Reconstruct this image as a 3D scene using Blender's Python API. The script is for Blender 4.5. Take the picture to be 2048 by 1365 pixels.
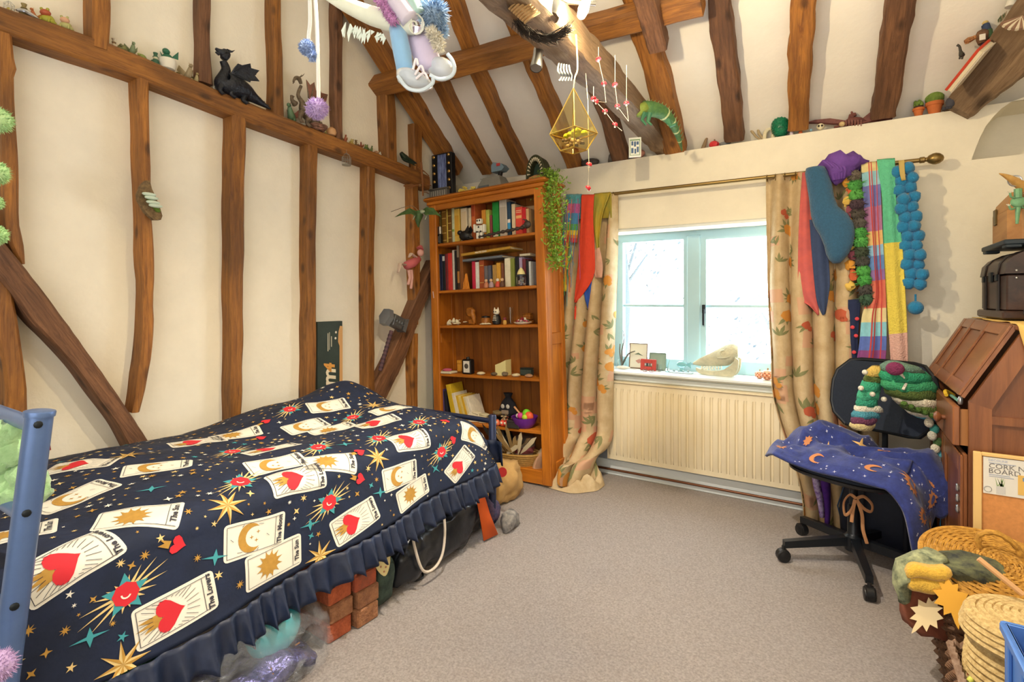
import bpy,bmesh,math,random
from mathutils import Vector,Matrix,noise as mnoise
from mathutils.bvhtree import BVHTree
random.seed(7)
R=math.radians
for _o in list(bpy.data.objects):
 bpy.data.objects.remove(_o)
SC=bpy.context.scene
COL=SC.collection
V=Vector
R=math.radians
PI=math.pi
# ------------------------------------------------------------------ camera
EYE=V((0,0,1.25))
YAW=R(32.4)
FPX,U0,V0=1032.0,1024.0,600.0
cam_d=bpy.data.cameras.new('camera')
cam_d.sensor_width=36
cam_d.lens=36*FPX/2048
cam_d.shift_y=-(682.5-V0)/2048
cam_d.clip_start=0.02
cam=bpy.data.objects.new('camera',cam_d)
COL.objects.link(cam)
cam.location=EYE
cam.rotation_euler=(PI/2,0,YAW)
SC.camera=cam
# ------------------------------------------------------------------ world, lights, exposure
w=bpy.data.worlds.new('world')
SC.world=w
w.use_nodes=True
w.node_tree.nodes['Background'].inputs[0].default_value=(0.84,0.93,1.0,1)
w.node_tree.nodes['Background'].inputs[1].default_value=15.0
def light(name,kind,loc,energy,color=(1,1,1),size=0.1,target=None,size_y=None):
 d=bpy.data.lights.new(name,kind)
 d.energy=energy
 d.color=color
 if kind=='AREA':
  d.size=size
  if size_y:
   d.shape='RECTANGLE'
   d.size_y=size_y
 else:
  d.shadow_soft_size=size
 o=bpy.data.objects.new(name,d)
 COL.objects.link(o)
 o.location=loc
 if target is not None:
  o.rotation_euler=(V(target)-V(loc)).to_track_quat('-Z','Y').to_euler()
 return o
light('spotlight_bulb_glow','POINT',(-0.815,1.79,2.345),92,(1.0,0.79,0.46),0.03)
light('rear_fill_light','AREA',(0.1,-1.5,1.75),62,(1.0,0.975,0.93),3.0,(-0.9,2.5,1.75),2.4)  # added area lamp behind the viewer, stands in for bounced light
_s=light('carpet_fill_light','SPOT',(-0.78,0.98,2.58),190,(1.0,0.90,0.76),0.03,(-0.70,1.6,0))  # added spot out of view, brightens the carpet from above
_s.data.spot_size=R(125)
_s.data.spot_blend=.9
vs=SC.view_settings
vs.view_transform='Standard'
vs.look='None'
vs.gamma=1
vs.use_curve_mapping=False
vs.exposure=0.1
# ------------------------------------------------------------------ helpers
_d=V((-math.sin(YAW),math.cos(YAW),0))
_r=V((math.cos(YAW),math.sin(YAW),0))
def ray(u,v):
 return _d+_r*((u-U0)/FPX)+V((0,0,1))*((V0-v)/FPX)
def onx(u,v,x):
 r=ray(u,v)
 return EYE+r*((x-EYE.x)/r.x)
def ony(u,v,y):
 r=ray(u,v)
 return EYE+r*((y-EYE.y)/r.y)
def onz(u,v,z):
 r=ray(u,v)
 return EYE+r*((z-EYE.z)/r.z)
def ond(u,v,t):
 return EYE+ray(u,v)*t
def onpl(u,v,p,n):
 r=ray(u,v)
 return EYE+r*((V(p)-EYE).dot(V(n))/r.dot(V(n)))
def lin(h):
 if isinstance(h,(tuple,list)):
  c=h[:3]
 else:
  h=h.lstrip('#')
  c=[int(h[i:i+2],16)/255 for i in(0,2,4)]
 return tuple(x/12.92 if x<=.04045 else((x+.055)/1.055)**2.4 for x in c)+(1,)
MATS={}
def mat(key,h='#808080',rough=.6,metal=0,var=0.0,vscale=20,stretch=(1,1,1),h2=None,bump=0,bscale=80,trans=0,emit=0,spec=None,alpha=1,coat=0,sheen=0,perobj=0,ior=1.45,bstretch=None,detail=4):
 """plain procedural material: colour, a noise towards a second colour, fine bump"""
 if key in MATS:
  return MATS[key]
 m=bpy.data.materials.new(key)
 m.use_nodes=True
 nt=m.node_tree
 N,L=nt.nodes,nt.links
 b=N['Principled BSDF']
 c=lin(h)
 b.inputs['Base Color'].default_value=c
 b.inputs['Roughness'].default_value=rough
 b.inputs['Metallic'].default_value=metal
 b.inputs['IOR'].default_value=ior
 if trans:
  b.inputs['Transmission Weight'].default_value=trans
 if alpha<1:
  b.inputs['Alpha'].default_value=alpha
 if coat:
  b.inputs['Coat Weight'].default_value=coat
 if sheen:
  b.inputs['Sheen Weight'].default_value=sheen
 if spec is not None:
  b.inputs['Specular IOR Level'].default_value=spec
 if emit:
  b.inputs['Emission Color'].default_value=c
  b.inputs['Emission Strength'].default_value=emit
 tc=None
 if var or h2 or bump or perobj:
  tc=N.new('ShaderNodeTexCoord')
  oi=N.new('ShaderNodeObjectInfo')
  add=N.new('ShaderNodeVectorMath')
  add.operation='MULTIPLY_ADD'
  cx=N.new('ShaderNodeCombineXYZ')
  for i in range(3):
   L.new(oi.outputs['Random'],cx.inputs[i])
  L.new(cx.outputs[0],add.inputs[0])
  add.inputs[1].default_value=(37,23,51)
  L.new(tc.outputs['Object'],add.inputs[2])
  mp=N.new('ShaderNodeMapping')
  mp.inputs['Scale'].default_value=stretch
  L.new(add.outputs[0],mp.inputs[0])
  if var or h2:
   nz=N.new('ShaderNodeTexNoise')
   nz.inputs['Scale'].default_value=vscale
   nz.inputs['Detail'].default_value=detail
   nz.inputs['Roughness'].default_value=.65
   L.new(mp.outputs[0],nz.inputs[0])
   rp=N.new('ShaderNodeValToRGB')
   rp.color_ramp.elements[0].position=.32
   rp.color_ramp.elements[1].position=.68
   if h2:
    c2=lin(h2)
    rp.color_ramp.elements[0].color=c2
    rp.color_ramp.elements[1].color=c
   else:
    rp.color_ramp.elements[0].color=tuple(x*(1-var)for x in c[:3])+(1,)
    rp.color_ramp.elements[1].color=tuple(min(1,x*(1+var))for x in c[:3])+(1,)
   L.new(nz.outputs['Fac'],rp.inputs[0])
   out=rp.outputs[0]
   if perobj:
    hs=N.new('ShaderNodeHueSaturation')
    mr=N.new('ShaderNodeMapRange')
    mr.inputs[3].default_value=1-perobj
    mr.inputs[4].default_value=1+perobj
    L.new(oi.outputs['Random'],mr.inputs[0])
    L.new(mr.outputs[0],hs.inputs['Value'])
    L.new(out,hs.inputs['Color'])
    out=hs.outputs[0]
   L.new(out,b.inputs['Base Color'])
  if bump:
   nb=N.new('ShaderNodeTexNoise')
   nb.inputs['Scale'].default_value=bscale
   nb.inputs['Detail'].default_value=5
   if bstretch:
    mp2=N.new('ShaderNodeMapping')
    mp2.inputs['Scale'].default_value=bstretch
    L.new(add.outputs[0],mp2.inputs[0])
    L.new(mp2.outputs[0],nb.inputs[0])
   else:
    L.new(mp.outputs[0],nb.inputs[0])
   bp=N.new('ShaderNodeBump')
   bp.inputs['Strength'].default_value=min(1,bump)
   bp.inputs['Distance'].default_value=.01 if bump<=1 else .02
   L.new(nb.outputs['Fac'],bp.inputs['Height'])
   L.new(bp.outputs[0],b.inputs['Normal'])
 MATS[key]=m
 return m
def pane_mat(key,gloss=.07,tint=(1,1,1,1)):
 """clear window pane: passes light straight through, with a faint reflection"""
 m=bpy.data.materials.new(key)
 m.use_nodes=True
 N,L=m.node_tree.nodes,m.node_tree.links
 N.remove(N['Principled BSDF'])
 tr=N.new('ShaderNodeBsdfTransparent')
 tr.inputs[0].default_value=tint
 gl=N.new('ShaderNodeBsdfGlossy')
 gl.inputs['Roughness'].default_value=.03
 fr=N.new('ShaderNodeMixShader')
 fr.inputs[0].default_value=gloss
 L.new(tr.outputs[0],fr.inputs[1])
 L.new(gl.outputs[0],fr.inputs[2])
 L.new(fr.outputs[0],N['Material Output'].inputs[0])
 MATS[key]=m
 return m
def plain(h,rough=.6,metal=0,**k):
 return mat('c%s_%g_%g'%(h.lstrip('#'),rough,metal),h,rough,metal,**k)
def wood(key,h1,h2,h3=None,rough=.55,scale=6,along=(14,14,1),bump=.35,perobj=.12,knots=0):
 """wood with grain along local z"""
 if key in MATS:
  return MATS[key]
 m=bpy.data.materials.new(key)
 m.use_nodes=True
 nt=m.node_tree
 N,L=nt.nodes,nt.links
 b=N['Principled BSDF']
 b.inputs['Roughness'].default_value=rough
 tc=N.new('ShaderNodeTexCoord')
 oi=N.new('ShaderNodeObjectInfo')
 cx=N.new('ShaderNodeCombineXYZ')
 for i in range(3):
  L.new(oi.outputs['Random'],cx.inputs[i])
 ad=N.new('ShaderNodeVectorMath')
 ad.operation='MULTIPLY_ADD'
 ad.inputs[1].default_value=(13,29,17)
 L.new(cx.outputs[0],ad.inputs[0])
 L.new(tc.outputs['Object'],ad.inputs[2])
 mp=N.new('ShaderNodeMapping')
 mp.inputs['Scale'].default_value=along
 L.new(ad.outputs[0],mp.inputs[0])
 n1=N.new('ShaderNodeTexNoise')
 n1.inputs['Scale'].default_value=scale*.5
 n1.inputs['Detail'].default_value=8
 n1.inputs['Roughness'].default_value=.7
 n1.inputs['Distortion'].default_value=.6
 L.new(mp.outputs[0],n1.inputs[0])
 n2=N.new('ShaderNodeTexNoise')
 n2.inputs['Scale'].default_value=2.2
 n2.inputs['Detail'].default_value=3
 mp2=N.new('ShaderNodeMapping')
 mp2.inputs['Scale'].default_value=tuple(1+(a-1)*.15 for a in along)
 L.new(ad.outputs[0],mp2.inputs[0])
 L.new(mp2.outputs[0],n2.inputs[0])
 rp=N.new('ShaderNodeValToRGB')
 rp.color_ramp.elements[0].position=.34
 rp.color_ramp.elements[0].color=lin(h2)
 rp.color_ramp.elements[1].position=.62
 rp.color_ramp.elements[1].color=lin(h1)
 L.new(n1.outputs['Fac'],rp.inputs[0])
 mx=N.new('ShaderNodeMixRGB')
 rp2=N.new('ShaderNodeValToRGB')
 rp2.color_ramp.elements[0].position=.42
 rp2.color_ramp.elements[1].position=.66
 L.new(n2.outputs['Fac'],rp2.inputs[0])
 L.new(rp2.outputs[0],mx.inputs[0])
 L.new(rp.outputs[0],mx.inputs[1])
 mx2=N.new('ShaderNodeMixRGB')
 mx2.inputs[0].default_value=.55
 L.new(rp.outputs[0],mx2.inputs[1])
 mx2.inputs[2].default_value=lin(h3 or h2)
 L.new(mx2.outputs[0],mx.inputs[2])
 hs=N.new('ShaderNodeHueSaturation')
 mr=N.new('ShaderNodeMapRange')
 mr.inputs[3].default_value=1-perobj
 mr.inputs[4].default_value=1+perobj
 L.new(oi.outputs['Random'],mr.inputs[0])
 L.new(mr.outputs[0],hs.inputs['Value'])
 if knots:
  vk=N.new('ShaderNodeTexVoronoi')
  vk.inputs['Scale'].default_value=knots
  mp3=N.new('ShaderNodeMapping')
  mp3.inputs['Scale'].default_value=tuple(1 if a<2 else 1.9 for a in along)
  L.new(ad.outputs[0],mp3.inputs[0])
  L.new(mp3.outputs[0],vk.inputs[0])
  rk=N.new('ShaderNodeValToRGB')
  rk.color_ramp.elements[0].position=.10
  rk.color_ramp.elements[0].color=(.16,.13,.12,1)
  rk.color_ramp.elements[1].position=.24
  rk.color_ramp.elements[1].color=(1,1,1,1)
  L.new(vk.outputs['Distance'],rk.inputs[0])
  mk=N.new('ShaderNodeMixRGB')
  mk.blend_type='MULTIPLY'
  mk.inputs[0].default_value=.75
  L.new(mx.outputs[0],mk.inputs[1])
  L.new(rk.outputs[0],mk.inputs[2])
  L.new(mk.outputs[0],hs.inputs['Color'])
 else:
  L.new(mx.outputs[0],hs.inputs['Color'])
 L.new(hs.outputs[0],b.inputs['Base Color'])
 bp=N.new('ShaderNodeBump')
 bp.inputs['Strength'].default_value=bump
 bp.inputs['Distance'].default_value=.006
 L.new(n1.outputs['Fac'],bp.inputs['Height'])
 L.new(bp.outputs[0],b.inputs['Normal'])
 MATS[key]=m
 return m
class MB:
 """collects shapes into one mesh"""
 def __init__(s):
  s.v,s.f,s.mi=[],[],[]
  s.m=Matrix.Identity(4)
  s.cm=0
 def at(s,loc=(0,0,0),rot=(0,0,0),sc=(1,1,1)):
  if isinstance(sc,(int,float)):
   sc=(sc,sc,sc)
  s.m=Matrix.LocRotScale(V(loc),Matrix.Rotation(rot[2],3,'Z')@Matrix.Rotation(rot[1],3,'Y')@Matrix.Rotation(rot[0],3,'X'),V(sc))
  return s
 def mx(s,m):
  s.m=m
  return s
 def use(s,i):
  s.cm=i
  return s
 def add(s,vs,fs):
  n=len(s.v)
  s.v+=[s.m@V(p)for p in vs]
  s.f+=[tuple(i+n for i in f)for f in fs]
  s.mi+=[s.cm]*len(fs)
  return s
 def box(s,c,d,b=0.0):
  x,y,z=c
  a,e,g=d[0]/2,d[1]/2,d[2]/2
  if b<=0:
   vs=[(x+i*a,y+j*e,z+k*g)for k in(-1,1)for j in(-1,1)for i in(-1,1)]
   return s.add(vs,[(0,2,3,1),(4,5,7,6),(0,1,5,4),(2,6,7,3),(0,4,6,2),(1,3,7,5)])
  b=min(b,a*.9,e*.9,g*.9)
  prof=lambda hx,hy,zz:[(x+hx,y-hy+b,zz),(x+hx,y+hy-b,zz),(x+hx-b,y+hy,zz),(x-hx+b,y+hy,zz),(x-hx,y+hy-b,zz),(x-hx,y-hy+b,zz),(x-hx+b,y-hy,zz),(x+hx-b,y-hy,zz)]
  rings=[prof(a-b,e-b,z-g),prof(a,e,z-g+b),prof(a,e,z+g-b),prof(a-b,e-b,z+g)]
# inner rings keep corner cut sane
  return s.loft(rings,True,True)
 def loft(s,rings,closed=True,caps=False):
  n=len(rings[0])
  vs=[p for r_ in rings for p in r_]
  fs=[]
  m=n if closed else n-1
  for i in range(len(rings)-1):
   for j in range(m):
    k=(j+1)%n
    fs.append((i*n+j,i*n+k,(i+1)*n+k,(i+1)*n+j))
  if caps:
   fs.append(tuple(range(n-1,-1,-1)))
   fs.append(tuple((len(rings)-1)*n+j for j in range(n)))
  return s.add(vs,fs)
 def tube(s,pts,rad,n=8,caps=True,flat=1.0,up=None):
  pts=[V(p)for p in pts]
  if not isinstance(rad,(list,tuple)):
   rad=[rad]*len(pts)
  rings=[]
  ref=V(up)if up else V((0,0,1))
  t0=(pts[1]-pts[0]).normalized()
  if abs(t0.dot(ref))>.95:
   ref=V((0,1,0))if abs(t0.y)<.9 else V((1,0,0))
  for i,p in enumerate(pts):
   t=(pts[min(i+1,len(pts)-1)]-pts[max(i-1,0)])
   if t.length<1e-9:
    t=t0
   t.normalize()
   a=ref-t*ref.dot(t)
   if a.length<1e-4:
    a=V((1,0,0))-t*t.x
   a.normalize()
   ref=a
   c=t.cross(a)
   rings.append([p+(c*math.cos(2*PI*k/n)+a*(math.sin(2*PI*k/n)*flat))*rad[i]for k in range(n)])
  return s.loft(rings,True,caps)
 def lathe(s,prof,n=16,caps=True):
  rings=[[(r_*math.cos(2*PI*k/n),r_*math.sin(2*PI*k/n),z)for k in range(n)]for r_,z in prof]
  return s.loft(rings,True,caps)
 def ball(s,c,r_,n=10,m=7):
  if isinstance(r_,(int,float)):
   r_=(r_,r_,r_)
  c=V(c)
  vs=[c+V((0,0,-r_[2]))]
  for i in range(1,m):
   ph=-PI/2+PI*i/m
   for k in range(n):
    th=2*PI*k/n
    vs.append(c+V((r_[0]*math.cos(ph)*math.cos(th),r_[1]*math.cos(ph)*math.sin(th),r_[2]*math.sin(ph))))
  vs.append(c+V((0,0,r_[2])))
  fs=[(0,1+(k+1)%n,1+k)for k in range(n)]
  for i in range(m-2):
   for k in range(n):
    a,b2=1+i*n+k,1+i*n+(k+1)%n
    fs.append((a,b2,b2+n,a+n))
  o=1+(m-2)*n
  fs+=[(o+k,o+(k+1)%n,len(vs)-1)for k in range(n)]
  return s.add(vs,fs)
 def prism(s,poly,z0,z1):
  """2-D outline in local xy, from z0 to z1"""
  n=len(poly)
  vs=[(p[0],p[1],z0)for p in poly]+[(p[0],p[1],z1)for p in poly]
  fs=[tuple(range(n-1,-1,-1)),tuple(range(n,2*n))]
  fs+=[(i,(i+1)%n,n+(i+1)%n,n+i)for i in range(n)]
  return s.add(vs,fs)
 def slab(s,poly3,off):
  """3-D outline thickened by a vector"""
  n=len(poly3)
  off=V(off)
  vs=[V(p)for p in poly3]+[V(p)+off for p in poly3]
  fs=[tuple(range(n-1,-1,-1)),tuple(range(n,2*n))]
  fs+=[(i,(i+1)%n,n+(i+1)%n,n+i)for i in range(n)]
  return s.add(vs,fs)
 def grid(s,fn,nu,nv,closed=False):
  vs=[fn(i/nu,j/nv)for j in range(nv+1)for i in range(nu+1)]
  fs=[(j*(nu+1)+i,j*(nu+1)+i+1,(j+1)*(nu+1)+i+1,(j+1)*(nu+1)+i)for j in range(nv)for i in range(nu)]
  return s.add(vs,fs)
 def ring(s,c,R_,r_,n=20,m=6,axis='Z'):
  c=V(c)
  pts=[]
  for k in range(n):
   a=2*PI*k/n
   x,y=R_*math.cos(a),R_*math.sin(a)
   ctr={'Z':V((x,y,0)),'X':V((0,x,y)),'Y':V((x,0,y))}[axis]
   ax={'Z':V((0,0,1)),'X':V((1,0,0)),'Y':V((0,1,0))}[axis]
   e=ctr.normalized()
   pts.append([c+ctr+(e*math.cos(2*PI*j/m)+ax*math.sin(2*PI*j/m))*r_ for j in range(m)])
  pts.append(pts[0])
  return s.loft(pts,True,False)
 def build(s,name,mats,parent=None,loc=None,rot=(0,0,0),smooth=None,world=False,origin=None,solid=0,sub=0,scale=1):
  """parent: verts are local to it (world=True: subtract the root's place).  No parent: origin goes to the base"""
  if not isinstance(mats,(list,tuple)):
   mats=[mats]
  vs=s.v
  if world and parent is not None:
   root=parent
   while root.parent is not None:
    root=root.parent
   vs=[p-root.location for p in vs]
  if parent is None and origin=='base' or(parent is None and origin is None and loc is None):
   lo=V((min(p.x for p in vs),min(p.y for p in vs),min(p.z for p in vs)))
   hi=V((max(p.x for p in vs),max(p.y for p in vs),max(p.z for p in vs)))
   o0=V(((lo.x+hi.x)/2,(lo.y+hi.y)/2,lo.z))
   vs=[p-o0 for p in vs]
   loc=o0
  me=bpy.data.meshes.new(name)
  me.from_pydata([tuple(p)for p in vs],[],s.f)
  for m in mats:
   me.materials.append(m)
  me.polygons.foreach_set('material_index',s.mi)
  if smooth is None:
   smooth=40
  me.update()
  if smooth:
   me.polygons.foreach_set('use_smooth',[True]*len(me.polygons))
   if smooth<180:
    bm=bmesh.new()
    bm.from_mesh(me)
    bmesh.ops.recalc_face_normals(bm,faces=bm.faces)
    th=R(smooth)
    for e in bm.edges:
     if len(e.link_faces)==2 and e.calc_face_angle(0)>th:
      e.smooth=False
    bm.to_mesh(me)
    bm.free()
  else:
   bm=bmesh.new()
   bm.from_mesh(me)
   bmesh.ops.recalc_face_normals(bm,faces=bm.faces)
   bm.to_mesh(me)
   bm.free()
  o=bpy.data.objects.new(name,me)
  COL.objects.link(o)
  if parent is not None:
   o.parent=parent
  if loc is not None:
   o.location=loc
  o.rotation_euler=rot
  if scale!=1:
   o.scale=(scale,)*3 if isinstance(scale,(int,float))else scale
  if solid:
   md=o.modifiers.new('solid','SOLIDIFY')
   md.thickness=solid
   md.offset=-1
  if sub:
   md=o.modifiers.new('sub','SUBSURF')
   md.levels=md.render_levels=sub
  return o
def tag(o,label,cat,group=None):
 o['label']=label
 o['category']=cat
 if group:
  o['group']=group
 return o
def thing(name,label,cat,loc=(0,0,0),rotz=0,group=None,rot=None,scale=1):
 o=bpy.data.objects.new(name,None)
 o.empty_display_size=.05
 COL.objects.link(o)
 o.location=loc
 o.rotation_euler=rot or(0,0,rotz)
 if scale!=1:
  o.scale=(scale,)*3
 return tag(o,label,cat,group)
def struct(o):
 o['kind']='structure'
 return o
def frame_mx(p,zax,yhint):
 """matrix with local z along zax, local y near yhint, at p"""
 z=V(zax).normalized()
 x=V(yhint).cross(z).normalized()
 y=z.cross(x)
 m=Matrix((x,y,z)).transposed().to_4x4()
 m.translation=V(p)
 return m
def smooth_path(pts,n=6):
 """Catmull-Rom through pts"""
 pts=[V(p)for p in pts]
 out=[]
 for i in range(len(pts)-1):
  p0,p1,p2,p3=pts[max(i-1,0)],pts[i],pts[i+1],pts[min(i+2,len(pts)-1)]
  for k in range(n):
   t=k/n
   out.append(.5*((2*p1)+(p2-p0)*t+(2*p0-5*p1+4*p2-p3)*t*t+(3*p1-p0-3*p2+p3)*t**3))
 out.append(pts[-1])
 return out
def lerp_list(vals,n):
 """resample a list of numbers to n values"""
 out=[]
 for i in range(n):
  t=i/(n-1)*(len(vals)-1)
  k=min(int(t),len(vals)-2)
  out.append(vals[k]+(vals[k+1]-vals[k])*(t-k))
 return out
def text_mesh(txt,size=1.0,shear=0.0,bold=0.0,width=None):
 """lettering as flat 2-D triangles: list of (verts2d, faces), centred"""
 c=bpy.data.curves.new('lettering','FONT')
 c.body=txt
 c.size=size
 c.shear=shear
 c.offset=bold
 c.resolution_u=2
 c.align_x='CENTER'
 c.align_y='CENTER'
 o=bpy.data.objects.new('lettering',c)
 COL.objects.link(o)
 dg=bpy.context.evaluated_depsgraph_get()
 me=o.evaluated_get(dg).to_mesh()
 vs=[(p.co.x,p.co.y)for p in me.vertices]
 fs=[tuple(p.vertices)for p in me.polygons]
 o.evaluated_get(dg).to_mesh_clear()
 bpy.data.objects.remove(o)
 bpy.data.curves.remove(c)
 if width and vs:
  a=max(p[0]for p in vs)-min(p[0]for p in vs)
  vs=[(p[0]*width/a,p[1]*width/a)for p in vs]
 return vs,fs
def lettering(name,txt,m,parent,mx,size,shear=0,bold=0,width=None):
 """flat letters lying in the xy plane of matrix mx"""
 vs,fs=text_mesh(txt,size,shear,bold,width)
 b=MB().mx(mx)
 b.add([(x,y,0)for x,y in vs],fs)
 return b.build(name,m,parent,smooth=0,world=True)
class Cloth:
 """a sheet over a (u,v) grid in metres; prints are cut on the grid so that they lie on it"""
 def __init__(s,fn,lu,lv,nu,nv):
  s.lu,s.lv,s.nu,s.nv=lu,lv,nu,nv
  s.p=[[V(fn(i/nu*lu,j/nv*lv))for i in range(nu+1)]for j in range(nv+1)]
  s.n=[[V((0,0,1))]*(nu+1)for _ in range(nv+1)]
  for j in range(nv+1):
   for i in range(nu+1):
    a=s.p[j][min(i+1,nu)]-s.p[j][max(i-1,0)]
    b=s.p[min(j+1,nv)][i]-s.p[max(j-1,0)][i]
    nn=a.cross(b)
    s.n[j][i]=nn.normalized()if nn.length>1e-12 else V((0,0,1))
  s.sgn=1
 def mb(s):
  b=MB()
  vs=[p for r_ in s.p for p in r_]
  w=s.nu+1
  fs=[(j*w+i,j*w+i+1,(j+1)*w+i+1,(j+1)*w+i)for j in range(s.nv)for i in range(s.nu)]
  if s.sgn<0:
   fs=[f[::-1]for f in fs]
  return b.add(vs,fs)
 def ev(s,u,v,off=0):
  x=min(max(u/s.lu,0),.999999)*s.nu
  y=min(max(v/s.lv,0),.999999)*s.nv
  i,j=int(x),int(y)
  a,b=x-i,y-j
  q=lambda g:(g[j][i]*(1-a)+g[j][i+1]*a)*(1-b)+(g[j+1][i]*(1-a)+g[j+1][i+1]*a)*b
  return q(s.p)+q(s.n)*(off*s.sgn)
 def bvh(s):
  w=s.nu+1
  vs=[p for r_ in s.p for p in r_]
  fs=[(j*w+i,j*w+i+1,(j+1)*w+i+1,(j+1)*w+i)for j in range(s.nv)for i in range(s.nu)]
  return BVHTree.FromPolygons(vs,fs)
 def find(s,u,v,tree):
  """the cloth coordinates seen at a pixel of the photograph"""
  h=tree.ray_cast(EYE,ray(u,v))
  if h[0]is None:
   return None
  j,i=divmod(h[2],s.nu)
  best=None
  for a in range(6):
   for b in range(6):
    uu,vv=(i+(a+.5)/6)/s.nu*s.lu,(j+(b+.5)/6)/s.nv*s.lv
    d=(s.ev(uu,vv)-h[0]).length
    if best is None or d<best[0]:
     best=(d,uu,vv)
  return best[1],best[2]
 def prints(s,shapes,off):
  """shapes: list of (verts2d, faces); returns an MB of the pieces on the cloth"""
  out=MB()
  du,dv=s.lu/s.nu,s.lv/s.nv
  for vs,fs in shapes:
   bm=bmesh.new()
   bv=[bm.verts.new((p[0],p[1],0))for p in vs]
   for f in fs:
    try:
     bm.faces.new([bv[i]for i in f])
    except ValueError:
     pass
   u0,u1=min(p[0]for p in vs),max(p[0]for p in vs)
   v0,v1=min(p[1]for p in vs),max(p[1]for p in vs)
   for k in range(math.ceil(max(u0,0)/du),int(min(u1,s.lu)/du)+1):
    bmesh.ops.bisect_plane(bm,geom=bm.verts[:]+bm.edges[:]+bm.faces[:],plane_co=(k*du,0,0),plane_no=(1,0,0))
   for k in range(math.ceil(max(v0,0)/dv),int(min(v1,s.lv)/dv)+1):
    bmesh.ops.bisect_plane(bm,geom=bm.verts[:]+bm.edges[:]+bm.faces[:],plane_co=(0,k*dv,0),plane_no=(0,1,0))
   if u0<0 or v0<0 or u1>s.lu or v1>s.lv:
    for co,no in(((0,0,0),(-1,0,0)),((s.lu,0,0),(1,0,0)),((0,0,0),(0,-1,0)),((0,s.lv,0),(0,1,0))):
     bmesh.ops.bisect_plane(bm,geom=bm.verts[:]+bm.edges[:]+bm.faces[:],plane_co=co,plane_no=no,clear_outer=True)
   if bm.faces:
    bmesh.ops.triangulate(bm,faces=[f for f in bm.faces if len(f.verts)>4])
    idx={}
    pts=[]
    for f in bm.faces:
     for p in f.verts:
      if p not in idx:
       idx[p]=len(pts)
       pts.append(s.ev(p.co.x,p.co.y,off))
    out.add(pts,[tuple(idx[p]for p in f.verts)[::s.sgn]for f in bm.faces])
   bm.free()
  return out
def poly2(pts,c=(0,0),ang=0,sc=1):
 """a 2-D outline placed on the cloth as one shape"""
 ca,sa=math.cos(ang),math.sin(ang)
 return([(c[0]+(x*ca-y*sa)*sc,c[1]+(x*sa+y*ca)*sc)for x,y in pts],[tuple(range(len(pts)))])
def place2(vf,c,ang,sc=1):
 ca,sa=math.cos(ang),math.sin(ang)
 return([(c[0]+(x*ca-y*sa)*sc,c[1]+(x*sa+y*ca)*sc)for x,y in vf[0]],vf[1])
def star2(n,r1,r2,ph=0):
 return[((r1 if k%2==0 else r2)*math.cos(ph+PI*k/n),(r1 if k%2==0 else r2)*math.sin(ph+PI*k/n))for k in range(2*n)]
def heart2(s=1,n=22):
 o=[]
 for k in range(n):
  t=2*PI*k/n
  o.append((s*.0625*16*math.sin(t)**3*.55,s*.0625*(13*math.cos(t)-5*math.cos(2*t)-2*math.cos(3*t)-math.cos(4*t))*.55))
 return o
def fluff(b,c,r_,n,l,rnd,wid=.004):
 """fur: thin blades out of a ball"""
 c=V(c)
 for _ in range(n):
  d=V((rnd.gauss(0,1),rnd.gauss(0,1),rnd.gauss(0,1))).normalized()
  e=d.orthogonal().normalized()
  e=(Matrix.Rotation(rnd.random()*6.28,3,d)@e)*wid
  p=c+d*(r_*.8)
  q=c+d*(r_+l*rnd.uniform(.5,1.1))+V((rnd.uniform(-1,1),rnd.uniform(-1,1),rnd.uniform(-1,.4)))*l*.5
  m=(p+q)*.5+V((0,0,rnd.uniform(-.2,.2)*l))
  b.add([p-e,p+e,m+e*.8,q,m-e*.8],[(0,1,2,3,4)])
# ------------------------------------------------------------------ materials of the room
PLASTER=mat('plaster','#efe9d8',.9,var=.035,vscale=5,bump=.15,bscale=60)
PLASTER_C=mat('ceiling_plaster','#f4f0e8',.9,var=.03,vscale=4,bump=.15,bscale=40)
CARPET=mat('carpet','#e6dcd6',1.0,h2='#b9aca6',vscale=120,bump=1.3,bscale=330,detail=8)
TIMBER=wood('oak_timber','#ad722f','#74461c','#4e3015',rough=.6,scale=10,bump=.7,perobj=.2,knots=5.5)
TIMBER_D=wood('old_timber','#8d6242','#5a3a26','#4a3226',rough=.7,scale=10,bump=.8,perobj=.15,knots=5)
TRUNK=wood('grey_timber','#9a8064','#6f563e','#5e4a38',rough=.75,scale=9,bump=.9,perobj=.05,knots=3.5)
WHITE=mat('white_gloss','#dfe6e6',.35,var=.02,vscale=8)
GREYP=mat('grey_paint','#9aa0a6',.7,var=.04,vscale=8)
XL,YW,ZT=-2.80,3.51,2.24
XR,YB=1.05,-2.2
YC0,SL=3.66,0.68
def ceil_z(y,off=0):
 return ZT+SL*(YC0-y)-off
# floor
b=MB()
b.box(((XL+XR)/2,(YB+3.9)/2,-.05),(XR-XL+.4,3.9-YB+.2,.1))
floor=struct(b.build('floor',CARPET,loc=(0,0,0)))
# left wall with its gable
b=MB()
yr=(YC0+YB)/2
b.slab([(XL,YB,0),(XL,3.9,0),(XL,3.9,ZT-.05),(XL,YC0,ZT),(XL,yr,ceil_z(yr)),(XL,YB,ZT)],(-.12,0,0))
wall_left=struct(b.build('wall_left',PLASTER,loc=(0,0,0),smooth=0))
# right and rear walls (behind the viewer)
b=MB()
b.slab([(XR,YB,0),(XR,3.9,0),(XR,3.9,ZT),(XR,YC0,ZT),(XR,yr,ceil_z(yr)),(XR,YB,ZT)],(.12,0,0))
struct(b.build('wall_right',PLASTER,loc=(0,0,0),smooth=0))
b=MB()
b.box(((XL+XR)/2,YB-.06,ZT/2),(XR-XL,.12,ZT))
struct(b.build('wall_rear',PLASTER,loc=(0,0,0),smooth=0))
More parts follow.
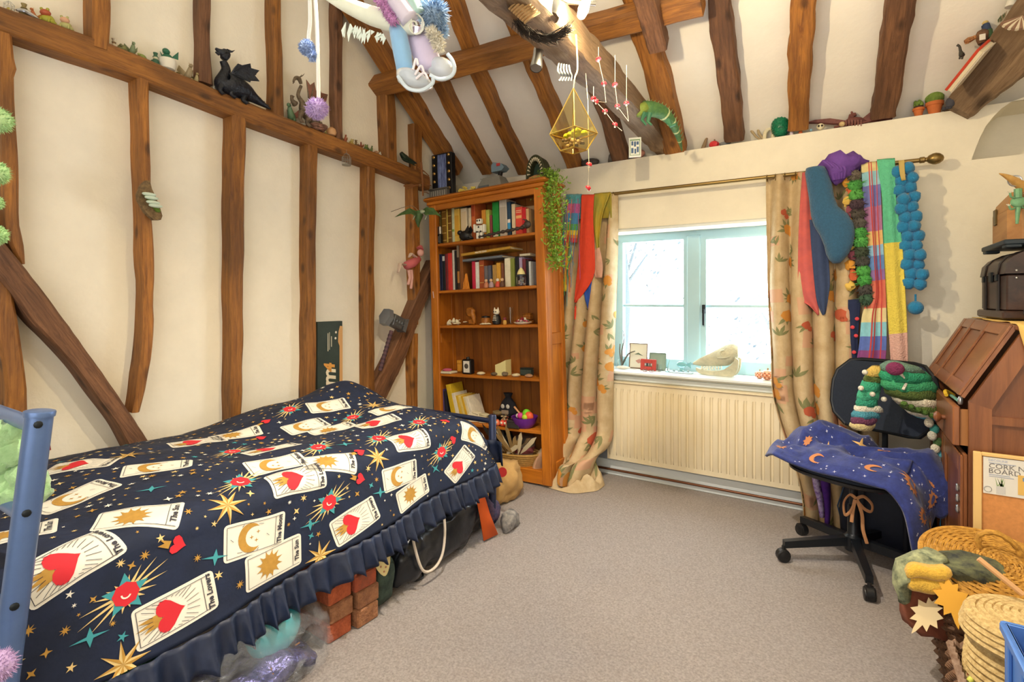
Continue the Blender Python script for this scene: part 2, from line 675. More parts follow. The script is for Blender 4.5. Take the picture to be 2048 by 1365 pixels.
# sloping ceilings
b=MB()
b.slab([(XL,YC0,ZT),(XR,YC0,ZT),(XR,yr,ceil_z(yr)),(XL,yr,ceil_z(yr))],(0,.05,.08))
ceiling=struct(b.build('ceiling',PLASTER_C,loc=(0,0,0),smooth=0))
b=MB()
b.slab([(XL,YB,ZT),(XR,YB,ZT),(XR,yr,ceil_z(yr)),(XL,yr,ceil_z(yr))],(0,-.05,.08))
struct(b.build('ceiling_rear',PLASTER_C,loc=(0,0,0),smooth=0))
# window wall with the window opening and the arched recess
WX0,WX1,WZ0,WZ1=-1.425,-0.10,0.755,1.725
pA=ony(1943,320,YW)
WT=.26
b=MB()
bx=lambda x0,x1,z0,z1,y0=YW,y1=YW+WT:b.box(((x0+x1)/2,(y0+y1)/2,(z0+z1)/2),(x1-x0,y1-y0,z1-z0))
bx(XL,WX0,0,ZT)
bx(WX0,WX1,0,WZ0)
bx(WX0,WX1,WZ1,ZT)
xa=pA.x
bx(WX1,xa,0,ZT)
bx(xa,XR,0,pA.z)
arch=[ony(u,v,YW)for u,v in((1943,320),(1950,300),(1960,275),(1972,252),(1987,233),(2003,217),(2022,204),(2048,194),(2075,190))]
arch.append(V((XR,YW,arch[-1].z)))
top=[V((XR,YW,ZT)),V((xa,YW,ZT))]
b.slab(arch+top,(0,WT,0))
b.box(((xa+XR)/2,YW+WT+.03,(pA.z+ZT)/2),(XR-xa,.06,ZT-pA.z))
wall_window=struct(b.build('wall_window',PLASTER,loc=(0,0,0),smooth=0))
# ------------------------------------------------------------------ timber frame on the left wall
def timber_x(name,rows,proud,parent,m=TIMBER,seed=0):
 """upright timber on the left wall; rows: (v, u of near front edge, u of far front edge)"""
 rnd=random.Random(seed)
 xf=XL+proud
 pts=[]
 for v,ul,ur in rows:
  a,c=onx(ul,v,xf),onx(ur,v,xf)
  pts.append((a.y,c.y,(a.z+c.z)/2))
 pts.sort(key=lambda p:p[2])
# resample
 fine=[]
 for i in range(len(pts)-1):
  n=max(2,int(abs(pts[i+1][2]-pts[i][2])/.06))
  for k in range(n):
   t=k/n
   fine.append(tuple(pts[i][j]*(1-t)+pts[i+1][j]*t for j in range(3)))
 fine.append(pts[-1])
 bb=MB()
 rings=[]
 for y0,y1,z in fine:
  j=[.009*mnoise.noise((z*4.5,seed*3.7,q*9.1))for q in range(5)]
  bv=.010
  y0+=j[0]
  y1+=j[1]
  x=xf+j[2]
  rings.append([(XL-.02,y0,z),(x-bv,y0,z),(x,y0+bv,z),(x+j[3]*.5,(y0+y1)/2,z),(x,y1-bv,z),(x-bv,y1,z),(XL-.02,y1,z)])
 bb.loft(rings,True,True)
 c=V((xf,(fine[0][0]+fine[0][1])/2,fine[0][2]))
 bb.v=[p-c for p in bb.v]
 return bb.build(name,m,parent,loc=c,smooth=35)
PW=.095
timber_x('post',[(40,-18,23),(110,-10,31),(132,-6,37),(150,-5,32),(230,3,33),(330,6,35),(400,9,39),(450,11,40),(490,20,47),(528,40,51)],PW,wall_left,seed=1)
timber_x('post',[(560,-20,26),(640,-10,36),(720,0,46),(780,8,51),(850,14,54),(940,18,54)],PW,wall_left,seed=2)
timber_x('post',[(155,274,298),(230,277,299),(300,280,301),(400,283,304),(500,287,309),(560,290,311),(640,288,311),(720,282,302),(780,272,291),(826,264,280)],PW,wall_left,seed=3)
timber_x('post',[(228,465,493),(330,463,492),(450,463,491),(600,463,489),(760,463,485),(900,462,484)],PW,wall_left,seed=4)
timber_x('post',[(280,616,636),(400,616,635),(550,616,635),(700,616,634),(840,616,635)],PW-.01,wall_left,seed=5)
timber_x('post',[(322,736,752),(500,735,751),(600,735,751),(820,735,752)],PW-.01,wall_left,seed=6)
timber_x('post',[(362,824,838),(450,825,840),(540,827,842),(610,830,842),(650,828,838)],PW-.02,wall_left,TIMBER,seed=7)
timber_x('post',[(668,826,838),(740,826,838),(860,826,838)],PW-.02,wall_left,TIMBER,seed=8)
# studs above the rail
timber_x('stud',[(-60,186,222),(40,186,222),(96,185,221)],PW+.01,wall_left,seed=9)
timber_x('stud',[(-60,399,421),(60,399,422),(166,400,426)],PW-.03,wall_left,TIMBER_D,seed=10)
timber_x('stud',[(-60,548,565),(70,548,566),(110,550,568),(232,551,570)],PW-.01,wall_left,seed=11)
timber_x('stud',[(-60,671,688),(100,672,687),(200,672,686),(284,674,688)],PW-.03,wall_left,TIMBER_D,seed=12)
timber_x('stud',[(160,771,790),(240,773,793),(325,777,797)],PW,wall_left,seed=13)
timber_x('stud',[(250,828,846),(300,829,846),(350,831,847)],PW-.03,wall_left,seed=14)
def bar_x(name,top,bot,proud,parent,m=TIMBER,seed=0,xb=XL-.02):
 """long timber on the left wall given by its front top and front bottom edges"""
 rnd=random.Random(seed)
 xf=XL+proud
 A=[onx(u,v,xf)for u,v in top]
 B=[onx(u,v,xf)for u,v in bot]
 n=40
 def res(Q):
  Q=smooth_path(Q,8)
  L_=[0]
  for i in range(len(Q)-1):
   L_.append(L_[-1]+(Q[i+1]-Q[i]).length)
  out=[]
  for k in range(n+1):
   t=L_[-1]*k/n
   i=0
   while i<len(L_)-2 and L_[i+1]<t:
    i+=1
   f=(t-L_[i])/max(1e-9,L_[i+1]-L_[i])
   out.append(Q[i].lerp(Q[i+1],f))
  return out
 A,B=res(A),res(B)
 zax=(A[-1]-A[0]).normalized()
 c=(A[0]+B[0])/2
 M=frame_mx(c,zax,V((1,0,0)))
 Mi=M.inverted()
 bb=MB().mx(Mi)
 rings=[]
 for a,c2 in zip(A,B):
  d=(a-c2)
  e=d.normalized()*min(.010,d.length*.2)
  j=rnd.uniform(-.004,.004)
  X=lambda p,x:V((x,p.y,p.z))
  rings.append([X(c2,xb),X(c2,xf-.010+j),X(c2+e,xf+j),X((a+c2)/2,xf+rnd.uniform(-.003,.003)),X(a-e,xf+j),X(a,xf-.010+j),X(a,xb)])
 bb.loft(rings,True,True)
 o=bb.build(name,m,parent,smooth=35)
 o.matrix_local=M
 return o
bar_x('rail',[(-60,-12),(0,11),(130,53),(260,102),(400,164),(480,196),(551,226),(685,279),(785,318),(860,352)],[(-60,42),(0,62),(130,107),(260,150),(400,204),(480,236),(551,263),(685,312),(785,348),(860,380)],PW+.005,wall_left,seed=21)
bar_x('brace',[(-60,400),(-10,462),(50,535),(100,600),(150,668),(200,738),(250,810),(300,886),(330,930)],[(-110,440),(-50,505),(18,580),(60,640),(100,680),(150,735),(190,790),(235,850),(262,900)],PW+.02,wall_left,TIMBER_D,seed=22)
bar_x('brace',[(738,800),(765,745),(792,690),(815,640),(838,585),(868,520)],[(772,800),(800,745),(822,690),(842,635),(862,585),(892,530)],PW-.01,wall_left,TIMBER_D,seed=23)
# ------------------------------------------------------------------ roof timbers
NR=V((0,-SL,-1)).normalized()
def rafter(pts,wid,depth,parent,m=TIMBER,seed=0,name='rafter',off=0.0):
 """pts: pixels of the centre line of the face, low end first"""
 rnd=random.Random(seed)
 p0=V((0,YC0,ZT))+NR*(depth+off)
 P=[onpl(u,v,p0,NR)for u,v in pts]
 P=smooth_path(P,8)
 zax=(P[-1]-P[0]).normalized()
 M=frame_mx(P[0],zax,NR)
 bb=MB().mx(M.inverted())
 rings=[]
 for i,p in enumerate(P):
  w_=wid*(1+.14*mnoise.noise((i*.4,seed*3.1,5)))/2
  side=zax.cross(NR).normalized()
  q=p+side*(.010*mnoise.noise((i*.35,seed*2.3,0)))
  e=.010
  rings.append([q-side*w_-NR*(depth+.02),q-side*w_-NR*e,q-side*(w_-e),q+NR*rnd.uniform(-.003,.003),q+side*(w_-e),q+side*w_-NR*e,q+side*w_-NR*(depth+.02)])
 bb.loft(rings,True,True)
 o=bb.build(name,m,parent,smooth=35)
 o.matrix_local=M
 return o
rafter([(905,352),(868,292),(800,185),(712,45),(660,-40)],.125,.10,ceiling,seed=31)
rafter([(972,350),(918,255),(875,170),(776,0),(750,-50)],.095,.09,ceiling,seed=32)
rafter([(1046,350),(1000,255),(948,140),(907,20),(885,-40)],.095,.085,ceiling,seed=33)
rafter([(1150,350),(1102,225),(1054,115),(1013,15),(990,-40)],.10,.085,ceiling,seed=34)
rafter([(1240,325),(1205,215),(1160,100),(1130,0)],.11,.08,ceiling,TIMBER_D,seed=35)
rafter([(1350,312),(1322,190),(1285,60),(1265,-30)],.135,.09,ceiling,seed=36)
rafter([(1468,284),(1458,180),(1442,60),(1436,-30)],.11,.085,ceiling,TIMBER_D,seed=37)
rafter([(1596,262),(1598,150),(1605,40),(1609,-30)],.11,.085,ceiling,seed=38)
rafter([(1768,238),(1780,150),(1798,40),(1806,-30)],.115,.09,ceiling,TIMBER_D,seed=39)
def squared(name,A,B,w_,h_,parent,m,seed=0,hint=(0,0,1),bend=0.0,n=18):
 """squared timber between two points, slightly uneven"""
 rnd=random.Random(seed)
 A,B=V(A),V(B)
 zax=(B-A)
 L_=zax.length
 M=frame_mx(A,zax,hint)
 bb=MB()
 rings=[]
 for i in range(n+1):
  t=i/n
  a,c=w_/2*(1+rnd.uniform(-.05,.05)),h_/2*(1+rnd.uniform(-.05,.05))
  oy=bend*math.sin(PI*t)
  e=min(a,c)*.18
  z=t*L_
  rings.append([(-a,-c+e+oy,z),(-a,c-e+oy,z),(-a+e,c+oy,z),(a-e,c+oy,z),(a,c-e+oy,z),(a,-c+e+oy,z),(a-e,-c+oy,z),(-a+e,-c+oy,z)])
 bb.loft(rings,True,True)
 o=bb.build(name,m,parent,smooth=35)
 o.matrix_local=M
 return o
pu0=V((0,YC0,ZT))+NR*.15
a_,c_=onpl(758,171,pu0,NR),onpl(1310,24,pu0,NR)
squared('purlin',V((XL-.02,a_.y,a_.z)),c_+(c_-a_)*.12,.12,.12,ceiling,TIMBER,41,hint=NR)
# curved cruck blade
ctrl=[ony(1338,296,3.60),ony(1304,262,3.38),ond(1255,207,2.98),ond(1205,152,2.62),ond(1150,100,2.32),ond(1095,45,2.08),ond(1035,-20,1.86),ond(960,-110,1.62)]
P=smooth_path(ctrl,6)
M=frame_mx(P[0],P[-1]-P[0],V((0,0,1)))
bb=MB().mx(M.inverted())
rings=[]
rnd=random.Random(5)
for i,p in enumerate(P):
 t=(P[min(i+1,len(P)-1)]-P[max(0,i-1)]).normalized()
 sd=t.cross(V((0,0,1))).normalized()
 up=sd.cross(t).normalized()
 k=i/(len(P)-1)
 a,c=.058+.030*k+.008*math.sin(9*k)+rnd.uniform(-.003,.003),.072+.030*k+.008*math.sin(13*k+1)
 ring_=[]
 for(x,y)in((-1,-.75),(-1,.7),(-.75,1),(.6,1),(1,.8),(1,-.6),(.7,-1),(.1,-1.05),(-.6,-.95)):
  ring_.append(p+sd*(a*x+rnd.uniform(-.005,.005))+up*(c*y+rnd.uniform(-.005,.005)))
 rings.append(ring_)
bb.loft(rings,True,True)
o=bb.build('cruck_blade',TRUNK,ceiling,smooth=35)
o.matrix_local=M
# stub brace beside the purlin
squared('brace',onpl(1318,92,pu0+NR*.05,NR),onpl(1282,-40,pu0+NR*.10,NR),.10,.10,ceiling,TIMBER_D,43,hint=NR)
# curved brace on the right
ctrl=[ony(1912,226,3.50),ony(1948,184,3.40),ony(1992,138,3.28),ony(2044,82,3.14),ony(2110,0,3.0),ony(2150,-50,2.9)]
P=smooth_path(ctrl,5)
M=frame_mx(P[0],P[-1]-P[0],V((0,-1,0)))
bb=MB().mx(M.inverted())
rings=[]
for i,p in enumerate(P):
 t=(P[min(i+1,len(P)-1)]-P[max(0,i-1)]).normalized()
 sd=t.cross(V((0,-1,0))).normalized()
 a=.062+.05*min(1,i/14)
 rings.append([p+sd*(a*x+rnd.uniform(-.004,.004))+V((0,-1,0))*(.06*y)for x,y in((-1,-1),(-1,.7),(-.8,1),(.8,1),(1,.7),(1,-1))])
bb.loft(rings,True,True)
o=bb.build('brace',TRUNK,ceiling,smooth=35)
o.matrix_local=M
# ------------------------------------------------------------------ window
YF=YW+.17
win=bpy.data.objects.new('window_1',None)
COL.objects.link(win)
win.location=((WX0+WX1)/2,YF,WZ0)
struct(win)
FR=mat('window_paint','#a6c8d2',.4,var=.02,vscale=6)
GLASS=pane_mat('window_glass')
IRON=mat('black_iron','#23282c',.45,metal=.6)
b=MB()
fw=.055
for(x0,x1,z0,z1)in((WX0,WX0+fw,WZ0+fw,WZ1-.032),(WX1-fw,WX1,WZ0+fw,WZ1-.032),(WX0,WX1,WZ0,WZ0+fw),(WX0,WX1,WZ1-.032,WZ1)):
 b.box(((x0+x1)/2,YF,(z0+z1)/2),(x1-x0,.07,z1-z0))
b.build('window_frame',FR,win,world=True)
mx0=ony(1390,600,YF).x
xm0,xm1=mx0-.045,mx0+.045
b=MB()
b.box((mx0,YF-.005,(WZ0+fw+WZ1-.032)/2),(.09,.085,WZ1-WZ0-fw-.032),.006)
b.build('mullion',FR,win,world=True)
zb=ony(1320,612,YF).z
for n_,(x0,x1)in enumerate(((WX0+fw,xm0),(xm1,WX1-fw))):
 c=bpy.data.objects.new('casement',None)
 COL.objects.link(c)
 c.parent=win
 b=MB()
 s_=.024 if n_==0 else .036
 za,zz=WZ0+fw,WZ1-.032
 for(p0,p1,q0,q1)in((x0,x0+s_,za+s_,zz-s_),(x1-s_,x1,za+s_,zz-s_),(x0,x1,za,za+s_),(x0,x1,zz-s_,zz)):
  b.box(((p0+p1)/2,YF-.012,(q0+q1)/2),(p1-p0,.05,q1-q0))
 b.build('sash',FR,c,world=True)
 b=MB()
 b.box(((x0+x1)/2,YF-.012,zb),(x1-x0-2*s_,.03,.022),.004)
 b.build('glazing_bar',FR,c,world=True)
 for(q0,q1)in((za+s_,zb-.011),(zb+.011,zz-s_)):
  b=MB()
  b.box(((x0+x1)/2,YF,(q0+q1)/2),(x1-x0-2*s_,.004,q1-q0))
  b.build('pane',GLASS,c,world=True,smooth=0)
 if n_==1:
  b=MB()
  b.box((x0+.022,YF-.045,zb-.02),(.022,.012,.06),.003)
  b.box((x0+.022,YF-.056,zb-.075),(.014,.012,.11),.003)
  b.build('catch',IRON,c,world=True)
# sill board
b=MB()
b.box(((WX0+WX1)/2,YW+.03,WZ0-.012),(WX1-WX0+.05,.22,.036),.012)
b.box(((WX0+WX1)/2,YW-.015,WZ0-.055),(WX1-WX0+.02,.03,.045),.008)
struct(b.build('trim_1',WHITE))
# lintel moulding over the window
b=MB()
b.box(((WX0+WX1)/2,YW-.006,WZ1+.012),(WX1-WX0+.04,.03,.03),.008)
struct(b.build('trim_2',WHITE))
# skirting under the radiator
b=MB()
b.box(((XL+XR)/2,YW-.008,.055),(XR-XL,.016,.11),.004)
struct(b.build('baseboard_window',WHITE))
b=MB()
b.box(((-1.6+XR)/2,YW-.002,.14),(XR+1.6,.006,.28))
struct(b.build('trim_3',GREYP,smooth=0))
# tree and hedge outside, washed out by daylight
rnd=random.Random(3)
LEAF=mat('bleached_leaf','#353f44',.8)
def outside(name,label,c,r_,n,seed):
 rnd=random.Random(seed)
 t=thing(name,label,'tree',(c[0],c[1],0))
 b=MB()
 b.tube([(0,0,0),(.1,0,c[2]*.5),(0,.1,c[2])],[.12,.09,.05],7)
 for k in range(5):
  a=rnd.random()*6.28
  b.tube([(0,.05,c[2]*.6),(r_*.4*math.cos(a),r_*.4*math.sin(a),c[2]+r_*rnd.uniform(-.3,.4))],[.04,.012],5)
 b.build('trunk',LEAF,t)
 b=MB()
 for k in range(n):
  q=V((rnd.gauss(0,.5),rnd.gauss(0,.4),rnd.gauss(0,.45)))*r_+V((0,0,c[2]))
  d=V((rnd.gauss(0,1),rnd.gauss(0,1),rnd.gauss(0,1))).normalized()
  e=d.orthogonal().normalized()
  f=d.cross(e)
  s_=rnd.uniform(.02,.05)
  b.add([q-e*s_,q+f*s_*.5,q+e*s_,q-f*s_*.5],[(0,1,2,3)])
 o=b.build('foliage',LEAF,t,smooth=0)
 o['kind']='stuff'
outside('garden_tree','sunlit tree bleached white outside the left window pane',(-3.0,8.0,2.3),1.1,500,1)
outside('garden_shrub','sunlit shrub bleached white low outside the right window pane',(-.75,8.5,1.0),.7,380,2)
# ------------------------------------------------------------------ bed
BLUE_METAL=mat('blue_metal','#5a74a4',.35,metal=.35,var=.05,vscale=30)
NAVY=mat('navy_metal','#2a3350',.35,metal=.4)
BX0,BX1=-2.672,-1.575
BY0,BY1=.33,2.26
def sst(a,c,x):
 t=min(1,max(0,(x-a)/(c-a)))
 return t*t*(3-2*t)
def bump2(x,y,cx,cy,sx,sy):
 return math.exp(-((x-cx)/sx)**2-((y-cy)/sy)**2)
def bed_top(x,y):
 z=.600+.03*sst(-2.75,-2.3,x)
 z+=.145*bump2(x,y,-2.42,1.98,.22,.20)
 z+=.085*bump2(x,y,-2.45,1.60,.30,.26)
 z+=.050*bump2(x,y,-1.95,1.95,.35,.22)
 z+=.045*bump2(x,y,-2.25,.85,.40,.30)
 z+=.030*bump2(x,y,-1.80,1.25,.14,.50)
 z+=.010*mnoise.noise((x*5,y*4,1.3))+.006*mnoise.noise((x*13,y*11,4.1))
 z-=.13*sst(2.05,2.30,y)**2
 z-=.02*sst(-2.55,-2.75,x)
 return z
DROP_R=.07
def seam_z(y):
 return .300+.085*(y-.5)/1.7
WTOP=BX1-BX0
ARC=DROP_R*PI/2
def bed_fn(u,v):
 """u along the bed from the head, v across from the wall, over the edge and down"""
 y=BY0+u
 flat=WTOP-DROP_R
 if v<=flat:
  x=BX0+v
  return V((x,y,bed_top(x,y)))
 xe=BX0+flat
 zt=bed_top(xe,y)
 if v<=flat+ARC:
  a=(v-flat)/DROP_R
  return V((xe+DROP_R*math.sin(a),y,zt-DROP_R*(1-math.cos(a))))
 d=(v-flat-ARC)/DROPL
 z0=zt-DROP_R
 z=z0+(seam_z(y)-z0)*d
 wv=.018*d*math.sin(y*9.5+.6)+.010*d*mnoise.noise((y*5,d*2,3))
 return V((BX1+wv+.045*d,y,z))
DROPL=.27
BLU,BLV=BY1-BY0,WTOP-DROP_R+ARC+DROPL
SPREAD=Cloth(bed_fn,BLU,BLV,128,104)
SPREAD.sgn=1 if SPREAD.n[20][20].z>0 else-1
navy=mat('navy_cotton','#182440',.8,h2='#101a30',vscale=9,bump=.3,bscale=26,detail=3)
tree=SPREAD.bvh()
spread=thing('bedspread','dark navy bedspread printed with tarot cards, stars and hearts draped over the bed','bedspread',((BX0+BX1)/2,(BY0+BY1)/2,.27))
SPREAD.mb().build('cover',navy,spread,world=True,smooth=180,solid=.006)
CREAM=mat('print_cream','#e6e2d4',.8)
LINE=mat('print_line','#3a3a44',.8)
GOLD=mat('print_gold','#b58a3c',.8,var=.12,vscale=60)
GOLDL=mat('print_light_gold','#dcc080',.8,var=.1,vscale=60)
PRED=mat('print_red','#cf2733',.75)
PTEAL=mat('print_teal','#3f97a0',.8)
KEYS=('cream','gold','goldl','red','teal','line','cream2')
lay={k:[]for k in KEYS}
PRINTS=[]
def flush(name):
 PRINTS.append((name,{k:lay[k][:]for k in KEYS if lay[k]}))
 for k in KEYS:
  lay[k].clear()
def rect2(w_,h_,r_=.012,n=3):
 o=[]
 for cx,cy,a0 in((w_/2-r_,h_/2-r_,0),(-w_/2+r_,h_/2-r_,90),(-w_/2+r_,-h_/2+r_,180),(w_/2-r_,-h_/2+r_,270)):
  for k in range(n+1):
   a=R(a0+90*k/n)
   o.append((cx+r_*math.cos(a),cy+r_*math.sin(a)))
 return o
def stroke(a,c,w_=.0016):
 d=V((c[0]-a[0],c[1]-a[1])).normalized()
 n_=V((-d.y,d.x))*w_/2
 return[(a[0]-n_.x,a[1]-n_.y),(c[0]-n_.x,c[1]-n_.y),(c[0]+n_.x,c[1]+n_.y),(a[0]+n_.x,a[1]+n_.y)]
TXT={k:text_mesh(t,.022,.15,.0008)for k,t in(('L','The Lovers'),('S','The Sun'),('M','The Moon'))}
CW,CL=.112,.205
def card(kind,c,ang):
 """card with its title at local +x"""
 P2=lambda pts,key:lay[key].append(poly2(pts,c,ang))
 P2(rect2(CL,CW),'cream')
 e=.009
 x1=CL/2-.034
 for a,d in(((-CL/2+e,-CW/2+e),(CL/2-e,-CW/2+e)),((-CL/2+e,CW/2-e),(CL/2-e,CW/2-e)),((-CL/2+e,-CW/2+e),(-CL/2+e,CW/2-e)),((x1,-CW/2+e),(x1,CW/2-e))):
  P2(stroke(a,d),'line')
 tv=[(CL/2-.018-y,-x)for x,y in TXT[kind][0]]
 lay['line'].append(place2((tv,TXT[kind][1]),c,ang))
 ox=-.018
 if kind=='L':
  for k in range(26):
   a=2*PI*k/26+.06
   r0,r1=.042,.075
   q=(ox+r1*math.cos(a),r1*math.sin(a))
   q=(max(-CL/2+.012,min(x1-.003,q[0])),max(-CW/2+.012,min(CW/2-.012,q[1])))
   P2(stroke((ox+r0*math.cos(a),r0*math.sin(a)),q,.0013),'line')
  fl=[(ox-.02,-.016),(ox-.075,-.012),(ox-.05,-.002),(ox-.082,.006),(ox-.05,.008),(ox-.064,.02),(ox-.02,.016)]
  P2(fl,'gold')
  h=[(ox-.004-y*.052,x*.058)for x,y in heart2(1.35)]
  P2(h,'red')
 elif kind=='S':
  rays=[]
  for k in range(48):
   a=2*PI*k/48
   rr=(.030,.040,.049,.034)[k%4]
   a2=a+(.05,.10,.02,-.02)[k%4]
   rays.append((ox+rr*math.cos(a2),rr*math.sin(a2)))
  P2(rays,'gold')
  P2([(ox+.026*math.cos(k*PI/9),.026*math.sin(k*PI/9))for k in range(18)],'goldl')
 else:
  big=[(ox+.040*math.cos(a),.046*math.sin(a))for a in[R(60+240*k/16)for k in range(17)]]
  inn=[(ox+.018+.034*math.cos(a),.034*math.sin(a))for a in[R(290-220*k/14)for k in range(15)]]
  P2(big+inn,'gold')
  for q in((.02,.012),(.026,-.014),(.004,0)):
   P2([(ox+q[0]+x,q[1]+y)for x,y in star2(4,.008,.002)],'gold')
  for k in range(6):
   a=R(60*k)
   P2(stroke((ox+.055*math.cos(a),.044*math.sin(a)),(ox+.066*math.cos(a+.2),.048*math.sin(a+.2)),.0014),'line')
taken=[]
RECTS=[]
def at_px(u,v):
 return SPREAD.find(u,v,tree)
CARDS=[('L',75,1165,205,1085),('S',205,1045,350,1025),('M',85,1022,215,968),('L',290,1255,415,1185),('M',460,1088,558,1058),('S',505,1147,590,1102),('L',675,1065,745,1018),('S',800,1005,850,968),('M',772,962,828,940),('L',545,968,645,945),('S',618,928,702,922),('M',505,938,600,918),('L',500,908,585,890),('L',350,892,440,878),('S',432,876,510,862),('M',578,862,645,845),('S',630,868,698,850),('L',728,852,782,838),('L',790,884,852,872),('M',936,866,962,884),('L',905,948,935,908),('S',92,908,168,903),('L',108,938,222,925),('M',262,940,368,928),('M',605,818,705,806),('M',755,824,806,814),('S',800,826,845,812),('M',745,868,812,858),('S',826,868,886,858),('S',-40,1085,60,1060)]
for k,a,b0,c2,d2 in CARDS:
 p,q=at_px(a,b0),at_px(c2,d2)
 if not p or not q:
  continue
 c=((p[0]+q[0])/2,(p[1]+q[1])/2)
 if any((c[0]-t[0])**2+(c[1]-t[1])**2<.016 for t in taken if t[2]>.09):
  continue
# the weave runs one way: limit the tilt
 ang=math.atan2(q[1]-p[1],q[0]-p[0])
 ang=max(-.75,min(.75,ang))
 card(k,c,ang)
 flush('card_print')
 taken.append((c[0],c[1],.095))
 RECTS.append((c,ang))
def free(c,r_):
 return all((c[0]-t[0])**2+(c[1]-t[1])**2>(t[2]+r_)**2 for t in taken)
def motif(kind,c,rnd):
 a=rnd.uniform(-.5,.5)
 if kind=='star8':
  lay['goldl'].append(poly2(star2(8,.060,.018),c,a))
  for k in range(8):
   t=2*PI*k/8
   lay['gold'].append(poly2([(0,0),(.060*math.cos(t),.060*math.sin(t)),(.018*math.cos(t+PI/8),.018*math.sin(t+PI/8))],c,a))
 elif kind=='rose':
  bu=[]
  for k in range(36):
   t=2*PI*k/36
   r_=(.050+.062*abs(math.cos(t))**3)if k%2==0 else .030
   bu.append((r_*math.cos(t),r_*.75*math.sin(t)))
  lay['goldl'].append(poly2(bu,c,-.42))
  lay['teal'].append(poly2(star2(5,.054,.026),c,a))
  lay['red'].append(poly2([((.028+.003*(k%2))*math.cos(k*PI/8),(.028+.003*(k%2))*math.sin(k*PI/8))for k in range(16)],c,a))
  lay['cream2'].append(poly2([(.012*math.cos(R(200-160*k/8)),.012*math.sin(R(200-160*k/8)))for k in range(9)]+[(.008*math.cos(R(40+160*k/8)),.008*math.sin(R(40+160*k/8)))for k in range(9)],c,a))
 elif kind=='heart':
  lay['gold'].append(poly2([(-.02,-.008),(-.05,-.006),(-.036,0),(-.05,.01),(-.02,.012)],c,a))
  lay['red'].append(poly2([(-y*.032,x*.034)for x,y in heart2(1.3,16)],c,a))
 elif kind=='teal':
  lay['teal'].append(poly2([(x*1.35,y*.8)for x,y in star2(4,.030,.007)],c,a+.5))
rnd=random.Random(11)
MOT=[('star8',255,912),('star8',455,1012),('star8',755,915),('star8',565,845),('star8',925,848),('star8',495,926),('star8',245,1330),('star8',640,1112),('star8',748,812),('rose',252,1188),('rose',658,1005),('rose',480,965),('rose',465,905),('rose',637,896),('rose',706,836),('rose',882,905),('rose',758,878),('rose',838,846),('rose',305,945),('rose',580,820),('heart',355,1090),('heart',720,958),('heart',522,877),('heart',720,905),('heart',906,880),('heart',735,828),('heart',890,843),('heart',532,844),('teal',95,1060),('teal',300,1082),('teal',515,1020),('teal',686,946),('teal',620,1050),('teal',760,986),('teal',430,1116),('teal',178,1276),('teal',796,918),('teal',302,980),('teal',318,922),('teal',690,890),('teal',870,938),('teal',610,790)]
for k,u,v in MOT:
 c=at_px(u,v)
 r_={'star8':.05,'rose':.055,'heart':.035,'teal':.03}[k]
 if c and free(c,r_*.55):
  motif(k,c,rnd)
  flush({'star8':'star_print','rose':'rose_print','heart':'heart_print','teal':'teal_star_print'}[k])
  taken.append((c[0],c[1],r_))
def in_card(c):
 for q,a in RECTS:
  dx,dy=c[0]-q[0],c[1]-q[1]
  x,y=dx*math.cos(a)+dy*math.sin(a),-dx*math.sin(a)+dy*math.cos(a)
  if abs(x)<CL/2+.012 and abs(y)<CW/2+.012:
   return True
 return False
small=[t for t in taken if t[2]<.09]
for _ in range(2000):
 c=(rnd.uniform(.02,BLU-.02),rnd.uniform(.02,BLV-.02))
 if in_card(c)or any((c[0]-t[0])**2+(c[1]-t[1])**2<(t[2]+.012)**2 for t in small):
  continue
 small.append((c[0],c[1],.013))
 r_=rnd.choice((.005,.006,.008,.010,.012,.014))
 n=rnd.choice((4,5,6,8))
 lay[rnd.choice(('goldl','gold','cream2','gold','teal' if r_>.012 else 'goldl'))].append(poly2(star2(n,r_,r_*.35,rnd.random()),c))
offs={'cream':.0012,'teal':.0022,'goldl':.0018,'gold':.0024,'red':.0030,'line':.0034,'cream2':.0038}
pm={'cream':CREAM,'gold':GOLD,'goldl':GOLDL,'red':PRED,'teal':PTEAL,'line':LINE,'cream2':CREAM}
pn={'cream':'card_print','gold':'gold_print','goldl':'star_print','red':'heart_print','teal':'teal_print','line':'ink_print','cream2':'white_print'}
base_of={'card_print':'cream','star_print':'goldl','rose_print':'goldl','heart_print':'red','teal_star_print':'teal'}
sub_n={'gold':'gold_ink','goldl':'pale_gold_ink','red':'red_ink','teal':'teal_ink','line':'black_ink','cream2':'white_ink','cream':'cream_ink'}
for name,L_ in PRINTS:
 k0=base_of[name]
 m0=SPREAD.prints(L_[k0],offs[k0])
 if not m0.f:
  continue
 po=m0.build(name,pm[k0],spread,world=True,smooth=180)
 for k,sh in L_.items():
  if k==k0:
   continue
  m1=SPREAD.prints(sh,offs[k])
  if m1.f:
   so=m1.build(sub_n[k],pm[k],po,world=True,smooth=180)
   so['kind']='stuff'
for k in KEYS:
 if lay[k]:
  so=SPREAD.prints(lay[k],offs[k]).build('small_star_print',pm[k],spread,world=True,smooth=180)
  so['kind']='stuff'
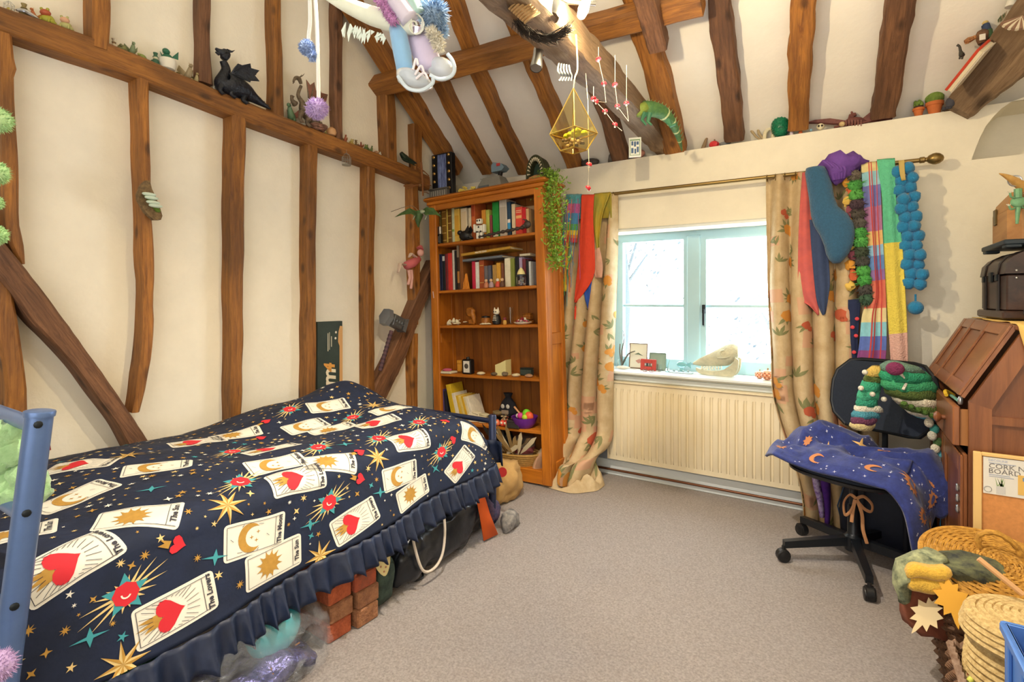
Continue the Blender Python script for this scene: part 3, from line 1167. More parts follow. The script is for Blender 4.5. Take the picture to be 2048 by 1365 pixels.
# gathered ruffle along the edge and round the foot
RUF=mat('navy_ruffle','#182542',.5,h2='#101a30',vscale=10,bump=.15,bscale=30)
def ruf_fn(s,t):
 y=BY0+.02+s*(BLU-.03)
 p=SPREAD.ev(y-BY0,BLV-.001)
 ph=y*118+2.6*math.sin(y*13)
 wv=(.013*math.sin(ph)+.008*math.sin(ph*.43+1))*(.35+.85*t)
 return V((p.x+.006+.035*t+wv,p.y+.006*math.cos(ph)*t,p.z-.100*t-.012*t*math.sin(ph*.5)))
b=MB()
b.grid(ruf_fn,760,7)
rf=b.build('ruffle',RUF,spread,world=True,smooth=180,solid=.002)
b=MB()
def ruf2(s,t):
 x=BX0+.15+s*(BX1-BX0-.08)
 ph=x*60+2*math.sin(x*8)
 wv=.016*math.sin(ph)*(.25+.95*t)
 return V((x,BY1+.012+.03*t+wv,bed_top(x,BY1)-.02-.13*t))
b.grid(ruf2,220,5)
b.build('ruffle',RUF,spread,world=True,smooth=180,solid=.002)
# bed frame
bed=thing('bed','blue metal bed frame with tubular headboard, raised on bricks','bed',(BX1-.5,1.3,0))
hb0=ond(10,1360,1.10)
hb1=ond(80,822,1.13)
ax=(hb1-hb0).normalized()
b=MB()
b.tube([hb0-ax*.45,hb1-ax*.008],.0245,16)
b.build('headboard_post',BLUE_METAL,bed,world=True)
b=MB()
b.tube([hb1-ax*.012,hb1-ax*.002,hb1,hb1+ax*.002],[.027,.028,.027,.02],16)
b.build('post_cap',BLUE_METAL,bed,world=True)
tcam=(EYE-hb1).normalized()
for u,v in((81,853),(57,1028),(33,1209)):
 q=ond(u,v,1.10)
 q=hb0+ax*(q-hb0).dot(ax)
 q=q+(tcam-ax*tcam.dot(ax)).normalized()*.022
 nrm=(tcam-ax*tcam.dot(ax)).normalized()
 b=MB().mx(frame_mx(q,nrm,ax))
 b.lathe([(.008,0),(.008,.004),(.005,.006),(.001,.006)],10)
 b.build('bolt',IRON,bed,world=True)
far=V((BX0+.06,hb1.y-.02,hb1.z))
for k,(zz,r_)in enumerate(((-.035,.017),(-.23,.014),(-.43,.014),(-.62,.014))):
 p=hb1+ax*zz
 q=V((far.x,p.y,p.z))
 b=MB()
 b.tube([p,q],r_,12)
 b.build('headboard_rail',BLUE_METAL,bed,world=True)
b=MB()
b.tube([V((far.x,hb0.y,0.1)),V((far.x,hb1.y,hb1.z))],.0245,14)
b.build('headboard_post',BLUE_METAL,bed,world=True)
fp=ony(985,832,2.335)
for xx in(fp.x,BX0+.08):
 b=MB()
 b.tube([(xx,2.335,.03),(xx,2.335,fp.z),(xx,2.335,fp.z+.006)],[.021,.021,.016],14)
 b.build('footboard_post',NAVY,bed,world=True)
for zz in(.30,fp.z-.03):
 b=MB()
 b.tube([(fp.x,2.335,zz),(BX0+.08,2.335,zz)],.014,10)
 b.build('footboard_rail',NAVY,bed,world=True)
for xx in(BX1-.03,BX0+.04):
 b=MB()
 b.box((xx,(BY0+2.33)/2,.33),(.03,2.33-BY0,.05),.006)
 b.build('side_rail',NAVY,bed,world=True)
b=MB()
b.box(((BX0+BX1)/2-.02,(BY0+BY1)/2,.43),(BX1-BX0-.08,BY1-BY0-.12,.16),.03)
b.build('mattress',plain('#d9d4c6',.9),bed,world=True)
# ------------------------------------------------------------------ bricks under the bed
BRK=[mat('brick_a','#c0633c',.9,h2='#94482c',vscale=30,bump=.6,bscale=120),mat('brick_b','#a97550',.9,h2='#7d5238',vscale=26,bump=.7,bscale=110),mat('brick_c','#b5583a',.9,h2='#6d4434',vscale=18,bump=.6,bscale=120)]
bl,bw,bh=.215,.102,.066
pier=onz(645,1268,0)
def brick_mesh():
 b=MB()
 b.box((0,0,bh/2),(bw,bl,bh),.005)
 return b
labels={(0,0):('orange red brick at the bottom of the near brick stack under the bed',0),(0,1):('brown worn brick second from the floor in the near stack',1),(0,2):('orange brick third from the floor in the near stack',0),(0,3):('red brick topmost of the near stack, half under the ruffle',2),(1,0):('tan brick at the bottom of the far brick stack under the bed',1),(1,1):('tan brown brick second from the floor in the far stack',1),(1,2):('dark speckled brick third from the floor in the far stack',2),(1,3):('pink red brick topmost of the far stack under the bed',0)}
proto=None
rnd=random.Random(4)
for(i,k),(lb,mi)in labels.items():
 bm_=brick_mesh().build('brick',BRK[mi],loc=(-1.66+.012*i+rnd.uniform(-.008,.008),1.275+i*.115+(.006 if k%2 else 0),k*(bh+.0005)),rot=(0,0,R(90)+rnd.uniform(-.06,.06)))
 tag(bm_,lb,'brick','bricks raising the bed')
# ------------------------------------------------------------------ bookcase
PINE=wood('pine_bookcase','#c87a22','#a45c14','#8e4e12',rough=.45,scale=5,along=(10,10,.8),bump=.12,perobj=.05)
PINE_H=wood('pine_shelf','#c87a22','#a45c14','#8e4e12',rough=.45,scale=5,along=(.8,10,10),bump=.12,perobj=.05)
PINE_B=wood('pine_back','#a8661f','#824a14','#6c3c12',rough=.55,scale=5,along=(10,10,.8),bump=.15,perobj=.14)
BCL=V((-2.10,3.19,0))
BCR=(0,R(-2.0),0)
BCM=Matrix.LocRotScale(BCL,Matrix.Rotation(BCR[1],3,'Y'),None)
BCI=BCM.inverted()
case=thing('bookcase','tall honey pine bookcase in the corner, filled with books and ornaments','bookcase',BCL,rot=BCR)
W2,DP,HT=.50,.185,1.99
YBK=.085
b=MB()
b.box((0,(YBK-DP)/2-.006,HT+.045),(2*W2+.07,DP+YBK+.04,.03),.010)
b.box((0,(YBK-DP)/2,HT+.015),(2*W2+.03,DP+YBK+.015,.03),.006)
b.build('crown',PINE_H,case)
for sx in(-1,1):
 b=MB()
 b.box((sx*(W2-.034),-DP+.012,HT/2),(.068,.024,HT),.004)
 b.build('stile',PINE,case)
# framed side with sunk panels
 sd=bpy.data.objects.new('side',None)
 COL.objects.link(sd)
 sd.parent=case
 for(y0,y1,z0,z1,nm)in((-DP+.024,-DP+.08,0,HT,'side_post'),(YBK-.05,YBK,0,HT,'side_post'),(-DP+.08,YBK-.05,HT-.09,HT,'side_rail'),(-DP+.08,YBK-.05,.93,1.01,'side_rail'),(-DP+.08,YBK-.05,0,.14,'side_rail')):
  b=MB()
  b.box((sx*(W2-.012),(y0+y1)/2,(z0+z1)/2),(.024,y1-y0,z1-z0),.003)
  b.build(nm,PINE,sd)
 for z0,z1 in((.14,.93),(1.01,HT-.09)):
  b=MB()
  b.box((sx*(W2-.018),(YBK-DP)/2,(z0+z1)/2),(.010,DP+YBK-.10,z1-z0+.01))
  b.build('panel',PINE,sd,smooth=0)
b=MB()
b.box((0,-DP+.012,HT-.022),(2*W2-.136,.022,.044),.003)
b.build('top_rail',PINE_H,case)
b=MB()
b.box((0,-DP+.016,.045),(2*W2-.136,.02,.09),.003)
b.build('plinth',PINE_H,case)
b=MB()
b.box((0,YBK-.03,HT-.09),(2*W2-.06,.02,.05),.003)
b.build('inner_batten',plain('#d9b98a',.6),case)
SH=[1.695,1.335,1.070,.705,.352,.090]
for z in SH:
 b=MB()
 b.box((0,(YBK-DP)/2+.004,z-.011),(2*W2-.052,DP+YBK-.03,.022),.004)
 b.build('shelf',PINE_H,case)
nb=11
bwid=(2*W2-.05)/nb
for k in range(nb):
 b=MB()
 b.box((-W2+.025+(k+.5)*bwid,YBK-.008,HT/2),(bwid-.003,.010,HT))
 b.build('back_board',PINE_B,case,smooth=0)
def bl(u,v,yl):
 """the point of the bookcase's own plane y = yl seen at a pixel, in bookcase space"""
 e=BCI@EYE
 d=BCI.to_3x3()@ray(u,v)
 return e+d*((yl-e.y)/d.y)
ORD=['first','second','third','fourth','fifth','sixth','seventh','eighth','ninth','tenth','eleventh','twelfth','thirteenth','fourteenth','fifteenth','sixteenth','seventeenth','eighteenth','nineteenth','twentieth']
PAGES=mat('book_pages','#e2d6b8',.9,var=.06,vscale=8,stretch=(120,1,1))
def bc_place(o,lx,ly,lz,rz=0,ry=0,rx=0):
 """stand a top-level thing in the leaning bookcase"""
 m=BCM@Matrix.Translation((lx,ly,lz))@Matrix.Rotation(rz,4,'Z')@Matrix.Rotation(ry,4,'Y')@Matrix.Rotation(rx,4,'X')
 o.location=m.translation
 o.rotation_euler=m.to_euler()
 return o
def book(label,w_,h_,d_,col,group,bands=(),band_col='#d8b45c',rough=.55):
 t=thing('book',label,'book',group=group)
 b=MB()
 th=min(.004,w_*.18)
 b.box((0,.004,h_/2),(w_,.008,h_),.003)
 b.box((-w_/2+th/2,d_/2,h_/2),(th,d_-.004,h_))
 b.box((w_/2-th/2,d_/2,h_/2),(th,d_-.004,h_))
 b.build('cover',mat('cloth'+col,col,rough,var=.10,vscale=30),t,smooth=0)
 b=MB()
 b.box((0,d_/2+.002,h_/2),(w_-2*th-.0004,d_-.014,h_-.008))
 b.build('pages',PAGES,t,smooth=0)
 for z0,z1,c in bands:
  b=MB()
  b.box((0,-.0004,h_*(z0+z1)/2),(w_*.82,.0012,h_*(z1-z0)))
  b.build('spine_label',plain(c or band_col,.6),t,smooth=0)
 return t
def book_row(rows,x0,sx,y0,sy,sh,group,shelf_name,yl):
 for i,rw in enumerate(rows):
  a,c,top,col,desc=rw[:5]
  bands=rw[5]if len(rw)>5 else()
  dy=rw[6]if len(rw)>6 else 0
  tilt=rw[7]if len(rw)>7 else 0
  zb_=SH[sh]
  p=bl(x0+a/sx,y0+top/sy,yl+dy)
  q=bl(x0+c/sx,y0+top/sy,yl+dy)
  wd=max(.007,q.x-p.x-.0008)
  h_=p.z-zb_
  t=book('%s, %s book from the left on the %s'%(desc,ORD[i],shelf_name),wd,h_,random.uniform(.13,.17),col,group,bands)
  bc_place(t,(p.x+q.x)/2,yl+dy,zb_+.0005,ry=tilt)
Gd='#d9b765'
row1=[(222,284,250,'#20222a','narrow black'),(287,352,242,'#6b5c2a','olive brown cream-edged',[(.86,.9,'#e6dcc0')]),(362,444,230,'#8a6426','gold-tooled brown',[(.1,.12,Gd),(.3,.32,Gd),(.5,.52,Gd),(.7,.72,Gd),(.88,.9,Gd)]),(446,463,222,'#e2c95c','thin yellow'),(466,530,215,'#7a5522','ribbed brown',[(.15,.17,Gd),(.35,.37,Gd),(.55,.57,Gd),(.75,.77,Gd)]),(534,576,168,'#c9d3b0','pale green pink-topped',[(.9,.99,'#d98a9a'),(.3,.36,'#7fa04a')]),(579,666,246,'#e6c258','broad yellow',[(.2,.8,'#d9a83e')]),(690,792,236,'#e8dcc0','broad cream',[(.25,.9,'#dcc8a2')]),(822,864,224,'#ddd0b2','slim cream'),(866,930,96,'#d4703a','tall orange',[(.6,.95,'#b04a26'),(.1,.5,'#c4602e')]),(1046,1114,262,'#d99436','short amber'),(1120,1176,258,'#b9c05a','yellow green'),(1186,1224,350,'#8c3f44','small maroon'),(1228,1332,130,'#1f8f3c','glossy bright green',[(.05,.12,'#e8e4d4')]),(1346,1472,88,'#cfc8bc','tall pale grey titled',[(.15,.8,'#b4ab9e')]),(1480,1538,124,'#24425e','navy blue-bottomed',[(.2,.4,'#3d9ad0'),(.4,.5,'#e8dcd4')]),(1556,1616,160,'#d8c4a2','cream tan'),(1624,1738,215,'#d84a3c','wide coral red',[(.8,.82,'#f0d9b0'),(.86,.88,'#f0d9b0'),(.6,.7,'#e8b070')]),(1740,1800,222,'#c4202a','deep red'),(1804,1852,238,'#cba678','tan')]
book_row(row1,840,8.533,390,8.536,0,'books on the top shelf','top shelf',-.09)
vs_,fs_=text_mesh('BI',.05,0,.002)
row2=[(168,236,152,'#e0a0a4','pink-spined',[(.02,.66,'#e8d69a')],-.05),(238,292,250,'#8d6a36','tan brown',[(.1,.9,'#a27c44')]),(294,332,246,'#44506e','slate blue'),(334,374,262,'#1e2c52','dark navy'),(376,422,252,'#22252c','black white-topped',[(.82,.95,'#d8d8d4')]),(424,468,240,'#7a2e34','dark red'),(470,538,230,'#d03a34','bright red'),(544,580,178,'#c9c6bc','white and grey'),(582,614,190,'#1b1b20','slim black'),(620,664,66,'#3c2a20','very tall dark brown',[(.7,.95,'#8a7a66'),(.15,.4,'#b07a3c')]),(667,722,74,'#8a5526','tall leather brown'),(880,938,372,'#c22a4a','crimson'),(940,1000,380,'#dfe0dc','white'),(1004,1086,352,'#a34e28','wide rust brown',[(.2,.22,Gd),(.8,.82,Gd)]),(1092,1150,448,'#6f6a70','short grey'),(1156,1206,440,'#5a5f72','short slate'),(1232,1298,430,'#b08a4a','short tan'),(1300,1366,395,'#d8a13c','short gold'),(1380,1422,400,'#7a4a36','short brown'),(1438,1530,318,'#e6e0c8','wide cream')]
book_row(row2,840,8.533,480,8.536,1,'books on the second shelf','second shelf',-.10)
row2b=[(1534,1606,320,'#7f8a3e','olive green'),(1618,1676,288,'#1a1c24','thick black'),(1686,1738,300,'#a79ac0','lilac'),(1742,1798,330,'#6f2f3c','plum red'),(1804,1846,350,'#22242c','narrow black'),(1850,1888,370,'#c6ccd0','pale grey')]
for i,rw in enumerate(row2b):
 p,q=bl(840+rw[0]/8.533,480+rw[2]/8.536,-.09),bl(840+rw[1]/8.533,480+rw[2]/8.536,-.09)
 t=book('%s book, %s from the right upright on the second shelf'%(rw[4],ORD[5-i]),q.x-p.x-.001,p.z-SH[1],.15,rw[3],'books on the second shelf')
 bc_place(t,(p.x+q.x)/2,-.09,SH[1]+.0005)
def lying(label,pa,pb,thick,depth,col,yl,rz=0,text=None):
 """book on its side, spine towards the room, along the pixels pa to pb"""
 a,c=bl(pa[0],pa[1],yl),bl(pb[0],pb[1],yl)
 L_=(c-a).length
 t=thing('book',label,'book',group='books lying on the second shelf')
 b=MB()
 b.box((L_/2,depth/2,.002),(L_,depth,.004))
 b.box((L_/2,depth/2,thick-.002),(L_,depth,.004))
 b.box((L_/2,.003,thick/2),(L_,.006,thick),.002)
 b.build('cover',mat('cloth'+col,col,.55,var=.1,vscale=30),t,smooth=0)
 b=MB()
 b.box((L_/2,depth/2+.002,thick/2),(L_-.008,depth-.01,thick-.009))
 b.build('pages',PAGES,t,smooth=0)
 if text:
  vs,fs=text_mesh(text,thick*.8,0,.0006)
  b=MB()
  b.add([(L_*.42+x,-.0006,thick/2+y)for x,y in vs],fs)
  b.build('title',plain('#eadfc4',.6),t,smooth=0)
 ry=-math.atan2(c.z-a.z,c.x-a.x)
 bc_place(t,a.x,yl,a.z,rz=0,ry=ry)
 return t
g1=lying('grey book lying on its side on the second shelf row',(925,524),(1004,515),.017,.20,'#77808a',-.12)
g2=lying('yellow and black book titled PIRATES DEAD lying topmost on the second shelf',(922,513),(1020,498),.020,.19,'#c79a3c',-.11,text='PIRATES DEAD')
lying('cream book lying across the upright books at the right of the second shelf',(1039,513),(1060,511),.016,.12,'#e4dcc2',-.08)
# leather mark and orange raffia bunch between the books
b=MB()
rnd=random.Random(9)
for k in range(60):
 x=rnd.uniform(-.03,.03)
 b.tube([(x*.3,0,.10+rnd.uniform(-.02,.02)),(x*.8,rnd.uniform(-.01,.01),.05),(x,rnd.uniform(-.012,.012),0)],.0016,4,False)
o=b.build('raffia_bunch',plain('#d98a2e',.8),loc=(0,0,0))
tag(o,'fan of orange raffia straws standing between second-shelf books','ornament')
p=bl(933,578,-.12)
bc_place(o,p.x,-.12,SH[1])
# ------------------------------------------------------------------ ornaments in the bookcase
def orn(name,label,cat,u,v,sh,yl,rz=0,group=None,scale=1.22):
 """an Empty on a shelf at a pixel"""
 t=thing(name,label,cat,group=group,scale=scale)
 p=bl(u,v,yl)
 bc_place(t,p.x,yl,SH[sh]+.0006,rz=rz)
 return t
BLACKP=mat('black_plastic','#17181b',.4)
SILVER=mat('silver','#b9bcc0',.3,metal=.9)
BONE=mat('bone','#ded5b8',.65,var=.08,vscale=40)
TERRA=mat('terracotta','#c8703c',.85,var=.06,vscale=40)
CLEAR=mat('clear_glass','#f4fafa',.03,trans=1,ior=1.3)
WAX=mat('candle_wax','#e6dc9e',.6)
t=orn('model_box','small black and silver box model at the left of the top shelf','ornament',876,478,0,-.135)
b=MB(); b.box((0,0,.03),(.06,.03,.06),.004); b.build('body',BLACKP,t)
b=MB(); b.box((.012,0,.085),(.034,.024,.05),.003); b.build('screen',SILVER,t)
for k in range(4):
 b=MB(); b.box((-.018+k*.012,-.017,.028),(.005,.004,.04)); b.build('column',SILVER,t)
t=orn('dragon_ornament','crouched black dragon ornament in front of top shelf books','ornament',930,478,0,-.135)
b=MB(); b.ball((0,0,.032),(.042,.024,.032)); b.ball((-.030,-.008,.052),(.018,.018,.016)); b.tube([(.02,0,.03),(.05,.005,.012),(.03,-.02,.006)],[.014,.009,.003],7); b.build('body',BLACKP,t)
for sx in(-1,1):
 b=MB(); b.slab([(0,sx*.008,.05),(.035,sx*.012,.09),(.05,sx*.014,.06),(.03,sx*.012,.04)],(0,sx*.003,0)); b.build('wing',BLACKP,t)
t=orn('block_figure','white and black jointed block figure standing on the top shelf','figurine',960,476,0,-.145)
for(x,z,w_,h_,m)in((-.012,.02,.018,.04,0),(.014,.02,.018,.04,0),(0,.062,.05,.038,0),(0,.105,.036,.03,0),(-.034,.066,.014,.05,0),(.034,.060,.014,.05,0)):
 b=MB(); b.box((x,0,z),(w_,.024,h_),.003); b.build('block',plain('#e4e2d6',.5),t)
for(x,z)in((-.008,.108),(.009,.108),(0,.07),(-.012,.042),(.014,.042)):
 b=MB(); b.box((x,-.0125,z),(.008,.003,.010)); b.build('dark_joint',BLACKP,t)
# long dragon wand
t=orn('dragon_wand','long dark carved wand with a dragon head lying along the top shelf','ornament',958,474,0,-.155,scale=1)
p,q=bl(962,472,-.155),bl(1058,452,-.155)
L_=q.x-p.x
mw=mat('dark_pewter','#4a423e',.5,metal=.4,var=.2,vscale=60)
b=MB()
pts=[(L_*k/40,0,.014+.03*(k/40))for k in range(41)]
b.tube(pts,[.009+.0035*math.sin(k*1.6)+.003*(k/40)for k in range(41)],9)
b.build('shaft',mw,t)
b=MB(); b.ball((L_+.005,0,.058),(.030,.018,.026)); b.ball((L_-.02,-.006,.050),(.018,.012,.012)); b.build('head',mw,t)
for k in(-1,1):
 b=MB(); b.tube([(L_+.004,k*.010,.078),(L_-.012,k*.014,.095),(L_-.028,k*.016,.092)],[.006,.004,.001],6); b.build('horn',mw,t)
# second shelf small things
for i,(u,col,nm)in enumerate(((973,'#b9785a','brown seated figurine left of the group on the second shelf'),(983,'#a88f96','grey mauve seated figurine on the second shelf'),(996,'#c44a3a','red and white round gnome figurine on the second shelf'),(1005,'#5a3a2c','dark brown figurine right of the gnome on the second shelf'))):
 t=orn('figurine',nm,'figurine',u,575,1,-.15,group='small figurines on the second shelf')
 b=MB(); b.lathe([(.004,0),(.015,.002),(.017,.014),(.012,.028),(.006,.036)],10); b.build('body',plain(col,.6),t)
 b=MB(); b.ball((0,-.002,.043),.010); b.build('head',plain('#d8b490' if i!=2 else '#e6dccc',.6),t)
t=orn('snow_globe_jar','clear lidded jar with a cream conical top on the second shelf','jar',1043,575,1,-.14)
b=MB(); b.lathe([(.026,0),(.028,.004),(.028,.05),(.025,.054),(.024,.054),(.026,.05),(.026,.005)],16); b.build('glass',CLEAR,t)
b=MB(); b.lathe([(.029,.054),(.029,.062),(.024,.066)],16); b.build('lid',plain('#3a4048',.4,.5),t)
b=MB(); b.lathe([(.024,.066),(.020,.080),(.012,.096),(.002,.106)],14); b.build('cone_top',WAX,t)
rnd=random.Random(2)
for k in range(7):
 b=MB(); b.ball((rnd.uniform(-.014,.014),rnd.uniform(-.014,.014),.012+.005*k),.008,7,5); b.build('pebble',plain(rnd.choice(('#c9a9a0','#8d8f96','#e0d6c8')),.6),t)
# bookmark tail hanging from the second shelf
b=MB(); b.slab([(0,0,0),(.006,0,0),(.016,-.004,-.05),(.010,-.004,-.052)],(0,.001,0))
o=b.build('bookmark',plain('#e6d4dc',.7),loc=(0,0,0),smooth=0)
tag(o,'pale pink bookmark tail dangling below the second shelf','bookmark')
p=bl(868,588,-.175); bc_place(o,p.x,-.19,SH[1]-.004)
# third shelf
rnd=random.Random(12)
t=orn('shell_tray','heap of cream shells and bones at the left of the third shelf','ornament',912,652,2,-.12)
for k in range(9):
 b=MB(); b.at((rnd.uniform(-.07,.07),rnd.uniform(-.03,.03),.008+rnd.uniform(0,.024)),(rnd.uniform(-.3,.3),rnd.uniform(-.3,.3),rnd.uniform(0,3)))
 b.lathe([(.002,-.020),(.010,-.012),(.013,0),(.008,.012),(.002,.020)],8)if k%2 else b.box((0,0,0),(.05,.022,.006),.002)
 b.build('shell',BONE,t)
t=orn('glass_tumbler','tiny clear glass at the left end of the third shelf','glass',874,652,2,-.13)
b=MB(); b.lathe([(.012,0),(.014,.036),(.0125,.036),(.011,.003)],14); b.build('glass',CLEAR,t)
t=orn('glass_tumbler','tall clear glass behind the bowl of trinkets on the third shelf','glass',1021,640,2,-.06)
b=MB(); b.lathe([(.014,0),(.018,.10),(.0165,.10),(.0125,.004)],14); b.build('glass',CLEAR,t)
AMB=mat('amber_wood','#b06f24',.45,h2='#7a4616',vscale=30)
t=orn('elephant_head_carving','amber carved wooden elephant head on a stand, third shelf','carving',945,652,2,-.10)
b=MB(); b.ball((-.012,0,.078),(.036,.026,.032)); b.tube([(.005,-.008,.070),(.022,-.014,.045),(.028,-.016,.016),(.022,-.018,.004)],[.020,.014,.009,.005],9); b.build('head',AMB,t)
b=MB(); b.slab([(-.02,-.026,.10),(.012,-.030,.095),(.006,-.030,.05),(-.018,-.027,.06)],(0,.005,0)); b.build('ear',AMB,t)
b=MB(); b.box((0,.004,.018),(.044,.036,.036),.006); b.build('base',AMB,t)
t=orn('lidded_pot','squat amber glass pot with a dark lid, third shelf','pot',972,652,2,-.12)
b=MB(); b.lathe([(.022,0),(.029,.008),(.029,.034),(.024,.042)],14); b.build('pot',AMB,t)
b=MB(); b.lathe([(.026,.042),(.026,.05),(.008,.054)],14); b.build('lid',BLACKP,t)
t=orn('cat_ornament','black and white skeleton cat ornament on the third shelf','ornament',994,653,2,-.13)
b=MB(); b.lathe([(.006,0),(.024,.003),(.028,.022),(.022,.048),(.012,.060)],14); b.build('body',BLACKP,t)
b=MB(); b.ball((0,-.002,.074),(.021,.018,.017)); b.build('head',plain('#e9e2cf',.5),t)
for sx in(-1,1):
 b=MB(); b.at((sx*.012,-.002,.086)); b.lathe([(.007,0),(.001,.016)],6); b.build('ear',plain('#e9e2cf',.5),t)
 b=MB(); b.ball((sx*.007,-.019,.076),.004,6,5); b.build('eye',BLACKP,t)
for k in range(4):
 b=MB(); b.box((0,-.0245+.0012*k,.026+k*.009),(.026-.003*k,.004,.004),.001); b.build('rib',plain('#e9e2cf',.5),t)
t=orn('trinket_dish','dish heaped with colourful beads and crystals on the third shelf','dish',1046,654,2,-.12)
b=MB(); b.lathe([(.03,0),(.05,.008),(.054,.014),(.05,.013),(.03,.005)],18); b.build('dish',plain('#e8dcc8',.5),t)
for k in range(26):
 b=MB(); a=rnd.random()*6.28; r_=rnd.uniform(0,.044); b.at((r_*math.cos(a),r_*math.sin(a),.012+rnd.uniform(0,.028)*(1-r_/.06)),(rnd.random()*3,rnd.random()*3,0))
 rr=rnd.uniform(.005,.010)
 b.ball((0,0,0),(rr,rr*.8,rr*1.2),6,4); b.build('bead',plain(rnd.choice(('#c2496a','#e3c0c8','#8fb08a','#d9a54a','#e9e2d4','#8a2a34','#6f9a8a','#e6ddc6')),.35),t)
b=MB(); b.box((0,0,.02),(.06,.045,.04),.004); b.box((0,0,.043),(.064,.05,.008),.003)
o=b.build('wooden_box',AMB,loc=(0,0,0)); tag(o,'small amber wooden box at the right back of the third shelf','box'); p=bl(1053,640,-.03); bc_place(o,p.x,-.01,SH[2]+.03)
b=MB(); b.box((0,0,.012),(.08,.06,.024),.004)
o=b.build('wooden_block',AMB,loc=(0,0,0)); tag(o,'flat wooden block under the small amber box, third shelf','block'); bc_place(o,p.x,-.01,SH[2]+.001)
t=orn('bone_pile','curved pale tusk and bone pieces in front of the amber pot','ornament',968,655,2,-.165)
for k in range(3):
 b=MB(); b.tube([(-.03+k*.02,0,.004),(-.01+k*.02,.004,.008),(.012+k*.02,0,.005)],[.002,.005,.002],6); b.build('tusk',BONE,t)
t=orn('ochre_figurine','small ochre figurine with a maroon cap between cat and beads','figurine',1010,654,2,-.14)
b=MB(); b.lathe([(.010,0),(.013,.010),(.008,.026)],10); b.build('body',plain('#c89a4a',.6),t)
b=MB(); b.ball((0,0,.033),.010); b.build('head',plain('#7a2f3a',.6),t)
# fourth shelf
t=orn('flat_box','stack of cream cards with a pink cloth on the left of the fourth shelf','cards',892,752,3,-.13)
b=MB(); b.box((0,0,.006),(.13,.07,.012),.002); b.build('card_stack',BONE,t)
b=MB(); b.ball((.012,0,.020),(.034,.025,.010)); b.build('pink_cloth',plain('#c05a74',.9),t)
t=orn('black_bottle','black square bottle with a white label on the fourth shelf','bottle',937,752,3,-.12)
b=MB(); b.box((0,0,.045),(.066,.045,.09),.005); b.build('bottle',BLACKP,t)
b=MB(); b.box((.004,-.0232,.046),(.046,.002,.07)); b.build('label',plain('#e2ded2',.7),t)
b=MB(); b.ball((.004,-.0245,.05),(.016,.002,.016),8,5); b.build('emblem',plain('#55504a',.7),t)
b=MB(); b.lathe([(.012,.09),(.012,.10),(.009,.104)],10); b.build('stopper',BLACKP,t)
b=MB(); b.box((0,0,.03),(.035,.03,.06),.003); b.box((0,-.001,.075),(.036,.03,.03),.003)
o=b.build('amber_box',plain('#d89a34',.6),loc=(0,0,0)); tag(o,'small amber box behind the black bottle on the fourth shelf','box'); p=bl(917,745,-.05); bc_place(o,p.x,-.03,SH[3]+.001)
t=orn('candle','slanted cream block candle on the fourth shelf','candle',1007,755,3,-.09)
b=MB(); b.slab([(-.037,-.03,0),(.037,-.03,0),(.037,-.03,.092),(.0,-.03,.075),(-.037,-.03,.062)],(0,.06,0)); b.build('wax',WAX,t,smooth=0)
b=MB(); b.tube([(0,0,.075),(.001,0,.084)],.001,5); b.build('wick',BLACKP,t)
for i,(u,col,lb,wd)in enumerate(((962,'#e0d2ae','cream flat stone left of the candle on the fourth shelf',.07),(988,'#6a5c4a','dark flat stone before the candle on the fourth shelf',.05),(1010,'#7a6c58','lumpy brown stone beside the candle',.05),(1032,'#e6d6b0','pale shell-like stone right of the candle',.07),(1058,'#b78f72','pinkish rock heap at the right end of the fourth shelf',.06))):
 rr=random.Random(i)
 b=MB()
 b.ball((0,0,.011),(wd/2,.026,.012+.004*(i==2)),9,6)
 for q in b.v:
  q*=1+.18*mnoise.noise(q*60+V((i,0,0)))
 lo=min(q.z for q in b.v)
 b.v=[q-V((0,0,lo))for q in b.v]
 o=b.build('stone',mat('stone%d'%i,col,.9,var=.15,vscale=60),loc=(0,0,0)); tag(o,lb,'stone'); p=bl(u,757,-.14); bc_place(o,p.x,-.14,SH[3]+.001)
t=orn('dark_tin','small dark green tin behind the rocks on the fourth shelf','tin',1054,755,3,-.05)
b=MB(); b.box((0,0,.02),(.075,.04,.04),.005); b.build('body',plain('#3c4a46',.5),t)
b=MB(); b.box((0,0,.042),(.077,.042,.006),.003); b.build('lid',plain('#2f3a38',.5),t)
# fifth shelf
row5=[(240,275,445,'#8aa02a','green'),(278,312,450,'#5a4a86','purple'),(314,340,470,'#2a2c3a','thin black')]
for i,rw in enumerate(row5):
 p,q=bl(820+rw[0]/4.55,680+rw[2]/4.55,-.10),bl(820+rw[1]/4.55,680+rw[2]/4.55,-.10)
 t=book('%s upright book at the left end of the fifth shelf'%rw[4],q.x-p.x-.001,p.z-SH[4],.15,rw[3],'books on the fifth shelf')
 bc_place(t,(p.x+q.x)/2,-.10,SH[4]+.001,ry=R(-3))
lab5=['large yellow book with a dark mountain cover leaning on the fifth shelf','white book leaning beside the large yellow one','slim yellow book, first of the leaning row on the fifth shelf','slim pale yellow book, second of the leaning row on the fifth shelf','slim bright yellow book, third of the leaning row on the fifth shelf','slim cream book, fourth of the leaning row on the fifth shelf','white paperback ending the leaning row on the fifth shelf']
for i,(u0,u1,vt,col,tl)in enumerate(((893,902,768,'#d9b82c',-12),(903,910,785,'#e4dcc8',-14),(911,916,790,'#e0b83a',-15),(917,922,790,'#e6cf7a',-16),(922,927,791,'#dcae2c',-16),(927,932,792,'#e2d4a8',-17),(932,938,792,'#eae2d0',-18))):
 p,q=bl(u0,vt,-.12),bl(u1,vt,-.12)
 t=book(lab5[i],max(.012,q.x-p.x),p.z-SH[4]-.005,.15,col,'books on the fifth shelf')
 bc_place(t,(p.x+q.x)/2+.045,-.12,SH[4]+.006,ry=R(tl))
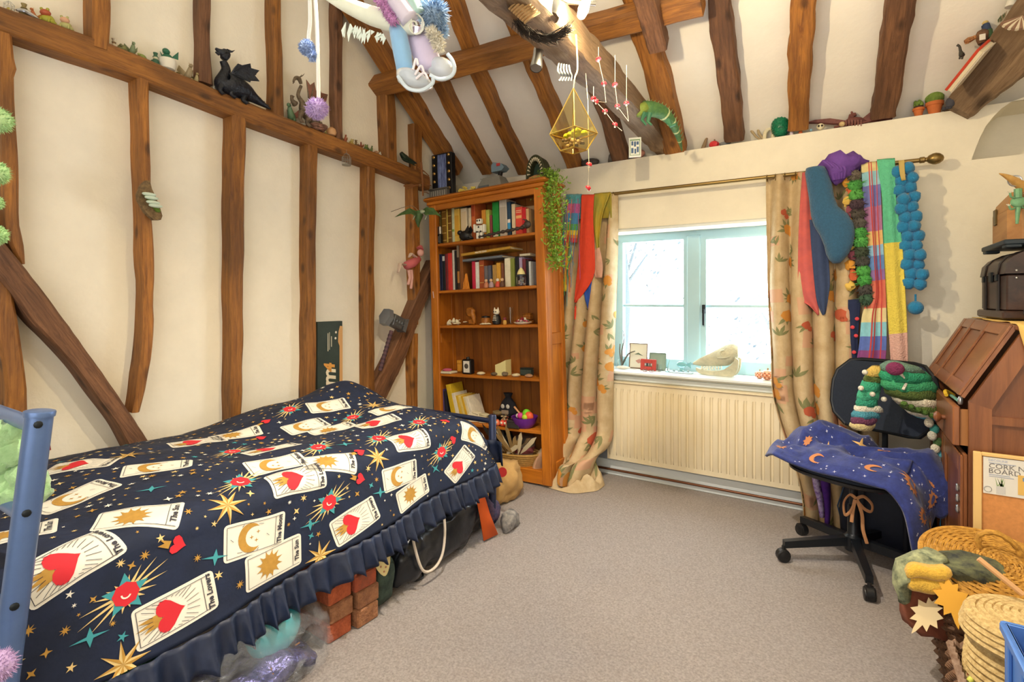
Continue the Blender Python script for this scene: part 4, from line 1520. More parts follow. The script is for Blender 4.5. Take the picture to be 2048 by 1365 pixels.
t=orn('clear_box','clear plastic box full of trinkets on the fifth shelf behind the bed post','box',1008,848,4,-.10)
b=MB(); b.box((0,0,.03),(.16,.10,.06),.004); b.build('box',CLEAR,t)
for k in range(12):
 b=MB(); b.ball((rnd.uniform(-.06,.06),rnd.uniform(-.03,.03),.012+rnd.uniform(0,.03)),rnd.uniform(.008,.014),7,5); b.build('trinket',plain(rnd.choice(('#b04a34','#d9a070','#8a3428','#e0c49a')),.6),t)
t=orn('drawstring_pouch','black drawstring pouch printed with a pale owl on the fifth shelf','pouch',1018,850,4,-.02)
b=MB(); b.lathe([(.03,0),(.062,.015),(.066,.07),(.045,.12),(.018,.15),(.032,.175),(.028,.176)],16);
b.v=[V((q.x,q.y*.6,q.z))for q in b.v]; b.build('bag',plain('#1b1c26',.9),t)
for sx in(-1,1):
 b=MB(); b.ball((sx*.018,-.036,.10),(.013,.006,.014),8,6); b.build('owl_eye',plain('#c9c6c0',.8),t)
b=MB(); b.box((0,-.040,.065),(.05,.004,.03),.003); b.build('owl_chest',plain('#9a8a7a',.8),t)
t=orn('purple_bowl','purple plastic bowl holding bright toys on the fifth shelf','bowl',1050,865,4,-.11,scale=1.1)
b=MB(); b.lathe([(.045,0),(.05,.004),(.072,.03),(.084,.065),(.086,.07),(.081,.068),(.068,.03),(.046,.008)],22); b.build('bowl',plain('#6c2a96',.35),t)
for(x,y,z,r_,c)in((-.03,0,.07,.022,'#d9409a'),(.01,.01,.085,.03,'#7ad42e'),(.04,-.01,.075,.03,'#e8603a'),(-.055,.01,.066,.016,'#e6dcd0'),(.02,-.03,.07,.02,'#b9d83a')):
 b=MB(); b.ball((x,y,z),(r_,r_*.8,r_),10,7); b.build('toy',plain(c,.5),t)
b=MB(); b.tube([(-.02,0,.07),(-.075,0,.125)],.006,8); b.build('stick',plain('#d9a070',.7),t)
t=orn('dark_box','flat dark brown box in front of the purple bowl','box',1030,865,4,-.15)
b=MB(); b.box((0,0,.018),(.08,.05,.036),.003); b.build('base',plain('#34302e',.6),t)
b=MB(); b.box((0,0,.039),(.084,.054,.008),.003); b.build('lid',plain('#3c3633',.6),t)
for i,(u,c,lb)in enumerate(((996,'#e0724a','orange egg-shaped ornament by the bed post'),(1006,'#d8452e','red and white toy beside the orange egg'),(1013,'#b8281e','red toy next to the dark box'))):
 t=orn('toy_egg',lb,'toy',u,862,4,-.155,group='eggs by the bed post')
 b=MB(); b.lathe([(.006,0),(.017,.010),(.018,.022),(.011,.036),(.002,.041)],12); b.build('shell',plain(c,.45),t)
 b=MB(); b.ball((0,-.016,.024),(.008,.004,.008),8,5); b.build('patch',plain('#ecdcc8',.5),t)
t=orn('glass_jar','brown-lidded clear jar behind the bed post on the fifth shelf','jar',997,845,4,-.06)
b=MB(); b.lathe([(.03,0),(.034,.006),(.034,.05),(.03,.056),(.028,.056),(.031,.05),(.031,.007)],16); b.build('glass',CLEAR,t)
b=MB(); b.lathe([(.033,.056),(.033,.068),(.02,.07)],16); b.build('lid',plain('#8d7a54',.5),t)
for i,(u,v_,c,lb,w_,h_)in enumerate(((950,838,'#e6dcc0','cream folded paper heap beside the books on the fifth shelf',.09,.06),(968,842,'#d8cfae','pale carton tilted on the fifth shelf',.06,.05))):
 b=MB(); b.at((0,0,0),(0,0,.3)); b.box((0,0,h_/2),(w_,.07,h_),.004); b.at((.01,0,h_),(0,.15,-.2)); b.box((0,0,.008),(w_*.9,.05,.012),.003)
 o=b.build('paper_box',plain(c,.8),loc=(0,0,0)); tag(o,lb,'paper'); p=bl(u,v_,-.10); bc_place(o,p.x,-.10,SH[4]+.001)
# bottom shelf: feathers, basket and dark bottles
t=orn('feather_basket','low wicker basket heaped with feathers on the bottom shelf','basket',1030,948,5,-.09)
b=MB()
for k in range(6):
 b.ring((0,0,.006+k*.012),.10+.006*k,.007,22,6)
b.v=[V((q.x*1.3,q.y*.7,q.z))for q in b.v]
b.build('basket',mat('wicker_tan','#b08a4a',.8,var=.2,vscale=60),t)
for k in range(16):
 a=rnd.uniform(-1,1)
 L_=rnd.uniform(.12,.22)
 d=V((math.sin(a)*.9,-.3*rnd.random(),.35+.3*rnd.random())).normalized()
 p0=V((rnd.uniform(-.08,.04),rnd.uniform(-.05,.03),.05))
 e=d.cross(V((0,1,0))).normalized()
 b=MB()
 b.slab([p0,p0+d*L_*.3+e*.012,p0+d*L_*.8+e*.014,p0+d*L_,p0+d*L_*.75-e*.012,p0+d*L_*.3-e*.010],(0,.0015,0))
 b.build('feather',plain(rnd.choice(('#4a3b2a','#c9b084','#2f2a26','#a78a5a','#e0d2b0')),.8),t,smooth=0)
for i,(u,c)in enumerate(((994,'#2a2d36'),(1008,'#39343a'),(1020,'#2c3440'))):
 t=orn('dark_bottle',['dark bottle nearest the bed post on the bottom shelf','dark bottle in the middle on the bottom shelf','dark blue bottle right of the others on the bottom shelf'][i],'bottle',u,940,5,.03,group='bottles on the bottom shelf')
 b=MB(); b.lathe([(.024,0),(.026,.004),(.026,.12),(.01,.15),(.01,.18)],14); b.build('glass',plain(c,.15),t)
 b=MB(); b.lathe([(.012,.18),(.012,.195),(.004,.196)],10); b.build('cap',SILVER,t)
t=orn('printed_tub','round pale tub with faded red lettering at the back of the bottom shelf','tub',1050,940,5,-.0)
b=MB(); b.lathe([(.06,0),(.066,.006),(.066,.13),(.06,.136),(.02,.137)],20); b.build('tub',plain('#a89a8c',.7),t)
b=MB(); b.lathe([(.0668,.05),(.0668,.085)],20,False); b.build('band',plain('#a0565a',.7),t)
# ------------------------------------------------------------------ on top of the bookcase
ZTOP=HT+.0605
def top_orn(name,label,cat,u,yl,rz=0,group=None,z=ZTOP):
 t=thing(name,label,cat,group=group)
 e=BCI@EYE
 p=bl(u,360,yl)
 bc_place(t,p.x,yl,z,rz=rz)
 return t
t=top_orn('studded_display','black studded display box with a blue crystal picture on a carved plinth','ornament',886,-.02,rz=R(3))
b=MB(); b.box((0,.012,.215),(.195,.055,.33),.004); b.build('box',BLACKP,t)
b=MB(); b.box((.004,-.0165,.225),(.085,.004,.29),.002); b.build('picture',mat('crystal_picture','#8fa0d0',.3,h2='#2c3566',vscale=14,stretch=(3,1,.7)),t)
for sx in(-1,1):
 for k in range(5):
  b=MB().mx(frame_mx((sx*.072,-.016,.095+k*.066),(0,-1,0),(0,0,1))); b.lathe([(.012,0),(.013,.004),(.009,.009),(.002,.011)],10); b.build('stud',mat('brass_stud','#c9a25a',.3,metal=.9),t)
b=MB(); b.box((-.012,-.03,.012),(.20,.07,.024),.005); b.box((-.012,-.03,.055),(.17,.05,.062),.004); b.box((-.012,-.03,.092),(.19,.06,.012),.004); b.build('plinth',mat('pewter_stone','#6f6c64',.6,var=.2,vscale=40),t)
for k in range(7):
 b=MB(); b.box((-.078+k*.022,-.057,.055),(.010,.006,.044),.002); b.build('baluster',mat('pewter_light','#a5a196',.5,metal=.3),t)
t=top_orn('yellow_flowers','spray of pale yellow artificial flowers on the bookcase top','flowers',935,-.12)
for k in range(9):
 b=MB(); b.at((rnd.uniform(-.09,.09),rnd.uniform(-.02,.02),.016+rnd.uniform(0,.03)),(rnd.uniform(-.6,.6),rnd.uniform(-.6,.6),0))
 for j in range(5):
  a=j*2*PI/5
  b.ball((.012*math.cos(a),.012*math.sin(a),0),(.010,.010,.005),6,4)
 b.build('flower',plain('#ecd96a',.7),t)
b=MB(); b.tube([(-.09,0,.004),(0,.01,.006),(.09,0,.004)],.003,5); b.build('stem',plain('#7a8a3a',.7),t)
# plain grey wedge-shaped case (generic stand-in for a licensed toy)
GREYC=mat('grey_case','#85847c',.55,var=.05,vscale=20)
t=top_orn('grey_wedge_case','grey wedge-shaped toy case with a blue-grey angular top on the bookcase','toy',988,-.03)
b=MB(); b.loft([[(-.125,-.075,0),(.12,-.075,0),(.12,.075,0),(-.125,.075,0)],[(-.10,-.065,.05),(.10,-.065,.05),(.10,.065,.05),(-.10,.065,.05)],[(-.07,-.045,.105),(.075,-.045,.105),(.075,.045,.105),(-.07,.045,.105)]],True,True); b.build('body',GREYC,t,smooth=0)
b=MB(); b.box((-.045,-.073,.026),(.09,.006,.03)); b.build('side_panel',plain('#59626a',.5),t)
b=MB(); b.tube([(.05,0,.10),(.07,-.01,.14)],[.018,.016],10); b.build('neck',BLACKP,t)
b=MB(); b.slab([(.012,-.05,.135),(.012,-.05,.185),(.03,-.05,.205),(.10,-.05,.185),(.125,-.05,.155),(.10,-.05,.135)],(0,.07,0)); b.build('angular_top',plain('#6f8796',.5),t,smooth=0)
b=MB(); b.box((.075,-.052,.18),(.03,.004,.02)); b.build('red_panel',plain('#b83a3a',.5),t)
b=MB(); b.tube([(-.07,0,.09),(-.13,.01,.12)],.003,6); b.build('antenna',SILVER,t)
# crocodile head puppet
CROC=mat('croc_green','#45482a',.7,h2='#2c2f1c',vscale=40,bump=.4,bscale=60)
t=top_orn('crocodile_head','crocodile head with jaws wide open and cream teeth on the bookcase','puppet',1078,-.03)
arc=[(.062*math.cos(R(a))*(1 if a<90 else 1),.02+.155*math.sin(R(a))**.8)for a in range(0,181,12)]
outer=[V((x*1.25,0,z*1.12))for x,z in arc]
inner=[V((x*.75,0,z*.86))for x,z in arc]
b=MB()
n=len(outer)
b.loft([[(p.x,-.05,p.z)for p in outer],[(p.x*.96,.05,p.z*.97)for p in outer],[(p.x,.05,p.z)for p in inner],[(p.x,-.05,p.z)for p in inner],[(p.x,-.05,p.z)for p in outer]],False); b.build('upper_jaw',CROC,t)
b=MB(); b.slab([(p.x,0,p.z)for p in inner],(0,.05,0)); b.build('mouth',plain('#2f4436',.8),t)
for k in range(1,n-1):
 o_,i_=outer[k],inner[k]
 c=o_.lerp(i_,.45)
 d=(V((0,0,.06))-c).normalized()
 b=MB(); b.tube([V((c.x,-.053,c.z)),V((c.x,-.053,c.z))+d*.024],[.006,.001],6); b.build('tooth',BONE,t)
b=MB(); b.at((0,-.01,0)); b.lathe([(.07,0),(.075,.01),(.07,.04),(.04,.055),(.01,.06)],16); b.build('lower_jaw',plain('#b98a54',.8),t)
# trailing artificial plant at the right end
LEAFG=mat('leaf_green','#9cc43a',.6,h2='#64902a',vscale=50,perobj=.2)
t=thing('trailing_plant','bright green artificial trailing plant hanging down the bookcase side','plant',ony(1105,345,3.05))
root=V(t.location)
rnd=random.Random(21)
spine=[ony(u,v,3.06)-root for u,v in((1100,342),(1102,380),(1108,420),(1106,460),(1112,500),(1116,535))]
for s_ in range(5):
 pts=smooth_path([q+V((rnd.uniform(-.05,.05),rnd.uniform(-.05,.05),rnd.uniform(-.02,.02)))*(1 if s_ else 0)for q in spine],6)[:31-s_*3]
 b=MB(); b.tube(pts,.0025,5); b.build('stem',plain('#5c7a26',.7),t)
b=MB()
for k in range(1500):
 f=rnd.random()**1.15
 i=f*(len(spine)-1)
 j=min(int(i),len(spine)-2)
 c=spine[j].lerp(spine[j+1],i-j)
 wd=.095*(1-.55*f)*(.55+.6*min(1,f*6))
 c=c+V((rnd.gauss(0,.55)*wd,rnd.gauss(0,.45)*wd,rnd.uniform(-.02,.02)))
 d=V((rnd.gauss(0,1),rnd.gauss(0,1),rnd.gauss(-.2,.8))).normalized()
 e=d.orthogonal().normalized()
 e=Matrix.Rotation(rnd.random()*6.28,3,d)@e
 L_=rnd.uniform(.022,.04)
 b.add([c,c+d*L_*.5+e*.0055,c+d*L_,c+d*L_*.5-e*.0055],[(0,1,2,3)])
lo=b.build('leaves',LEAFG,t,smooth=0)
lo['kind']='stuff'
# ------------------------------------------------------------------ curtain pole and curtains
BRASS=mat('antique_brass','#8a7448',.35,metal=.8)
YR=YW-.095
rl,rr_=ony(1172,394,YR),ony(1838,321,YR)
pole=thing('curtain_pole','antique brass curtain pole above the window','curtain pole',(rl+rr_)/2)
b=MB(); b.tube([rl,rr_],.0115,12); b.build('rod',BRASS,pole,world=True)
ax=(rr_-rl).normalized()
for e,s_ in((rr_,1),(rl,-1)):
 b=MB().mx(frame_mx(e,ax*s_,(0,0,1)))
 b.lathe([(.0115,0),(.016,.004),(.016,.022),(.011,.026),(.011,.032),(.020,.040),(.028,.056),(.030,.068),(.026,.084),(.014,.098),(.002,.102)],18)
 b.build('finial',BRASS,pole,world=True)
for u in(1222,1548,1800):
 q=ony(u,355,YR)
 t_=(q.x-rl.x)/(rr_.x-rl.x)
 q=rl.lerp(rr_,t_)
 b=MB(); b.tube([q+V((0,.008,-.012)),q+V((0,.05,-.02)),V((q.x,YW,q.z-.02))],.007,8); b.box((q.x,YW-.004,q.z-.02),(.03,.008,.07),.003); b.build('bracket',BRASS,pole,world=True)
CURT=mat('curtain_linen','#cdb893',.9,h2='#b89f78',vscale=12,bump=.15,bscale=200)
C_OR=plain('#c98a3c',.9)
C_RD=plain('#b5583c',.9)
C_GN=plain('#7f7f56',.9)
C_PK=plain('#c99f80',.9)
def leaf2(L_,w_):
 return[(0,0),(L_*.3,w_*.8),(L_*.6,w_),(L_,0),(L_*.6,-w_),(L_*.3,-w_*.8)]
def blob2(r_,rnd,n=10):
 return[(r_*rnd.uniform(.75,1.15)*math.cos(2*PI*k/n),r_*rnd.uniform(.75,1.15)*math.sin(2*PI*k/n))for k in range(n)]
def curtain(label,fn,lu,lv,nu,nv,seed,loc):
 c=Cloth(fn,lu,lv,nu,nv)
# front faces the viewer
 j,i=nv//3,nu//2
 c.sgn=1 if sum(c.n[j][k].y for k in range(nu+1))<0 else-1
 t=thing('curtain',label,'curtain',loc,group='curtains')
 c.mb().build('cloth',CURT,t,world=True,smooth=180,solid=.003)
 rnd=random.Random(seed)
 L_={'o':[],'r':[],'g':[],'p':[]}
 for _ in range(int(lu*lv*22)):
  q=(rnd.uniform(0,lu),rnd.uniform(0,lv))
  L_['p'].append(poly2([(-.05,-.045),(.05,-.045),(.05,.045),(-.05,.045)],q,rnd.uniform(-.1,.1),rnd.uniform(.5,1.2)))
 for _ in range(int(lu*lv*44)):
  q=(rnd.uniform(0,lu),rnd.uniform(0,lv))
  k=rnd.random()
  if k<.40:
   kk='o' if rnd.random()<.62 else 'r'
   L_[kk].append(poly2(blob2(.032,rnd),q,0,rnd.uniform(.7,1.3)))
   L_[kk].append(poly2(blob2(.018,rnd),(q[0]+.02,q[1]+.025),0,1))
  a=rnd.random()*6.28
  for m_ in range(rnd.choice((2,3,4))):
   L_['g'].append(poly2(leaf2(.07,.009),q,a+m_*.6,rnd.uniform(.6,1.2)))
 for nm,k,m,of in(('patch_print','p',C_PK,.0008),('leaf_print','g',C_GN,.0014),('orange_flower_print','o',C_OR,.0020),('red_flower_print','r',C_RD,.0026)):
  o=c.prints(L_[k],of).build(nm,m,t,world=True,smooth=180)
  o['kind']='stuff'
 return t,c
def cl_fn(u,v):
 s,tt=u/.9,v/2.15
 z=1.985-1.96*tt
 wd=sst(0,.45,tt)
 x0=-1.70-.09*sst(.3,.8,tt)+.02*tt
 x1=-1.305-.02*tt-.07*sst(.86,1,tt)
 nf=4.2
 ph=2*PI*nf*s+1.2*math.sin(3*tt)+.5*math.sin(s*5)
 amp=.032+.018*wd
 y=YR+.005-.03*wd+amp*math.sin(ph)
 x=x0+(x1-x0)*s+.018*math.cos(ph)*wd
 y-=.05*sst(.3,.8,tt)
 g=sst(.83,1.0,tt)
 if g>0:
  nz=mnoise.noise((s*4.3,tt*16,2.2))
  n2=mnoise.noise((s*9,tt*30,7.2))
  y-=g*(.24+.07*math.sin(s*9+1)+.08*nz)
  x+=g*(.055*nz-.03)+.02*g*n2
  z=1.985-1.96*.83+(z-(1.985-1.96*.83))*(1+.0*g)
  z=max(.012,z+g*(.05*nz+.05*math.sin(tt*55+s*7)*(1-g*.3)+.02*n2)+.02*g)
 return V((x,y,z))
tl,CL_=curtain('floral linen curtain left of the window, crumpled on the carpet',cl_fn,.9,2.15,110,120,5,(-1.52,3.3,0))
def heap_fn(u,v):
 s,tt=u/.62,v/.50
 a,r_=2*PI*s,tt
 x=-1.555+.235*r_*math.cos(a)
 y=3.19+.185*r_*math.sin(a)
 rid=1-abs(mnoise.noise((x*13+3,y*8,.4)))*2.6
 r2=1-abs(mnoise.noise((x*26,y*20+5,2.4)))*2.6
 z=(.015+.085*rid+.03*r2)*(1-r_**5)+.02*(1-r_**8)+.10*math.exp(-((y-3.34)/.10)**2)*(1-r_**3)
 f=1+.16*mnoise.noise((math.cos(a)*1.6,math.sin(a)*1.6,3.3))
 return V((-1.555+(x+1.555)*f,3.19+(y-3.19)*f,max(.004,z)))
HEAP=Cloth(heap_fn,.62,.50,96,44)
HEAP.sgn=1 if HEAP.n[20][20].z>0 else-1
HEAP.mb().build('crumpled_hem',CURT,tl,world=True,smooth=180)
rnd=random.Random(77)
for nm,m,of in(('leaf_print',C_GN,.0014),('orange_flower_print',C_OR,.002),('red_flower_print',C_RD,.0026)):
 sh=[poly2(blob2(.022,rnd),(rnd.uniform(0,.62),rnd.uniform(.12,.45)),0,rnd.uniform(.7,1.3))for _ in range(5)]
 o=HEAP.prints(sh,of).build(nm,m,tl,world=True,smooth=180)
 o['kind']='stuff'
def cr_fn(u,v):
 s,tt=u/.95,v/2.15
 z=1.985-1.97*tt
 x0=-.372+.02*sst(.3,.6,tt)+.17*sst(.6,1.0,tt)
 x1=.20-.05*tt
 nf=5.0
 ph=2*PI*nf*s+.8*math.sin(2.6*tt+1)
 wd=sst(0,.4,tt)
 y=YR+.005-.02*wd+(.030+.014*wd)*math.sin(ph)
 x=x0+(x1-x0)*s+.015*math.cos(ph)*wd
 y-=.04*sst(.3,.8,tt)
 if tt>.93:
  y-=.05*sst(.93,1,tt)
  z=max(.01,z)
 return V((x,y,z))
tr,CR_=curtain('floral linen curtain right of the window, half hidden by scarves',cr_fn,.95,2.15,110,90,6,(-.1,3.35,0))
for par,xs in((tl,(-1.69,-1.60,-1.51,-1.42,-1.33)),(tr,(-.365,-.32,-.27,-.215,-.16,-.10,-.04,.03))):
 for x in xs:
  t_=(x-rl.x)/(rr_.x-rl.x)
  q=rl.lerp(rr_,t_)
  b=MB(); b.ring((q.x,q.y,q.z-.008),.020,.0025,16,5,'X'); b.build('ring',BRASS,par,world=True)
# ------------------------------------------------------------------ scarves over the pole
def px_interp(pts,n):
 P=smooth_path([V((p[0],p[1],0))for p in pts],6)
 L_=[0]
 for i in range(len(P)-1):
  L_.append(L_[-1]+(P[i+1]-P[i]).length)
 out=[]
 for k in range(n+1):
  t=L_[-1]*k/n
  i=0
  while i<len(L_)-2 and L_[i+1]<t:
   i+=1
  f=(t-L_[i])/max(1e-9,L_[i+1]-L_[i])
  out.append(P[i].lerp(P[i+1],f))
 return out
def strip(name,mats,parent,L,Rr,y,folds=2.0,amp=.010,nu=16,nv=40,matfn=None,wrap=True,ph0=0,solid=.004,bow=0):
 A,B=px_interp(L,nv),px_interp(Rr,nv)
 PA=[ony(a.x,a.y,y)for a in A]
 PB=[ony(a.x,a.y,y)for a in B]
 rows=[]
 if wrap:
  for dz,dy in((-.16,.030),(-.05,.027),(.000,.024),(.012,.012)):
   rows.append((PA[0]+V((0,dy,dz)),PB[0]+V((0,dy,dz))))
 rows+=list(zip(PA,PB))
 b=MB()
 vs,fs,mi=[],[],[]
 for j,(a,c)in enumerate(rows):
  tt=max(0,(j-(4 if wrap else 0)))/nv
  for i in range(nu+1):
   s=i/nu
   p=a.lerp(c,s)
   wv=amp*min(1,.3+tt*3)*math.sin(2*PI*folds*s+ph0+1.1*math.sin(3*tt))
   vs.append(p+V((0,wv-bow*math.sin(PI*s),0)))
 w_=nu+1
 for j in range(len(rows)-1):
  for i in range(nu):
   fs.append((j*w_+i,j*w_+i+1,(j+1)*w_+i+1,(j+1)*w_+i))
   v_=A[max(0,min(nv,j-(4 if wrap else 0)))].y
   mi.append(matfn(i/nu,v_)if matfn else 0)
 b.add(vs,fs)
 b.mi=mi
 return b.build(name,mats,parent,world=True,smooth=180,solid=solid)
def ring_tube(rows,y,depth,n=14,lump=.0,seed=0):
 """soft shape from pixel rows (v, uL, uR) at a plane y"""
 b=MB()
 rings=[]
 for v,ul,ur in rows:
  a,c=ony(ul,v,y),ony(ur,v,y)
  m=(a+c)/2
  hw=(c-a).length/2
  d=min(depth,hw*1.1)
  rg=[]
  for k in range(n):
   th=2*PI*k/n
   q=m+V((math.cos(th)*hw,math.sin(th)*d,0))
   if lump:
    q+=V((mnoise.noise(q*22+V((seed,0,0))),mnoise.noise(q*22+V((0,seed,9))),mnoise.noise(q*22+V((5,seed,0)))))*lump
   rg.append(q)
  rings.append(rg)
 b.loft(rings,True,True)
 return b
def sthing(name,label,cat,u,v,y,group=None):
 return thing(name,label,cat,ony(u,v,y),group=group)
KN=lambda key,h,**k:mat('knit_'+key,h,.95,var=.12,vscale=90,bump=.6,bscale=160,sheen=.3,**k)
# left: rainbow knit, red triangle, gold scarf, blue gauze
t=sthing('rainbow_scarf','rainbow striped knitted scarf with long fringe beside the trailing plant','scarf',1140,600,YR-.06,'scarves on the curtain pole')
rb=[KN('teal','#4f9aa8'),KN('mag','#b85a9a'),KN('blue','#4a8ac0'),KN('green','#5aa05a'),KN('yel','#e0c43c'),KN('ora','#dd7a34'),KN('red','#c8383c')]
bands=[(405,0),(425,1),(447,2),(458,3),(468,4),(476,5),(999,6)]
strip('knit',rb,t,[(1132,392),(1128,430),(1124,460),(1121,486)],[(1162,392),(1160,430),(1157,460),(1154,486)],YR-.06,2.5,.008,14,30,lambda s,v:next(k for q,k in bands if v<q))
strip('lower_end',rb,t,[(1128,518),(1116,535),(1112,552),(1114,580)],[(1146,510),(1140,540),(1142,560),(1140,585)],YR-.065,1.5,.012,10,16,lambda s,v:[6,1,4,3,5][int(s*4.9)],wrap=False)
rnd=random.Random(31)
for k in range(26):
 u=rnd.uniform(1122,1156)
 v0,v1=rnd.uniform(395,490),rnd.uniform(520,660 if k%5==0 else 600)
 p0,p1=ony(u,v0,YR-.075),ony(u+rnd.uniform(-14,8),v1,YR-.075)
 b=MB(); b.tube(smooth_path([p0,p0.lerp(p1,.5)+V((rnd.uniform(-.01,.01),-.006,0)),p1],4),.0022,4,False); b.build('fringe',rb[rnd.randrange(7)],t,world=True)
t=sthing('red_scarf','plain red pointed scarf with a tassel on the left curtain','scarf',1160,640,YR-.075,'scarves on the curtain pole')
REDC=mat('red_wool','#d2442c',.9,var=.06,vscale=30,bump=.2,bscale=150)
strip('cloth',REDC,t,[(1163,393),(1161,440),(1156,520),(1151,570),(1148,604)],[(1188,393),(1186,440),(1189,500),(1186,556),(1152,606)],YR-.075,1.2,.006,12,34)
b=MB(); q=ony(1151,618,YR-.075); b.tube([q+V((0,0,.035)),q+V((0,0,.02))],.0015,5); b.at(q); b.lathe([(.002,.02),(.007,.014),(.006,.006),(.010,-.040),(.009,-.075),(.002,-.075)],10); b.build('tassel',REDC,t,world=True)
t=sthing('gold_scarf','mustard and green gauze scarf hanging beside the red one','scarf',1195,560,YR-.06,'scarves on the curtain pole')
strip('cloth',mat('gold_gauze','#b89a2e',.85,h2='#8d8a3a',vscale=20,stretch=(1,1,.3)),t,[(1187,391),(1186,440),(1190,480),(1196,520),(1203,552)],[(1220,388),(1206,430),(1200,480),(1203,520),(1205,550)],YR-.06,1.6,.008,10,26)
strip('pink_end',mat('pink_gauze','#c99a86',.85,var=.1,vscale=20),t,[(1188,500),(1186,530),(1190,556)],[(1199,495),(1205,530),(1204,556)],YR-.068,1,.006,8,10,wrap=False)
t=sthing('blue_scarf','bright blue gauze scarf end with fringe below the red scarf','scarf',1185,640,YR-.055,'scarves on the curtain pole')
strip('cloth',mat('blue_gauze','#2f58b8',.85,var=.15,vscale=20),t,[(1168,585),(1170,600),(1176,620)],[(1189,545),(1190,580),(1188,620)],YR-.055,1,.006,8,10,wrap=False)
for k in range(8):
 p0=ony(1177+k*1.5,615,YR-.055); p1=ony(1178+k*1.6+rnd.uniform(-3,3),660+rnd.uniform(-10,10),YR-.055)
 b=MB(); b.tube([p0,p1],.0016,4,False); b.build('fringe',plain('#36417e',.9),t,world=True)
# right group
t=sthing('pink_scarf','coral pink scarf hanging left of the blue knitted sleeve','scarf',1620,640,YR-.055,'scarves on the curtain pole')
strip('cloth',mat('coral_wool','#d0635c',.9,h2='#b85a5c',vscale=14),t,[(1604,350),(1599,420),(1596,500),(1598,590),(1622,615),(1634,630)],[(1616,348),(1622,420),(1627,500),(1634,570),(1638,610),(1638,630)],YR-.055,1.2,.007,12,34)
DENIM=KN('denim','#2f5d80')
t=sthing('blue_sleeve','dark blue chunky knitted sleeve with a rounded end over the pole','jumper',1660,530,YR-.09,'scarves on the curtain pole')
ring_tube([(336,1612,1650),(345,1610,1655),(370,1614,1664),(395,1618,1668),(415,1620,1676),(430,1622,1695),(450,1628,1708),(470,1640,1710),(490,1648,1707),(508,1652,1698),(520,1658,1688),(527,1665,1680)],YR-.09,.045,18).build('sleeve',DENIM,t,world=True,smooth=180)
strip('body',mat('slate_knit','#38476a',.95,var=.1,vscale=60),t,[(1619,440),(1622,490),(1628,560),(1634,605),(1645,632)],[(1652,440),(1655,490),(1660,560),(1656,600),(1650,628)],YR-.065,1.2,.008,12,24,wrap=False)
t=sthing('purple_scarf','bunched purple scarf knotted over the pole','scarf',1690,365,YR-.05,'scarves on the curtain pole')
PURP=mat('purple_cotton','#6a449a',.85,var=.15,vscale=18,bump=.5,bscale=40)
b=ring_tube([(311,1660,1690),(315,1648,1712),(322,1640,1730),(330,1641,1736),(338,1645,1728),(346,1650,1715),(354,1657,1704),(362,1666,1692),(366,1672,1684)],YR-.05,.075,26,.030,3)
b.build('bundle',PURP,t,world=True,smooth=180)
for k in range(5):
 a,c=(1645+k*9,322+k*2),(1668+k*5,360-k)
 b=MB(); p0,p1=ony(a[0],a[1],YR-.115),ony(c[0],c[1],YR-.105)
 b.tube(smooth_path([p0,p0.lerp(p1,.5)+V((.012,-.02,.008)),p1],5),[.008]*11,7); b.build('fold',PURP,t,world=True)
# fluffy green and dark scarf
t=sthing('fluffy_scarf','chunky fluffy scarf in green and charcoal blocks','scarf',1725,600,YR-.075,'scarves on the curtain pole')
seq=['#6a6258','#4f9a4c','#5aa04e','#4a3a44','#4f4a44','#5a5650','#4d9a4a','#54a04e','#3f4a3a','#4a4a46','#4f9c4a','#4a9a48','#4a4846','#3e5a46']
for k,c in enumerate(seq):
 v=352+k*19.0
 uc=1708+k*1.9
 q=ony(uc,v,YR-.075)
 b=MB()
 b.ball((q.x,q.y,q.z),(.034,.022,.033),10,7)
 rr=random.Random(k)
 fluff(b,q,.026,70,.026,rr,.003)
 b.build('tuft',mat('fluff'+c,c,1,var=.25,vscale=60),t,world=True)
t=sthing('flower_scarf','orange and yellow ruffled scarf edge beside the fluffy scarf','scarf',1700,570,YR-.065,'scarves on the curtain pole')
for k in range(11):
 v=362+k*21
 u=1697+(4 if k%2 else-3)+k*.6
 q=ony(u,v,YR-.065)
 b=MB(); b.ball(q,(.024,.014,.030),9,6)
 for p in b.v:
  p+=V((mnoise.noise(p*50),mnoise.noise(p*50+V((9,0,0))),mnoise.noise(p*50+V((0,9,0)))))*.016
 b.build('ruffle_piece',plain(['#d9983a','#c8623c','#d8b458','#8a4a5a'][k%4],.9),t,world=True)
t=sthing('dark_floral_scarf','navy scarf end with red flowers below the fluffy scarf','scarf',1710,720,YR-.06,'scarves on the curtain pole')
strip('cloth',plain('#202a4c',.9),t,[(1696,600),(1695,650),(1698,700),(1702,760)],[(1722,598),(1718,650),(1716,700),(1722,760)],YR-.06,1.2,.006,8,16,wrap=False)
for k,(u,v)in enumerate(((1714,638),(1712,672),(1705,655),(1708,705))):
 b=MB(); q=ony(u,v,YR-.074); b.ball(q,(.010,.003,.010),8,5); b.build('flower',plain('#d0404a',.8),t,world=True)
